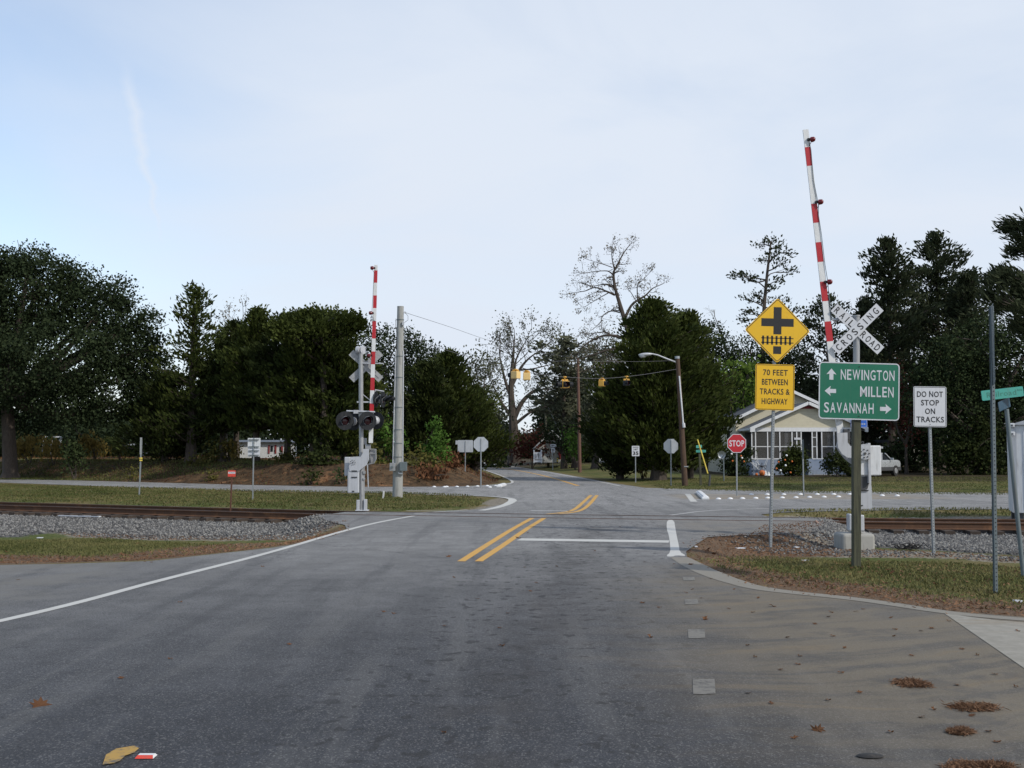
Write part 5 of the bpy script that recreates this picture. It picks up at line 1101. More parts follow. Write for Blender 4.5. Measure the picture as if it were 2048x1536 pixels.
mb = MB(); pxbox(mb, 1740, 891, 1762, 951, Y - .12, Y + .24); pxbox(mb, 1716, 918, 1739, 951, Y - .10, Y + .10); o = obj('mechanism_box', mb, 'white', root, bevel=.02); mb = MB(); pxbox(mb, 1737.5, 886, 1741, 966, Y - .15, Y - .02); pxbox(mb, 1761, 893, 1766, 897, Y - .08, Y); pxbox(mb, 1762, 906, 1764.5, 920, Y - .08, Y + .05); obj('box_flange', mb, 'silver2', root)
mb = MB(); pxprism(mb, [(1717,951),(1741,951),(1744,985),(1744,1017),(1720,1018),(1716,985)], Y - .06, .05); o = obj('lower_panel', mb, 'silver2', root); mb = MB(); pxprism(mb, [(1719,953),(1738,953),(1738,966),(1735,978),(1722,982),(1719,974)], Y - .075, .012); obj('dark_patch', mb, 'cladding', o); mb = MB(); pxbox(mb, 1721, 980, 1737, 982, Y - .09, Y - .06); pxbox(mb, 1721, 1010, 1726, 1012, Y - .09, Y - .06); obj('latch', mb, 'black', o)  # a dark plate covers the upper part of the lower panel
mb = MB(); mb.tube([at(x, y, Y - .1) for x, y in ((1722, 886), (1724, 883), (1727, 884), (1726, 888))], .012, 6); mb.tube([at(x, y, Y - .05) for x, y in ((1738, 886), (1732, 889), (1727, 896))], .008, 5); obj('cable_loop', mb, 'cladding', root)
pa, pb = at(1681, 868, Y - .02), at(1611, 259.5, Y - .02); H_ = 868 - 259.5; tt = lambda y: (868 - y) / H_
bands = [(0, tt(685), 'white'), (tt(685), tt(645.5), 'red'), (tt(645.5), tt(605), 'white'), (tt(605), tt(566), 'red'), (tt(566), tt(526.5), 'white'), (tt(526.5), tt(487), 'red'), (tt(487), tt(448), 'white'), (tt(448), tt(409.5), 'red'), (tt(409.5), tt(333), 'white'), (tt(333), tt(295), 'red'), (tt(295), 1, 'white')]
arm = arm_bands(root, pa, pb, .13, .108, .035, bands); mb = MB(); pxbox(mb, 1688, 858, 1700, 880, Y - .1, Y + .06); obj('arm_adapter', mb, 'cladding', root, bevel=.01)
mb = MB(); mb.tube([at(x, y, Y - .05) for x, y in ((1619, 285), (1622, 300), (1627, 360), (1634, 395), (1637, 410), (1637, 430), (1643, 470), (1650, 530), (1655, 560), (1657, 580), (1663, 640))], .007, 5); obj('arm_cable', mb, 'galvdark', arm)
for px, py in ((1624, 279), (1640, 404), (1658, 564)): arm_lamp(root, arm, px, py, Y - .06, 1)
mb = MB(); mb.tube([at(1690, 815, Y - .05), at(1735, 815, Y - .05)], .03, 10); obj('cross_arm', mb, 'silver', root, True)
for px in (1685, 1738): signal_head(root, px, 820, .19, Y - .12, R(-6))
pn = panel('number_plate', root, 33*k, 16*k, .02, 'blue', at(1713.5, 847.5, Y) - Vector((0, .14, 0)), 'signwhite', .006, .006); letter(pn, [('CALL', 12*k, 3*k, (-8*k, -3*k)), ('5100', 12*k, 3*k, (8*k, -3*k))], 'signwhite') if False else letter(pn, [('III III', 24*k, 3*k, (0, -1*k))], 'signwhite')
# ---- far signal (left)
Y = 31; k = Y / F; b = foot(723, Y); b.z = max(b.z, -.02); root = thing('crossing_signal', b, 'far railroad crossing signal seen from behind with two large black ringed flashers', 'crossing signal')
mb = MB(); t0, t1 = at(723.5, 1020, Y), at(721.5, 702, Y); mb.tube([t0, t1], .064, 16); mb.tube([at(722.2, 832, Y), at(722.4, 820, Y)], .07, 16); obj('mast', mb, 'silver', root, True)
mb = MB(); bl_ = at(720.3, 700, Y); mb.disc(bl_ + Vector((-.03, -.01, 0)), (1, -.6, 0), .115, .09, 20, .09); mb.disc(bl_ + Vector((.05, .02, 0)), (1, -.6, 0), .09, .09, 20, .12); obj('bell', mb, 'silver2', root, True)
mb = MB(); pxbox(mb, 712.5, 1000, 719, 1021, Y - .1, Y + .1); pxbox(mb, 727, 999, 733, 1021, Y - .1, Y + .12); pxbox(mb, 710, 1020, 736, 1022.5, Y - .15, Y + .15); obj('junction_base', mb, 'silver2', root, bevel=.015)
cb = at(731, 731.5, Y) + Vector((0, .12, 0))
for ang in (-42, 44):
    mb = MB(); mb.prism([(-.57, -.10), (.57, -.10), (.57, .10), (-.57, .10)], .004); o = obj('crossbuck_board', mb, 'silver', root, local=True); m2 = MB(); m2.box((-.5, -.02, -.008), (.5, -.003, .008)); obj('stiffener', m2, 'silver', o, local=True); place(o, cb + Vector((0, .01 if ang > 0 else -.004, 0)), roll=R(-ang), yaw=R(12))
mb = MB(); mb.bar(at(722, 726, Y - .02), at(767, 727, Y - .02), .045, .03); mb.bar(at(714, 804, Y), at(742, 804, Y), .05, .04); mb.bar(at(725, 788, Y), at(742, 802, Y), .03, .02); mb.tube([at(750, 780, Y + .1), at(768, 783, Y + .1)], .02, 8); mb.tube([at(740, 800, Y + .1), at(752, 780, Y + .1)], .02, 8); obj('support_bracket', mb, 'silver2', root)
mb = MB(); mb.tube([at(693, 822, Y - .1), at(750, 824, Y - .1)], .026, 10); pxbox(mb, 707, 820, 716, 827, Y - .16, Y - .05); obj('cross_arm', mb, 'silver2', root, True)
for px, py, yw, dd, rr_ in ((690, 841.5, 24, -.22, .262), (735, 841.5, 24, -.22, .262), (707, 843, 160, .3, .25), (752, 841, 160, .3, .25), (752, 799, 76, .1, .23), (766, 799, 76, .12, .23)): signal_head(root, px, py, rr_, Y + dd, R(yw))
mb = MB(); pxbox(mb, 770, 792, 789, 801, Y + .1, Y + .35); obj('side_hood', mb, 'darkhood', root, bevel=.05)
mb = MB(); S2 = [(738,898),(738,919),(733,930),(720,940),(718,943),(699,942),(698,934),(701,914),(716,913),(721,914),(726,905),(726,898)]; pxprism(mb, S2, Y - .16, .03); o = obj('counterweight_arm', mb, 'silver2', root)
mb = MB(); h0 = at(705.5, 925, Y - .17); mb.disc(h0, (0, -1, 0), .02, .02, 8); [mb.disc(h0 + Vector((.065*cos(a), 0, .065*sin(a))), (0, -1, 0), .011, .02, 6) for a in np.arange(7) * 2*pi/7]; obj('bolt', mb, 'cladding', o)
mb = MB(); pxbox(mb, 694.5, 938, 718.5, 986.5, Y - .14, Y - .08); o = obj('lower_panel', mb, 'silver2', root, bevel=.03); mb = MB(); pxbox(mb, 703, 941, 714, 943, Y - .16, Y - .14); pxbox(mb, 703, 953.5, 714, 955.5, Y - .16, Y - .14); pxbox(mb, 704.5, 981.5, 708.5, 983.5, Y - .16, Y - .14); obj('latch', mb, 'black', o)
mb = MB(); pxbox(mb, 688.5, 914, 700, 952, Y, Y + .3); obj('mechanism_box', mb, 'silver2', root, bevel=.02)
mb = MB(); fr = [(738,898.5),(751.5,898.5),(752,918),(748,926),(735,929)]; mb.tube([at(x, y, Y + .1) for x, y in fr], .018, 6); mb.bar(at(738, 907, Y + .1), at(751, 907, Y + .1), .04, .02); mb.bar(at(740, 908, Y + .1), at(744, 924, Y + .1), .03, .02); pxprism(mb, [(740,899),(751,899),(751,918),(747,925),(738,927)], Y + .14, .02); obj('rear_bracket', mb, 'silver', root)
mb = MB(); pxbox(mb, 726, 876, 733, 889, Y + .05, Y + .15); pxbox(mb, 730, 889, 741, 899, Y, Y + .1); mb.tube([at(728, 930, Y), at(728, 1000, Y)], .02, 8); pxbox(mb, 725, 942, 730, 948, Y - .08, Y + .08); pxbox(mb, 725, 956, 729, 960, Y - .08, Y + .08); obj('arm_adapter', mb, 'silver', root, bevel=.01)
pa, pb = at(741.5, 886, Y - .05), at(752, 530, Y - .05); tt = lambda y: (886 - y) / 356
bands = [(0, tt(824), 'white'), (tt(824), tt(807.5), 'red'), (tt(807.5), tt(781.5), 'white'), (tt(781.5), tt(756), 'red'), (tt(756), tt(729.5), 'white'), (tt(729.5), tt(704), 'red'), (tt(704), tt(678), 'white'), (tt(678), tt(643), 'red'), (tt(643), tt(617), 'white'), (tt(617), tt(591.5), 'red'), (tt(591.5), tt(566), 'white'), (tt(566), tt(541), 'red'), (tt(541), 1, 'white')]
arm = arm_bands(root, pa, pb, .118, .094, .035, bands); mb = MB(); mb.tube([at(x, y, Y - .08) for x, y in ((748, 545), (746, 590), (744, 620), (747, 640), (750, 642))], .007, 5); obj('arm_cable', mb, 'galvdark', arm)
for px, py in ((744, 536), (741, 626), (738, 711)): arm_lamp(root, arm, px, py, Y - .1, -1)

# ================================================================== poles
Y = 42.3; b = foot(795, Y); root = thing('concrete_pole', b, 'tapered grey concrete pole with metal conduits and two boxes', 'utility pole'); T = at(801, 613.5, Y); Bp = at(795, 992, Y); Bp.z = b.z - .1
mb = MB(); mb.tube([Bp, Bp.lerp(T, .5), T], [.198, .165, .125], 24); mb.disc(T, (.0, 0, 1), .13, .03, 24); obj('shaft', mb, 'polecon', root, True)
def al(f, dx, dy=-.02): p = Bp.lerp(T, f); r = .198 - .073 * f; return p + Vector((dx * r, dy - r * .4, 0))
for dx in (-1.02, .55, 1.0): mb = MB(); mb.tube([al(.17, dx), al(.77, dx)], .026, 8); obj('conduit', mb, 'silver2', root, True)
mb = MB()
for f in (.22, .29, .36, .475, .63, .74, .93): p = Bp.lerp(T, f); mb.tube([p, p + Vector((0, 0, .025))], .205 - .073 * f + .012, 20)
obj('strap', mb, 'galvdark', root)
mb = MB(); pxbox(mb, 779, 926, 790.5, 942, Y - .32, Y - .15); o = obj('meter_box', mb, 'silver', root, bevel=.01); mb = MB(); mb.disc(at(784, 934, Y - .34), (0, -1, 0), .045, .05, 12); obj('meter', mb, 'galvdark', o)
mb = MB(); pxbox(mb, 799, 924, 813.5, 942, Y - .36, Y - .16); obj('control_box', mb, 'galvdark', root, bevel=.01); mb = MB(); mb.tube([at(797, 944, Y - .25), at(798, 947, Y - .25), at(805, 947, Y - .25)], .03, 8); obj('elbow', mb, 'white', root); mb = MB(); pxbox(mb, 804, 643, 808, 650, Y - .2, Y - .1); mb.disc(at(810, 625, Y - .05), (0, 1, 0), .04, .05, 10); obj('fitting', mb, 'silver2', root)
mb = MB(); mb.tube([at(x, y, Y - .1) for x, y in ((811, 626), (816, 632), (816, 640), (809, 645))], .008, 5); mb.tube([at(x, y, Y - .1) for x, y in ((792, 637), (791.5, 650), (793, 665), (793, 700))], .01, 5); obj('drip_loop', mb, 'wire', root)
def cobra(root, pts, Y, head):
    mb = MB(); mb.tube([at(x, y, Y) for x, y in pts], .035, 8); obj('lamp_arm', mb, 'silver2', root, True)
    mb = MB(); a, b_ = at(*head[0], Y), at(*head[1], Y); d = b_ - a; L = d.length; mt = Matrix.Translation((a + b_) / 2) @ d.to_track_quat('X', 'Z').to_matrix().to_4x4(); mb.ellipsoid((0, 0, 0), (L * .52, .17, .085), 16, 10); mb.xf(mt); o = obj('lamp_head', mb, 'silver2', root, True); mb = MB(); mb.ellipsoid(b_.lerp(a, .3) + Vector((0, 0, -.06)), (L * .26, .13, .10), 14, 8); obj('lamp_glass', mb, 'signback', o, True)
Y = 54; b = foot(1370, Y); root = thing('lamp_pole', b, 'dark wooden pole with a curved street lamp arm and white conduit', 'lamp pole')
mb = MB(); mb.tube([b - Vector((0, 0, .3)), at(1363, 850, Y), at(1355, 714, Y)], [.15, .125, .10], 14); obj('pole', mb, 'wood', root, True)
mb = MB(); mb.tube([at(1368, 855, Y - .13), at(1367, 846, Y - .13)], .07, 8); mb.tube([at(1366.5, 848, Y - .13), at(1358.5, 752, Y - .1)], .038, 8); obj('conduit', mb, 'white', root, True); mb = MB(); c = at(1354.5, 715, Y); mb.disc(c, (0, 0, 1), .12, .12, 10); mb.tube([at(1370.5, 932, Y), at(1370.5, 934, Y)], .16, 12); obj('pole_cap', mb, 'galv', root)
cobra(root, [(1354, 725), (1335, 718), (1315, 710), (1303, 707.5)], Y, ((1305, 708), (1277, 710)))
Y = 118; b = foot(1097, Y); root = thing('lamp_pole', b, 'olive wooden pole with a short lamp arm beyond the white yard sign', 'lamp pole'); mb = MB(); mb.tube([b - Vector((0, 0, .3)), at(1088.5, 789, Y)], [.16, .11], 10); obj('pole', mb, 'woodolive', root, True)
mb = MB(); mb.tube([at(x, y, Y) for x, y in ((1089, 818), (1078, 815), (1070, 813))], .055, 8); obj('lamp_arm', mb, 'white', root, True); mb = MB(); mb.ellipsoid(at(1066.5, 812.5, Y), (.28, .15, .09), 10, 6); obj('lamp_head', mb, 'silver2', root, True); mb = MB(); mb.tube([at(1089.5, 800, Y), at(1126, 878, Y - 2), at(1146, 922, Y - 3)], .028, 5); obj('guy_wire', mb, 'galv', root)
Y = 140; b = foot(1017, Y); root = thing('lamp_pole', b, 'pale leaning lamp pole in front of the mossy tree', 'lamp pole'); mb = MB(); mb.tube([b, at(1018.5, 872, Y), at(1023.5, 811, Y)], [.18, .15, .12], 10); obj('pole', mb, 'barkpale', root, True); mb = MB(); mb.tube([at(x, y, Y) for x, y in ((1018.5, 849), (1008, 844), (996, 838.5))], .07, 8); obj('lamp_arm', mb, 'silver2', root, True); mb = MB(); mb.ellipsoid(at(992, 837, Y), (.3, .16, .10), 10, 6); obj('lamp_head', mb, 'silver2', root, True)
Y = 90; b = foot(1159.5, Y); root = thing('utility_pole', b, 'bare reddish wooden pole right of the yellow box signal', 'utility pole'); mb = MB(); mb.tube([b - Vector((0, 0, .3)), at(1155.8, 716, Y)], [.155, .10], 12); obj('pole', mb, 'woodred', root, True); mb = MB(); mb.tube([at(1155.7, 720, Y), at(1155.7, 712, Y)], .06, 8); obj('pole_cap', mb, 'galv', root)
Y = 53; b = foot(1417, Y); root = thing('guy_guard', b, 'yellow guy wire guard leaning over a dark stake on the corner lawn', 'guy wire guard'); mb = MB(); mb.tube([at(1395, 879, Y), at(1415.5, 947, Y)], .032, 8); obj('sleeve', mb, 'guard', root, True); mb = MB(); mb.tube([b - Vector((0, 0, .1)), at(1420.5, 949, Y)], .05, 8); obj('anchor_stake', mb, 'cladding', root, True)
# ---- span wires and signal heads
def wire(name, pts, label, r=.009, mat_='wire_grey'):
    P = catm([at(*q) for q in pts], 6); mb = MB(); mb.tube(P, r, 5); o = obj(name, mb, mat_, None, base=P[0]); return tag(o, label, 'cable')
wire('span_wire', [(810, 625, 42.3), (900, 654, 52), (985, 683, 64), (1060, 702, 76), (1156, 716, 90)], 'upper cable sloping from the concrete pole top toward the bare reddish pole')
wire('span_wire', [(808, 672, 42.3), (870, 693, 43.5), (945, 716, 45), (1030, 739, 47), (1110, 752, 48.5), (1200, 757, 50), (1280, 750, 52), (1355, 738, 54)], 'long sagging cable that carries the signal heads to the wooden lamp pole', .009)
wire('span_wire', [(1355, 721, 54), (1280, 723, 53), (1200, 722.5, 52), (1120, 722, 51), (1055, 729, 50), (1020, 727, 49)], 'thin upper cable left of the wooden lamp pole', .006)
def head(name, px, py, Y, faces, label, s_=.36, hang_py=None, bm='beacon'):
    """square beacon box hung from the span: faces = list of yaw angles carrying a dark visor"""
    c = at(px, py, Y); root = thing(name, c, label, 'signal head'); k = Y / F; top = at(px, hang_py or py - 16, Y)
    mb = MB(); mb.bar(c + Vector((0, 0, s_ * .5)), top, .05, .05); mb.disc(top, (0, 0, 1), .09, .05, 10); mb.bar(c + Vector((-.14, 0, s_ * .62)), c + Vector((.14, 0, s_ * .62)), .05, .08); obj('hanger', mb, 'beacon', root, bevel=.01)
    mt = Matrix.Translation(c) @ Matrix.Rotation(faces[0], 4, 'Z'); mb = MB(); mb.box((-s_/2, -s_/2, -s_/2), (s_/2, s_/2, s_/2), mt); obj('body', mb, bm, root, bevel=.02)
    for a in faces:
        mt = Matrix.Translation(c) @ Matrix.Rotation(a, 4, 'Z'); mb = MB(); n = 14; r = s_ * .38
        mb.box((-s_*.42, -s_*.52, -s_*.42), (s_*.42, -s_*.5, s_*.42)); 
        for i in range(n):
            a0, a1 = R(-50 + 280 * i / n), R(-50 + 280 * (i+1) / n); mb.add([(r*cos(a0), -s_*.52, r*sin(a0)), (r*cos(a1), -s_*.52, r*sin(a1)), (r*cos(a1), -s_*1.15, r*sin(a1)*.96), (r*cos(a0), -s_*1.15, r*sin(a0)*.96)], [(0,1,2,3)])
        mb.xf(mt); v = obj('visor', mb, 'darkhood', root); mb = MB(); mb.ellipsoid((0, -s_*.53, 0), (r * .85, .02, r * .85), 14, 6); mb.xf(mt); obj('lens', mb, 'redlens', v, True)
    return root
head('beacon_signal', 1129.5, 769, 48.8, [R(18), R(108), R(-72)], 'yellow box signal facing us with black hoods on both sides', .32, 754)
head('beacon_signal', 1031.5, 750, 47, [R(-125)], 'leftmost hanging yellow signal, turned away with its hood to the left', .31, 739, 'beaconpale')
head('beacon_signal', 1053.5, 753, 47.4, [R(178)], 'hanging yellow signal showing its plain back, second from the left', .31, 742, 'beaconpale')
head('beacon_signal', 1204, 767, 50.2, [R(62)], 'dark hooded signal turned right between the reddish pole and the great cedar', .26, 757)
head('beacon_signal', 1253, 766, 51.3, [R(20)], 'rightmost hanging signal, black hood toward us under a yellow bracket', .25, 753, 'darkhood')

# ================================================================== house
Yh = 74; k = Yh / F; hb = Vector((at(1590, 948, Yh).x, Yh, H(at(1590, 948, Yh).x, Yh))); root = thing('house', hb, 'cream bungalow with white screened porch and blue block base', 'house'); gz = hb.z - .3
X = lambda px, Y=Yh: at(px, 900, Y).x
Z = lambda py, Y=Yh: at(CX, py, Y).z
def wallbox(name, mat_, x0, x1, y0, y1, z0, z1, parent=None, bv=0): mb = MB(); mb.box((x0, y0, z0), (x1, y1, z1)); return obj(name, mb, mat_, parent or root, bevel=bv)
xl, xr = X(1503), X(1712); zb, zs, zc, zt = gz, Z(917.5), Z(863), Z(855)
wallbox('foundation', 'blueblock', xl, xr, Yh, Yh + 3.2, zb, zs)
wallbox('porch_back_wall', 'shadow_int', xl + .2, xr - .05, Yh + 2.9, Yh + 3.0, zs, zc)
wallbox('porch_header', 'trim', xl - .02, xr, Yh - .02, Yh + .14, zc, zt)
wallbox('porch_ceiling', 'trim', xl + .02, xr - .02, Yh + .15, Yh + 3, zc + .02, zc + .1)
# screened bays
fr = MB()
for px in (1504, 1511.5, 1535.5, 1560, 1584.5, 1594, 1602.8, 1624.8, 1634, 1644, 1668.5, 1690, 1711): x = X(px); fr.box((x - .035, Yh + .0, zs), (x + .035, Yh + .07, zc))
obj('screen_post', fr, 'trim', root)
fr = MB(); fr.box((xl, Yh - .02, zs - .04), (X(1602.8), Yh + .09, zs + .03)); fr.box((X(1624.8), Yh - .02, zs - .04), (xr, Yh + .09, zs + .03))
for a, b_ in ((1504, 1602.8), (1624.8, 1634), (1644, 1711)): fr.box((X(a), Yh + .015, Z(894)), (X(b_), Yh + .055, Z(892.4)))
fr.box((X(1624.8), Yh + .016, Z(875.5)), (X(1634), Yh + .054, Z(874))); obj('screen_rail', fr, 'trim', root)
m, t = newmat('insect_screen'); p_ = t.n('ShaderNodeBsdfDiffuse'); p_.inputs[0].default_value = (.16, .155, .145, 1); tr_ = t.n('ShaderNodeBsdfTransparent'); mm = t.n('ShaderNodeMixShader'); mm.inputs[0].default_value = .42; t.t.links.new(tr_.outputs[0], mm.inputs[1]); t.t.links.new(p_.outputs[0], mm.inputs[2]); o_ = t.n('ShaderNodeOutputMaterial'); t.t.links.new(mm.outputs[0], o_.inputs[0]); M['screen'] = m
for a, b_ in ((1504, 1602.8), (1624.8, 1634), (1644, 1711)): mb = MB(); mb.add([(X(a), Yh + .035, zs), (X(b_), Yh + .035, zs), (X(b_), Yh + .035, zc), (X(a), Yh + .035, zc)], [(0,1,2,3)]); obj('insect_screen', mb, 'screen', root)
for a, b_ in ((1545, 1552), (1570, 1577), (1655, 1661)): wallbox('porch_window', 'glass', X(a, Yh + 2.8), X(b_, Yh + 2.8), Yh + 2.84, Yh + 2.89, zs + .8, zs + 1.9)
mb = MB(); mb.box((X(1606, Yh + 2.8), Yh + 2.84, zs), (X(1620, Yh + 2.8), Yh + 2.9, zs + 2)); o = obj('front_door', mb, 'cladding', root); mb = MB(); mb.box((X(1617.5, Yh+2.8), Yh + 2.8, zs + .95), (X(1618.5, Yh+2.8), Yh + 2.84, zs + 1.02)); obj('handle', mb, 'galv', o)
mb = MB(); pxbox(mb, 1588.5, 875.3, 1601, 879.5, Yh - .06, Yh - .03); obj('hanging_board', mb, 'signwhite', root)
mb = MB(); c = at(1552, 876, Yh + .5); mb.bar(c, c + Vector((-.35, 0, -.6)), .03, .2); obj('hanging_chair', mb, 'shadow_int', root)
# porch gable, peak measured at (1616, 803)
gx, gzp = X(1616), Z(804); el, er = X(1499), X(1733); ez = Z(858)
mb = MB(); mb.add([(el + .3, Yh + .02, ez - .02 + .13), (er - .3, Yh + .02, ez - .02 + .13), (gx, Yh + .02, gzp - .12), (el + .3, Yh + .14, ez + .11), (er - .3, Yh + .14, ez + .11), (gx, Yh + .14, gzp - .12)], [(0,1,2),(5,4,3),(0,3,4,1),(1,4,5,2),(2,5,3,0)]); obj('porch_gable', mb, 'siding', root)
def roofpair(name, gx, el, er, zpk, zev, ya, yb, th=.14):
    mb = MB()
    for e in (el, er): mb.add([(gx, ya, zpk), (e, ya, zev), (e, yb, zev), (gx, yb, zpk), (gx, ya, zpk - th), (e, ya, zev - th), (e, yb, zev - th), (gx, yb, zpk - th)], [(0,1,2,3) if e < gx else (3,2,1,0), (7,6,5,4) if e < gx else (4,5,6,7), (0,4,5,1), (1,5,6,2), (2,6,7,3)])
    o = obj(name, mb, 'roofmat', root); mb = MB()
    for e in (el, er): mb.bar((gx, ya - .03, zpk - th * .5 - .01), (e, ya - .03, zev - th * .5 - .01), .05, .20, up=(0, 0, 1)); mb.box((e - .02 if e < gx else e - .18, ya - .05, zev - th - .14), (e + .3 if e < gx else e + .02, ya + .12, zev - th + .12))
    obj('barge_board', mb, 'trim', o); mb = MB(); mb.box((el - .05, ya, zev - th - .03), (el, yb, zev - .01)); mb.box((er, ya, zev - th - .03), (er + .05, yb, zev - .01)); obj('gutter', mb, 'trim', o); return o
roofpair('porch_roof', gx, el, er, gzp, ez + .08, Yh - .35, Yh + 3.6)
mb = MB(); v0 = Z(817.5); mb.add([(X(1599), Yh - .0, v0), (X(1633), Yh - .0, v0), (gx, Yh - .0, Z(809))], [(0,1,2)]); mb.add([(X(1599), Yh - .02, v0), (X(1633), Yh - .02, v0), (gx, Yh - .02, Z(809))], [(0,1,2)]); obj('gable_vent', mb, 'vent', root)
# main body behind
Ym = Yh + 3.3; m_x0, m_x1 = at(1472, 900, Ym).x, at(1700, 900, Ym).x; zmE = at(CX, 838, Ym).z; mgx, mgz = at(1583, 780, Ym).x, at(CX, 781, Ym).z
mb = MB(); mb.box((m_x0, Ym, gz), (m_x1, Ym + 11, zmE)); mb.add([(m_x0, Ym + .02, zmE), (m_x1, Ym + .02, zmE), (mgx, Ym + .02, mgz - .1)], [(0,1,2)]); obj('wall', mb, 'siding', root)
roofpair('roof', mgx, at(1466, 900, Ym).x, at(1706, 900, Ym).x, mgz, zmE + .02, Ym - .4, Ym + 11.4, .16)
mb = MB(); [mb.box((m_x0 - .05, Ym + a, zs + .6), (m_x0 - .01, Ym + a + 1, zs + 2)) for a in (2, 5.5)]; o = obj('side_window', mb, 'glass', root)
# steps
mb = MB()
for i in range(4): mb.box((X(1606), Yh - .3 * (i + 1), gz), (X(1652), Yh - .3 * i - .002, zs - .18 * (i + 1)))
obj('steps', mb, 'blueblock', root); mb = MB(); mb.box((X(1652), Yh - 1.3, gz), (X(1660), Yh - .002, zs - .15)); obj('step_cheek', mb, 'blueblock', root)
structure(sheet('garden_path', [(X(1606), Yh - 3.3), (X(1665), Yh - 2.6), (X(1655), Yh - 1.25), (X(1606), Yh - 1.25)], H(X(1630), Yh - 2) + .03, 'paleconc'))
# decorated shrubs
def ornaments(root, pts, Y, mat_, nm):
    mb = MB(); [mb.ellipsoid(at(x, y, Y), r, 10, 8) for x, y, r in pts]; obj(nm, mb, mat_, root, True)
r1 = bush('porch_bush', [(1585, 925, 28, 24), (1588, 905, 20, 14), (1570, 935, 18, 16), (1602, 932, 16, 18)], 70.5, 'cedar', 'round porch bush hung with orange and white balls', 'bush', leaf=.12, dens=20, per=22, spread=.16)
r2 = bush('porch_bush', [(1470, 925, 26, 24), (1488, 905, 16, 20), (1455, 935, 16, 14), (1478, 942, 20, 10)], 71.5, 'magnolia', 'dark shrub with orange and white ornaments behind the STOP sign', 'bush', leaf=.12, dens=16, per=22, spread=.18)
bush('porch_bush', [(1672, 924, 22, 20), (1690, 930, 18, 18), (1660, 937, 14, 12)], 66, 'cedar2', 'dark bush right of the porch steps', 'bush', leaf=.12, dens=16, per=20, spread=.18)
for i, (x, y, c_) in enumerate(((1557,924,'o'),(1570,920,'o'),(1584,923,'o'),(1553,937,'o'),(1581,945,'o'),(1573,911,'w'),(1571,931,'w'),(1561,941,'w'))):
    o = obj('ball_ornament', MB().ellipsoid(at(x, y, 69.4), .062 if c_ == 'o' else .072, 10, 8), 'pumpkin' if c_ == 'o' else 'ghost', None, True, base=at(x, y, 69.4)); tag(o, ('orange' if c_ == 'o' else 'white') + ' ball hung in the round porch bush', 'ornament', 'ornaments in the porch bush')
for i, (x, y, c_) in enumerate(((1465,922,'o'),(1482,912,'o'),(1488,923,'o'),(1463,908,'w'),(1484,916,'w'))):
    o = obj('ball_ornament', MB().ellipsoid(at(x, y, 70.3), .062 if c_ == 'o' else .072, 10, 8), 'pumpkin' if c_ == 'o' else 'ghost', None, True, base=at(x, y, 70.3)); tag(o, ('orange' if c_ == 'o' else 'white') + ' ornament in the dark shrub behind the STOP sign', 'ornament', 'ornaments in the dark shrub')
for x, y, w, h, c_, lab in ((1524,944,.2,.17,'pumpkin','large orange pumpkin at the porch base'),(1513,946,.1,.08,'pumpkin','small orange pumpkin at the porch corner'),(1531,945,.12,.16,'ghost','white ghost figure beside the large pumpkin'),(1537,946,.13,.12,'ghost','squat white ornament right of the ghost figure'),(1467,944,.1,.17,'ghost','white ghost figure on the grass left of the STOP sign post')):
    Yo = 72.6; p = at(x, y, Yo); p.z = H(p.x, Yo) + h; mb = MB()
    if c_ == 'pumpkin':
        for i in range(8): a = 2*pi*i/8; mb.ellipsoid(p + Vector((cos(a)*w*.45, sin(a)*w*.45, 0)), (w*.55, w*.55, h), 8, 8)
        mb.tube([p + Vector((0,0,h*.9)), p + Vector((.01,0,h*1.3))], .015, 6)
    else: mb.tube([p + Vector((0,0,-h)), p + Vector((0,0,-h*.2)), p + Vector((0,0,h*.3)), p + Vector((0,0,h*.75)), p + Vector((0,0,h))], [w, w*.7, w*.55, w*.5, w*.1], 10)
    tag(obj('lawn_ornament', mb, c_, None, True, base=(p.x, p.y, p.z - h)), lab, 'ornament')
mb = MB(); ce = at(1524, 933, Yh - .25)
for a, b_ in (((1493,913),(1517,938)),((1496,920),(1519,940)),((1510,914),(1514,938)),((1513,905),(1518,936)),((1537,915),(1530,936)),((1534,917),(1526,938)),((1506,925),(1514,930)),((1511,920),(1519,930))): mb.tube([at(*a, Yh - .25), at(*b_, Yh - .25)], .012, 4)
tag(obj('cobweb', mb, 'ghost', None, base=ce), 'white string cobweb stretched across the porch corner', 'decoration')
mb = MB(); mb.ellipsoid(ce, (.09, .06, .07), 8, 6); [mb.tube([ce, ce + Vector((cos(a)*.2, 0, sin(a)*.2 + .03)), ce + Vector((cos(a)*.34, 0, sin(a)*.3 - .04))], .016, 4) for a in (.3, .0, -.5, pi-.3, pi, pi+.5, pi/2, -pi/2)]
tag(obj('spider', mb, 'black', None, base=ce), 'black toy spider in the cobweb on the blue porch wall', 'decoration')
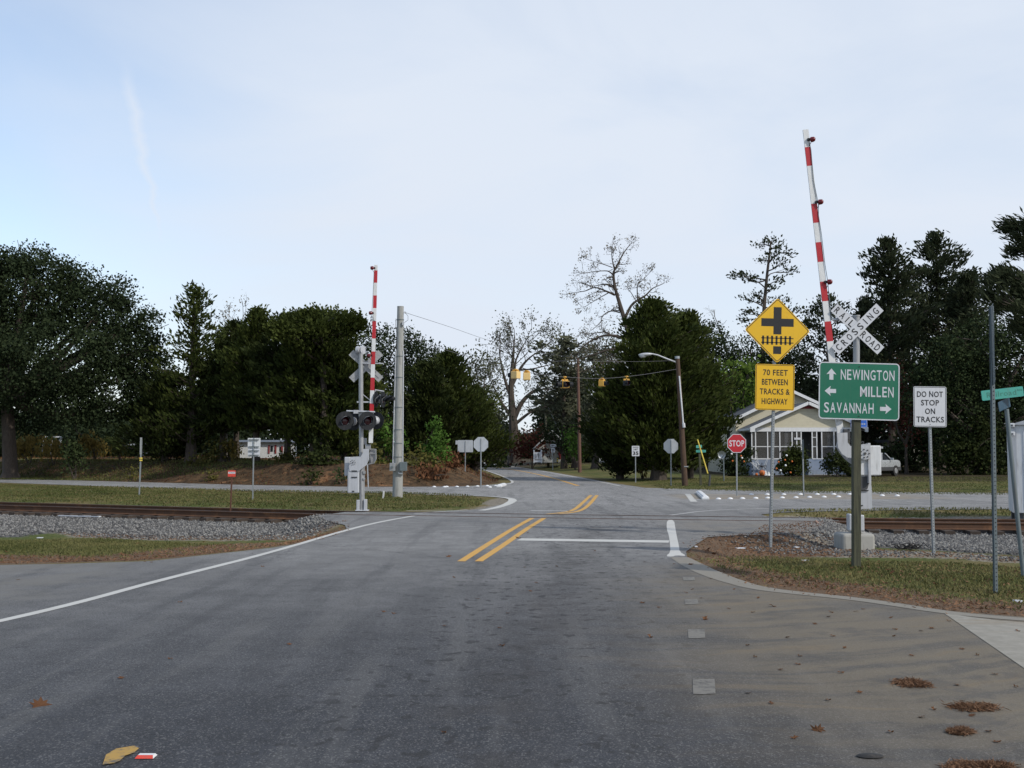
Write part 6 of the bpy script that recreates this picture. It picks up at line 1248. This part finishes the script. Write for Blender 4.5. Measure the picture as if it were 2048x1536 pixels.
# satellite dish
Y = 60; b = foot(1447, Y); root = thing('satellite_dish', b, 'grey satellite dish on a short post left of the STOP sign', 'satellite dish'); mb = MB(); mb.tube([b - Vector((0,0,.1)), at(1447, 914, Y)], .035, 8); obj('post', mb, 'galvdark', root)
c = at(1443.5, 909.5, Y - .1); mb = MB(); n = 20
for j, (rr_, dp) in enumerate(((.0, .10), (.08, .09), (.15, .055), (.205, 0))): mb.v += [(rr_*cos(2*pi*i/n), dp, rr_*1.08*sin(2*pi*i/n)) for i in range(n)]
mb.f += [(j*n+i, j*n+(i+1)%n, (j+1)*n+(i+1)%n, (j+1)*n+i) for j in range(3) for i in range(n)]; mb.mi += [0] * (3*n); mb.xf(Matrix.Translation(c) @ Matrix.Rotation(R(15), 4, 'X') @ Matrix.Rotation(R(-14), 4, 'Z')); obj('dish', mb, 'signback', root, True); mb = MB(); mb.bar(c + Vector((0, .05, -.18)), c + Vector((.06, -.25, -.04)), .03, .03); mb.box(tuple(c + Vector((.03, -.3, -.07))), tuple(c + Vector((.10, -.22, .0)))); obj('feed_arm', mb, 'galvdark', root)

# ---- silver car, three-quarter view, parked beyond the near signal
Yc = 68.5; c = Vector((at(1743, 900, Yc).x, Yc, 0)); c.z = H(c.x, c.y) + .01; root = thing('parked_car', c, 'silver estate car with dark lower cladding parked under the trees', 'car'); CA = Matrix.Translation(c) @ Matrix.Rotation(R(45), 4, 'Z')
def loft(secs, name, mat_, parent, half):
    """body from a side outline (x along the car, z) with tumblehome: rows of (z, x_rear, x_front, half width)"""
    mb = MB(); n = len(secs)
    for z, xr_, xf_, hw in secs: mb.v += [(xr_ + .12, -hw, z), (xr_, -hw * .8, z), (xr_, hw * .8, z), (xr_ + .12, hw, z), (xf_ - .2, hw, z), (xf_, hw * .75, z), (xf_, -hw * .75, z), (xf_ - .2, -hw, z)]
    mb.f += [(j*8+i, (j+1)*8+i, (j+1)*8+(i+1)%8, j*8+(i+1)%8) for j in range(n-1) for i in range(8)]; mb.f += [tuple(range(8)), tuple((n-1)*8 + i for i in reversed(range(8)))]; mb.mi = [0]*len(mb.f); mb.xf(CA); return obj(name, mb, mat_, parent, True)
loft([(.55,-2.2,2.25,.86),(.75,-2.22,2.27,.88),(.92,-2.2,2.2,.87),(1.0,-2.15,1.95,.84)], 'body', 'carpaint', root, 0); loft([(.28,-2.15,2.15,.82),(.35,-2.26,2.3,.885),(.57,-2.24,2.3,.895)], 'lower_cladding', 'cladding', root, 0)
loft([(1.0,-2.12,.95,.80),(1.2,-2.0,.66,.75),(1.40,-1.78,.32,.69)], 'window_band', 'glass', root, 0); loft([(1.40,-1.80,.34,.70),(1.46,-1.72,.2,.66)], 'roof', 'carpaint', root, 0)
for s_ in (-1, 1):
    for a, b_ in (((.98,.82,1.0),(.34,.70,1.42)),((-.25,.82,1.0),(-.30,.70,1.42)),((-1.3,.82,1.0),(-1.35,.70,1.42)),((-2.12,.78,1.0),(-1.8,.69,1.42))): mb = MB(); mb.bar(CA @ Vector((a[0], s_*a[1], a[2])), CA @ Vector((b_[0], s_*b_[1], b_[2])), .07, .05); obj('pillar', mb, 'carpaint', root)
for x in (-1.35, 1.38):
    for s_ in (-1, 1):
        mb = MB(); q = Vector((x, s_*.80, .33)); mb.tube([CA @ (q - Vector((0, .11, 0))), CA @ (q + Vector((0, .11, 0)))], .33, 20); wh = obj('wheel', mb, 'rubber', root, True); mb = MB(); mb.tube([CA @ (q + Vector((0, s_*.10, 0))), CA @ (q + Vector((0, s_*.125, 0)))], [.19, .17], 14); obj('rim', mb, 'silver', wh, True)
for s_ in (-1, 1): mb = MB(); mb.box((2.12, s_*.6-.18, .68), (2.26, s_*.6+.18, .84), CA); obj('headlight', mb, 'signwhite', root, bevel=.03); mb = MB(); mb.box((-2.22, s_*.68-.12, .72), (-2.12, s_*.68+.12, .96), CA); obj('tail_light', mb, 'lamp_red', root, bevel=.03); mb = MB(); mb.box((.68, s_*.98-.1, 1.0), (.78, s_*.98+.1, 1.13), CA); obj('wing_mirror', mb, 'carpaint', root, bevel=.02)

# ---- white equipment cabinet at the right edge
Y = 28.3; root = thing('equipment_cabinet', foot(2030, Y), 'white steel railway cabinet with lifting lugs at the right edge of the picture', 'equipment cabinet')
q0 = at(2026.5, 1026, Y); zt_ = at(2026, 850, Y).z; CM = Matrix.Translation((q0.x, q0.y, 0)) @ Matrix.Rotation(R(-20.5), 4, 'Z'); wd, dp = 1.9, 1.6; z0 = q0.z
def cbx(nm, m_, boxes, par=None, bv=.0):
    mb = MB(); [mb.box(lo, hi, CM) for lo, hi in boxes]; return obj(nm, mb, m_, par or root, bevel=bv)
cbx('body', 'white', [((0, 0, z0), (wd, dp, zt_))], bv=.015)
mb = MB(); mb.add([CM @ Vector(v) for v in ((-.06, -.08, zt_ + .003), (wd + .06, -.08, zt_ + .003), (wd / 2, -.08, zt_ + .30), (-.06, dp + .08, zt_ + .003), (wd + .06, dp + .08, zt_ + .003), (wd / 2, dp + .08, zt_ + .30))], [(0,1,2),(5,4,3),(0,2,5,3),(1,4,5,2),(0,3,4,1)]); obj('roof', mb, 'silver2', root)
for py in (851, 868): z = at(2026, py, Y).z; o = cbx('lifting_lug', 'white', [((-.03, -.10, z - .05), (.08, -.04, z + .06))], bv=.02); mb = MB(); mb.disc(CM @ Vector((.02, -.11, z)), CM.to_3x3() @ Vector((0, -1, 0)), .022, .01, 10); obj('lug_hole', mb, 'cladding', o)
cbx('door', 'white', [((.28, -.015, z0 + .1), (wd - .1, -.002, zt_ - .15))], bv=.005); cbx('corner_trim', 'silver2', [((.0, -.012, z0 + .02), (.12, -.002, zt_ - .02))])
for x in (.05, wd - .25):
    for y in (.05, dp - .35): cbx('leg', 'cladding', [((x, y, -.45), (x + .2, y + .3, z0 - .002))])

# ---- white ceramic buttons and bar markers
def button_at(px, py, first=[None], grp='', lab=''):
    p = g(px, py, .0)
    if first[0] is None:
        mb = MB(); mb.tube([(0,0,0),(0,0,.018),(0,0,.04),(0,0,.055)], [.098,.092,.065,.02], 16); o = obj('road_button', mb, 'trim', None, True, local=True); first[0] = o; o.location = p
    else: o = first[0].copy(); COL.objects.link(o); o.location = p
    o['label'] = lab; o['category'] = 'road button'; o['group'] = grp
fb = [None]
for x in (1503,1534.5,1567.5,1601,1634.5,1667.5,1700,1733): button_at(x, 989.5 - (x-1503)*.003, fb, 'white buttons along the far side of the island', 'white domed button in the far row of the splitter island')
for x in (1437,1460.5,1485,1511.5,1535.5,1564.5,1592,1619,1648,1677): button_at(x, 998.2 - (x-1437)*.018, fb, 'white buttons along the near side of the island', 'white domed button in the near row of the splitter island')
button_at(1764.5, 991.5, fb, 'white buttons at the right end', 'lone white button right of the signal mechanism'); button_at(1794.5, 991.8, fb, 'white buttons at the right end', 'lone white button farthest right')
for x, y in ((868.5,974),(889,974.3),(893.5,973.8),(914,973.8),(935,973.3),(955,972.8),(980,974.8),(974.5,972.2),(991.5,972)): button_at(x, y, fb, 'white buttons on the left side street', 'white domed button at the mouth of the left road')
for (x0, y0, x1, y1, lab) in ((1398, 987, 1411, 999, 'long white bar marker at the tip of the right island'), (998, 974.3, 1008, 970.8, 'short white bar marker at the mouth of the left road')):
    p, q = g(x0, y0), g(x1, y1); mb = MB(); mb.bar(p + Vector((0,0,.04)), q + Vector((0,0,.04)), .26, .1); mb.bar(p.lerp(q,.03) + Vector((0,0,.1)), p.lerp(q,.97) + Vector((0,0,.1)), .16, .05); o = obj('bar_marker', mb, 'trim', None, base=p, bevel=.03); tag(o, lab, 'lane marker')
p = g(292, 1515); root = thing('road_reflector', p, 'orange and white raised reflector beside the yellow paint patch', 'road reflector'); mb = MB(); mb.add([(-.06,-.045,.004),(.06,-.045,.004),(.05,-.015,.02),(-.05,-.015,.02),(-.05,.03,.02),(.05,.03,.02),(-.06,.05,.004),(.06,.05,.004)], [(3,2,5,4),(4,5,7,6),(0,3,4,6),(1,7,5,2)]); mb.xf(Matrix.Translation(p) @ Matrix.Scale(.82, 4)); obj('body', mb, 'armwhite', root); mb = MB(); mb.add([(-.06,-.046,.005),(.06,-.046,.005),(.05,-.0155,.0205),(-.05,-.0155,.0205)], [(0,1,2,3)]); mb.xf(Matrix.Translation(p) @ Matrix.Scale(.82, 4)); obj('lens', mb, 'orange_red', root)

# ---- distant buildings
def simple(name, label, cat, Y, parts, basepx): 
    root = thing(name, foot(basepx, Y), label, cat)
    for nm, m_, rects, dy, d in parts:
        for rct in rects: mb = MB(); pxbox(mb, *rct, Y + dy, Y + dy + d); obj(nm, mb, m_, root)
    return root
simple('mobile_home', 'white mobile home with red shutters behind the bank weeds', 'mobile home', 84, [('wall', 'sidingw', [(470, 884, 573, 916)], 0, 4), ('roof', 'blueblock', [(466, 880, 577, 884)], -.3, 4.6), ('window', 'glass', [(541, 891, 546, 903), (500, 889, 512, 898), (559, 893, 562, 903)], -.03, .02), ('shutter', 'vent', [(536, 890, 539.5, 907), (549, 890, 553, 907), (562, 892, 566, 905)], -.05, .03), ('vent_pipe', 'white', [(561, 873, 563, 880)], 1, .1)], 530)
Y = 96; root = thing('far_shed', foot(330, Y), 'open shed with a pale sloping roof edge far behind the left trees', 'shed'); mb = MB(); mb.bar(at(262, 890, Y), at(369, 885, Y), 3, .12, up=(0,0,1)); obj('roof', mb, 'signback', root); mb = MB(); pxbox(mb, 275, 890, 320, 912, Y + 1, Y + 1.3); obj('wall', mb, 'woodgrey', root); mb = MB(); [pxbox(mb, x, 889, x + 2, 913, Y, Y + .2) for x in (285, 318, 345, 362)]; obj('post', mb, 'signback', root); mb = MB(); pxbox(mb, 290, 903, 320, 908, Y - .1, Y); obj('bench', mb, 'signback', root)
Y = 98; root = thing('far_carport', foot(105, Y), 'small white framed structure beyond the golden weeds at far left', 'carport'); mb = MB(); pxbox(mb, 83, 872.5, 125, 875, Y, Y + 3); obj('roof', mb, 'white', root); mb = MB(); pxbox(mb, 100, 871, 104, 910, Y + .1, Y + .3); pxbox(mb, 117, 875, 123, 910, Y + .1, Y + .3); pxbox(mb, 84, 875, 86, 910, Y + .1, Y + .3); obj('post', mb, 'white', root)
simple('red_door_house', 'white house with a dark red door half hidden by the far trees', 'house', 112, [('wall', 'sidingw', [(1082, 884, 1128, 925)], 0, 6), ('porch_wall', 'vent', [(1117, 899, 1128, 919)], -.4, .3), ('front_door', 'door_red', [(1119, 900, 1126, 919)], -.5, .08), ('window', 'glass', [(1089, 894, 1094, 905)], -.03, .02), ('step', 'concrete', [(1116, 919, 1129, 925)], -1.0, .6)], 1105)
Y = 111.4; mb = MB(); rt = [o for o in bpy.data.objects if o.name == 'red_door_house'][0]; mb.bar(at(1066, 898, Y), at(1104, 862, Y), 1.2, .12, up=(0,0,1)); mb.bar(at(1104, 862, Y), at(1134, 890, Y), 1.2, .12, up=(0,0,1)); obj('roof', mb, 'white', rt); mb = MB(); pxprism(mb, [(1070, 897), (1104, 864), (1130, 890), (1130, 893), (1070, 900)], Y + .2, .2); obj('gable', mb, 'sidingw', rt)
Y = 108; root = thing('ramp_rails', foot(1213, Y), 'white wooden ramp rails under the dark cedars', 'ramp'); mb = MB()
for a, b_ in (((1199,914),(1218,902)),((1201,918),(1222,906)),((1200,913),(1200,926)),((1208,917),(1208,926)),((1219,915),(1219,926)),((1207,917),(1222,914)),((1207,921),(1222,919)),((1188,916),(1187,925)),((1224,908),(1224,925))): mb.bar(at(*a, Y), at(*b_, Y), .12, .12)
obj('railing', mb, 'white', root); mb = MB(); pxbox(mb, 1200, 923, 1222, 926, Y + .2, Y + 1.5); obj('deck', mb, 'white', root)
simple('white_building', 'pale wall showing between the trunks behind the great cedar', 'building', 104, [('wall', 'sidingw', [(1243, 896, 1304, 920), (1328, 903, 1364, 914)], 0, 3), ('roof', 'roofmat', [(1240, 890, 1368, 896)], -.3, 3.6)], 1275)
simple('grey_building', 'dim weathered building under the trees right of the silver car', 'building', 84, [('wall', 'concrete', [(1782, 885, 1842, 925)], 0, 4), ('roof', 'roofmat', [(1778, 879, 1846, 885)], -.3, 4.6)], 1812)

# ================================================================== small things on the ground
# fallen maple leaves
def leaf_proto():
    P = [(0,-.5),(.06,-.15),(.35,-.28),(.26,-.08),(.5,.08),(.24,.12),(.3,.36),(.1,.24),(0,.5),(-.1,.24),(-.3,.36),(-.24,.12),(-.5,.08),(-.26,-.08),(-.35,-.28),(-.06,-.15)]
    vs = [(0, 0, .02)] + [(x, y, .10 * (x*x*3) + .22 * y * y + .05 * math.sin(7 * x + 3 * y)) for x, y in P]; return vs, [(0, i + 1, (i + 1) % len(P) + 1) for i in range(len(P))]
protos = []
for v in range(4):
    vs, fs = leaf_proto(); mb = MB(); cu = .6 + .5 * v; mb.add([(x, y * (1 - .12 * v), z * cu) for x, y, z in vs], fs); me = bpy.data.meshes.new('fallen_leaf'); me.from_pydata(mb.v, [], mb.f); me.materials.append(M['deadleaf']); a_ = me.attributes.new('tint', 'FLOAT', 'FACE'); a_.data.foreach_set('value', [random.uniform(.1, .4) + .2 * v for _ in mb.f]); protos.append(me)
LV = [(80,1432,40),(242,1375,17),(579,1305,14),(525,1143,10),(505,1112,6),(793,1074,6),(768,1237,13),(788,1241,12),(888,1266,12),(908,1165,7),(898,1122,15),(1003,1308,17),(999,1270,10),(1016,1240,9),(1037,1083,14),(1056,1072,6),(1072,1176,8),(1061,1194,7),(1113,1142,9),(887,1489,17),(1049,1144,6),(1285,1218,15),(1319,1228,12),(1300,1289,20),(1290,1133,9),(1348,1136,6),(1382,1132,15),(1411,1252,22),(1385,1190,8),(1372,1197,9),(1468,1190,7),(1517,1208,12),(1458,1230,7),(1506,1238,10),(1545,1225,18),(1662,1238,12),(1712,1236,12),(1657,1247,8),(1783,1249,12),(1790,1274,13),(1842,1276,9),(1864,1271,15),(1898,1256,12),(1788,1288,11),(1727,1231,7),(1666,1287,8),(1496,1307,9),(1510,1331,8),(1561,1357,13),(1596,1346,12),(1600,1329,9),(1682,1364,9),(1497,1406,16),(1542,1427,13),(1636,1484,32),(1782,1488,20),(1914,1389,13),(1990,1367,16),(2036,1277,14),(2032,1393,14),(1843,1456,18),(1977,1486,16),(1657,1421,8),(1955,1327,14),(1924,1314,12),(1824,1328,8),(1713,1180,12),(1705,1150,12),(1735,1135,12),(1505,1168,14),(1484,1104,8),(1367,1090,7),(1945,1453,12),(1995,1508,16),(1590,1500,12),(1690,1312,8),(1630,1262,8),(1575,1290,9),(1720,1405,10),(1868,1440,10),(36,1170,7),(290,1126,7),(303,1127,4),(1240,1060,5),(1190,1110,6),(955,1210,6),(340,1335,6),(360,1217,6),(1402,1208,8),(1421,1165,8)]
for i, (px, py, s_) in enumerate(LV):
    p = grd(px, py); o = bpy.data.objects.new('fallen_leaf', protos[i % 4]); sz = s_ * p.y / F; sz = max(.06, min(sz, .24)); o.scale = (sz, sz, sz); o.location = (p.x, p.y, max(p.z, 0) + .006); o.rotation_euler = (random.uniform(-.25, .25), random.uniform(-.25, .25), random.uniform(0, 6.28)); COL.objects.link(o); tag(o, 'curled brown fallen leaf lying on the street', 'leaf', 'fallen leaves on the street')
    if s_ > 25: o.rotation_euler = (.5, .2, .5 if px < 500 else -.7); o.scale = (sz * 1.15,) * 3; o['label'] = 'large curled maple leaf standing up ' + ('near the lower left corner' if px < 500 else 'at the lower right, by the lane edge')
for i in range(46):
    px, py = random.choice(((random.uniform(1500, 2040), random.uniform(1130, 1225)), (random.uniform(1380, 1640), random.uniform(1075, 1120)), (random.uniform(0, 560), random.uniform(1085, 1125))))
    p = grd(px, py)
    if sdist(np.array([[p.x, p.y]]), ROAD)[0] > 0: continue
    o = bpy.data.objects.new('fallen_leaf', protos[i % 4]); sz = random.uniform(.07, .13); o.scale = (sz, sz, sz); o.location = (p.x, p.y, p.z + .035); o.rotation_euler = (random.uniform(-.6, .6), random.uniform(-.6, .6), random.uniform(0, 6.28)); COL.objects.link(o); tag(o, 'curled brown leaf caught in the roadside grass', 'leaf', 'leaves caught in the grass')
# pine straw clumps on the sandy asphalt
for (px, py, w, h, lab) in ((1828,1368,88,16,'pine straw heap farthest from the viewer on the sandy asphalt'),(1944,1416,116,18,'longest pine straw heap, at the right of the sandy asphalt'),(1923,1465,52,12,'small pine straw heap below the longest one'),(1962,1534,130,16,'pine straw heap cut by the bottom edge of the photo')):
    p = g(px, py); k = p.y / F; n = 1500; sw, sh = w * k * .23, h * p.y * p.y / (F * EYE) * .22; cc_ = rng.normal(size=(9, 2)) * [sw, sh * .5]; u = cc_[rng.integers(0, 9, n)] + rng.normal(size=(n, 2)) * [sw * .42, sh * .7]; C = np.column_stack([p.x + u[:, 0], p.y + u[:, 1], .004 + .010 * rng.random(n)]); a = rng.random(n) * 6.28; D = np.stack([np.cos(a), np.sin(a), rng.normal(size=n) * .06], 1)
    o = leaf_obj('pine_straw_heap', C, np.full(n, .0065), 'strawblade', None, tuple(p), dirs=D, asp=11.0); o.location = p; tag(o, lab, 'pine straw')
p = g(1740, 1514); mb = MB(); mb.ellipsoid(p + Vector((0, 0, .006)), (.075, .045, .012), 18, 6); tag(obj('flat_disc', mb, 'rubber', None, True, base=p), 'flat dark oval lid lying on the sandy asphalt', 'lid')
p0, p1 = grd(118, 1034.5), grd(200, 1036.5); mb = MB(); mb.bar(p0 + Vector((0,0,.05)), p1 + Vector((0,0,.05)), .09, .03); tag(obj('white_board', mb, 'signwhite', None, base=p0), 'thin white board lying on the ballast at far left', 'board')
mb = MB(); P = catm([at(x, y, yy) for x, y, yy in ((1632,1042,26.1),(1637,1047,25.9),(1648,1055,25.7),(1660,1060,25.5),(1680,1063,25.3))]); mb.tube(P, .018, 6); tag(obj('loose_cable', mb, 'orangecable', None, base=P[0]), 'tan cable drooping from the rail end beside the near signal', 'cable')
p = grd(1815, 1101); mb = MB()
for i in range(26): a = random.uniform(0, 2*pi); q = p + Vector((random.uniform(-.2,.2), random.uniform(-.1,.1), .03)); mb.tube([q, q + Vector((cos(a)*.14, sin(a)*.1, random.uniform(.0,.13))), q + Vector((cos(a)*.25, sin(a)*.15, random.uniform(0,.12)))], [.014,.01,.004], 4)
tag(obj('twig_heap', mb, 'rubber', None, base=p), 'small black heap of twigs on the gravel below the white warning sign', 'twigs')
for px, py, w in ((1610,1123,14),(1480,1098,18),(1592,1096,9),(80,1077,10),(1392,1095,5),(2036,1205,14)):
    p = grd(px, py); mb = MB(); k = p.y / F; mb.box((p.x - w*k/2, p.y - .05, p.z + .01), (p.x + w*k/2, p.y + .05, p.z + .025)); o = obj('litter_scrap', mb, 'signwhite', None, base=p); o.rotation_euler.z = random.uniform(-.4,.4); tag(o, 'scrap of white litter lying in the grass and straw', 'litter', 'litter scraps')

# ---- ground cover: blades, straw, stones
def scatter(name, polys, n, mat_, size, asp, dirs, lift, mask=None, kind='stuff', flatten=False, tmul=1.0, dens_fn=None):
    pts = []
    tot = sum(abs(polyarea(p)) for p in polys)
    for P in polys:
        P = np.array(P); lo, hi = P.min(0), P.max(0); m_ = int(n * abs(polyarea(P)) / tot); got = 0
        Q = lo + (hi - lo) * rng.random((int(m_ * (hi-lo)[0] * (hi-lo)[1] / max(abs(polyarea(P)), 1e-6)) + 10, 2)); Q = Q[sdist(Q, P) > 0]; pts.append(Q)
    Q = np.vstack(pts)
    if dens_fn is not None: Q = Q[rng.random(len(Q)) < dens_fn(Q)]
    Z_ = np.where(sdist(Q, ROAD) > 0, 0.0, height(Q)); C = np.column_stack([Q, Z_ + lift]); k = len(C)
    if dirs == 'up': D = np.column_stack([rng.normal(size=(k, 2)) * .45, np.ones(k)])
    else: a = rng.random(k) * 6.28; D = np.stack([np.cos(a), np.sin(a), rng.normal(size=k) * .12], 1)
    tn = np.clip(.5 + (vnoise(Q[:, 0], Q[:, 1], .8, 4) - .5) * .7 + (vnoise(Q[:, 0], Q[:, 1], 4.0, 9) - .5) * .8 + rng.normal(size=k) * .16, 0, 1) * tmul
    o = leaf_obj(name, C, size * rng.uniform(.6, 1.4, k), mat_, None, None, dirs=D, asp=asp, tint=tn); o['kind'] = kind; return o
def polyarea(P): P = np.asarray(P); x, y = P.T; return .5 * (np.dot(x, np.roll(y, 1)) - np.dot(y, np.roll(x, 1)))
gR = pg([(1400,1120),(1500,1098),(1620,1108),(1740,1112),(1900,1114),(2048,1128),(2400,1140),(2400,1255),(2048,1230),(1900,1217),(1780,1198),(1600,1178),(1500,1160),(1440,1138)], -.03)
gL = pg([(-300,1084),(0,1080),(200,1072),(330,1080),(480,1086),(620,1078),(560,1094),(430,1106),(300,1119),(0,1126),(-300,1140)], -.1)
gM = pg([(-300,966),(0,971),(500,985),(800,990),(930,995),(975,1003),(955,1016),(850,1021),(735,1021),(480,1014),(0,1002),(-300,990)], -.1)
gX = pg([(1530,1027),(1620,1023),(1800,1021),(2040,1020),(2300,1018),(2300,1028),(2040,1029),(1800,1031),(1600,1033)], -.05)
gY_ = pg([(1280,960),(1330,974),(1600,981),(2048,985.5),(2300,987),(2300,962),(2048,958),(1600,956),(1400,956)], .1)
strawk = lambda Q: np.clip(1.25 - zones(Q)['straw'] * 1.4, .05, 1) * np.clip(1.2 - zones(Q)['sand'] * 1.3, .05, 1)
scatter('grass', [gR, gL], 46000, 'grassblade', .017, 3.2, 'up', .02, dens_fn=strawk)
scatter('grass', [gM, gX], 42000, 'grassblade', .03, 2.8, 'up', .025)
scatter('grass', [gY_], 30000, 'grassblade', .03, 1.8, 'up', .02)
scatter('dead_straw', [strawR, strawL], 17000, 'strawblade', .012, 4.5, 'flat', .012, dens_fn=lambda Q: zones(Q)['straw'] ** 1.5 * np.where(sdist(Q, ROAD) > .0, np.clip(1 - sdist(Q, ROAD) / .35, 0, 1) * .5, 1))
scatter('dead_straw', [gR, gR, gM], 9000, 'strawblade', .016, 3.0, 'flat', .03)
# bank face: dead grass and weeds
bankp = pg([(-300,944),(0,956),(250,962.5),(500,969),(700,972.5),(900,971.5),(985,966),(1005,957),(960,943),(905,930),(840,935),(500,940),(0,935),(-300,930)], 0)
scatter('bank_weeds', [bankp], 40000, 'redweed', .05, 2.6, 'up', .05, dens_fn=lambda Q: np.clip(vnoise(Q[:,0], Q[:,1], 1.3, 8) * 1.7 - .35, 0, 1))
scatter('bank_weeds', [bankp], 12000, 'scrub', .06, 2.0, 'up', .08, dens_fn=lambda Q: np.clip(vnoise(Q[:,0], Q[:,1], 2.1, 11) * 2.4 - 1.2, 0, 1))
topp = pg([(-300,925),(0,924),(500,925),(840,928),(900,926),(840,918),(500,918),(0,917),(-300,917)], 0.0)
lip = [(x, y) for x, y in ((-42,70),(-28,66),(-18,62),(-8,58.5),(-5,62),(-16,70),(-42,80))]
scatter('grass', [lip], 26000, 'grassblade', .05, 2.6, 'up', .06, tmul=.8)
# ballast stones
def stones(poly, n, s0):
    P = np.array(poly); lo, hi = P.min(0), P.max(0); Q = lo + (hi - lo) * rng.random((n * 4, 2)); sd1 = sdist(Q, P); Q = Q[(sd1 > 0) & (rng.random(len(Q)) < sm(sd1, -.3, 1.4)) & (sdist(Q, ROAD) < .05) & (np.abs(Q[:, 0]) < Q[:, 1] * .5 + 1)][:n]; k = len(Q)
    oc = np.array([(1,0,0),(0,1,0),(-1,0,0),(0,-1,0),(0,0,.8),(0,0,-.6)]); fc = np.array([(0,1,4),(1,2,4),(2,3,4),(3,0,4),(1,0,5),(2,1,5),(3,2,5),(0,3,5)])
    s_ = s0 * rng.uniform(.5, 1.35, (k, 1, 1)); V = oc[None] * (1 + rng.normal(size=(k, 6, 3)) * .28) * s_; a = rng.random(k) * 6.28; ca, sa = np.cos(a)[:, None], np.sin(a)[:, None]
    V = np.stack([V[..., 0] * ca - V[..., 1] * sa, V[..., 0] * sa + V[..., 1] * ca, V[..., 2]], -1) + np.column_stack([Q, height(Q) + s0 * .25])[:, None, :]
    Fc = (fc[None] + (np.arange(k) * 6)[:, None, None]).reshape(-1, 3); me = mesh_np('ballast', V.reshape(-1, 3), Fc); me.materials.append(M['stone']); at_ = me.attributes.new('tint', 'FLOAT', 'FACE'); at_.data.foreach_set('value', np.repeat(rng.random(k) ** 1.8, 8).astype(np.float32)); o = link(bpy.data.objects.new('ballast', me)); o['kind'] = 'stuff'
stones(gravelL, 24000, .036); stones(gravelR, 16000, .036); stones(dirtL, 1500, .03); stones(dirtR2, 1300, .028); stones(dirtR3, 500, .03)
scatter('dead_straw', [dirtR2, dirtR3, dirtL], 5200, 'strawblade', .014, 4.0, 'flat', .012)
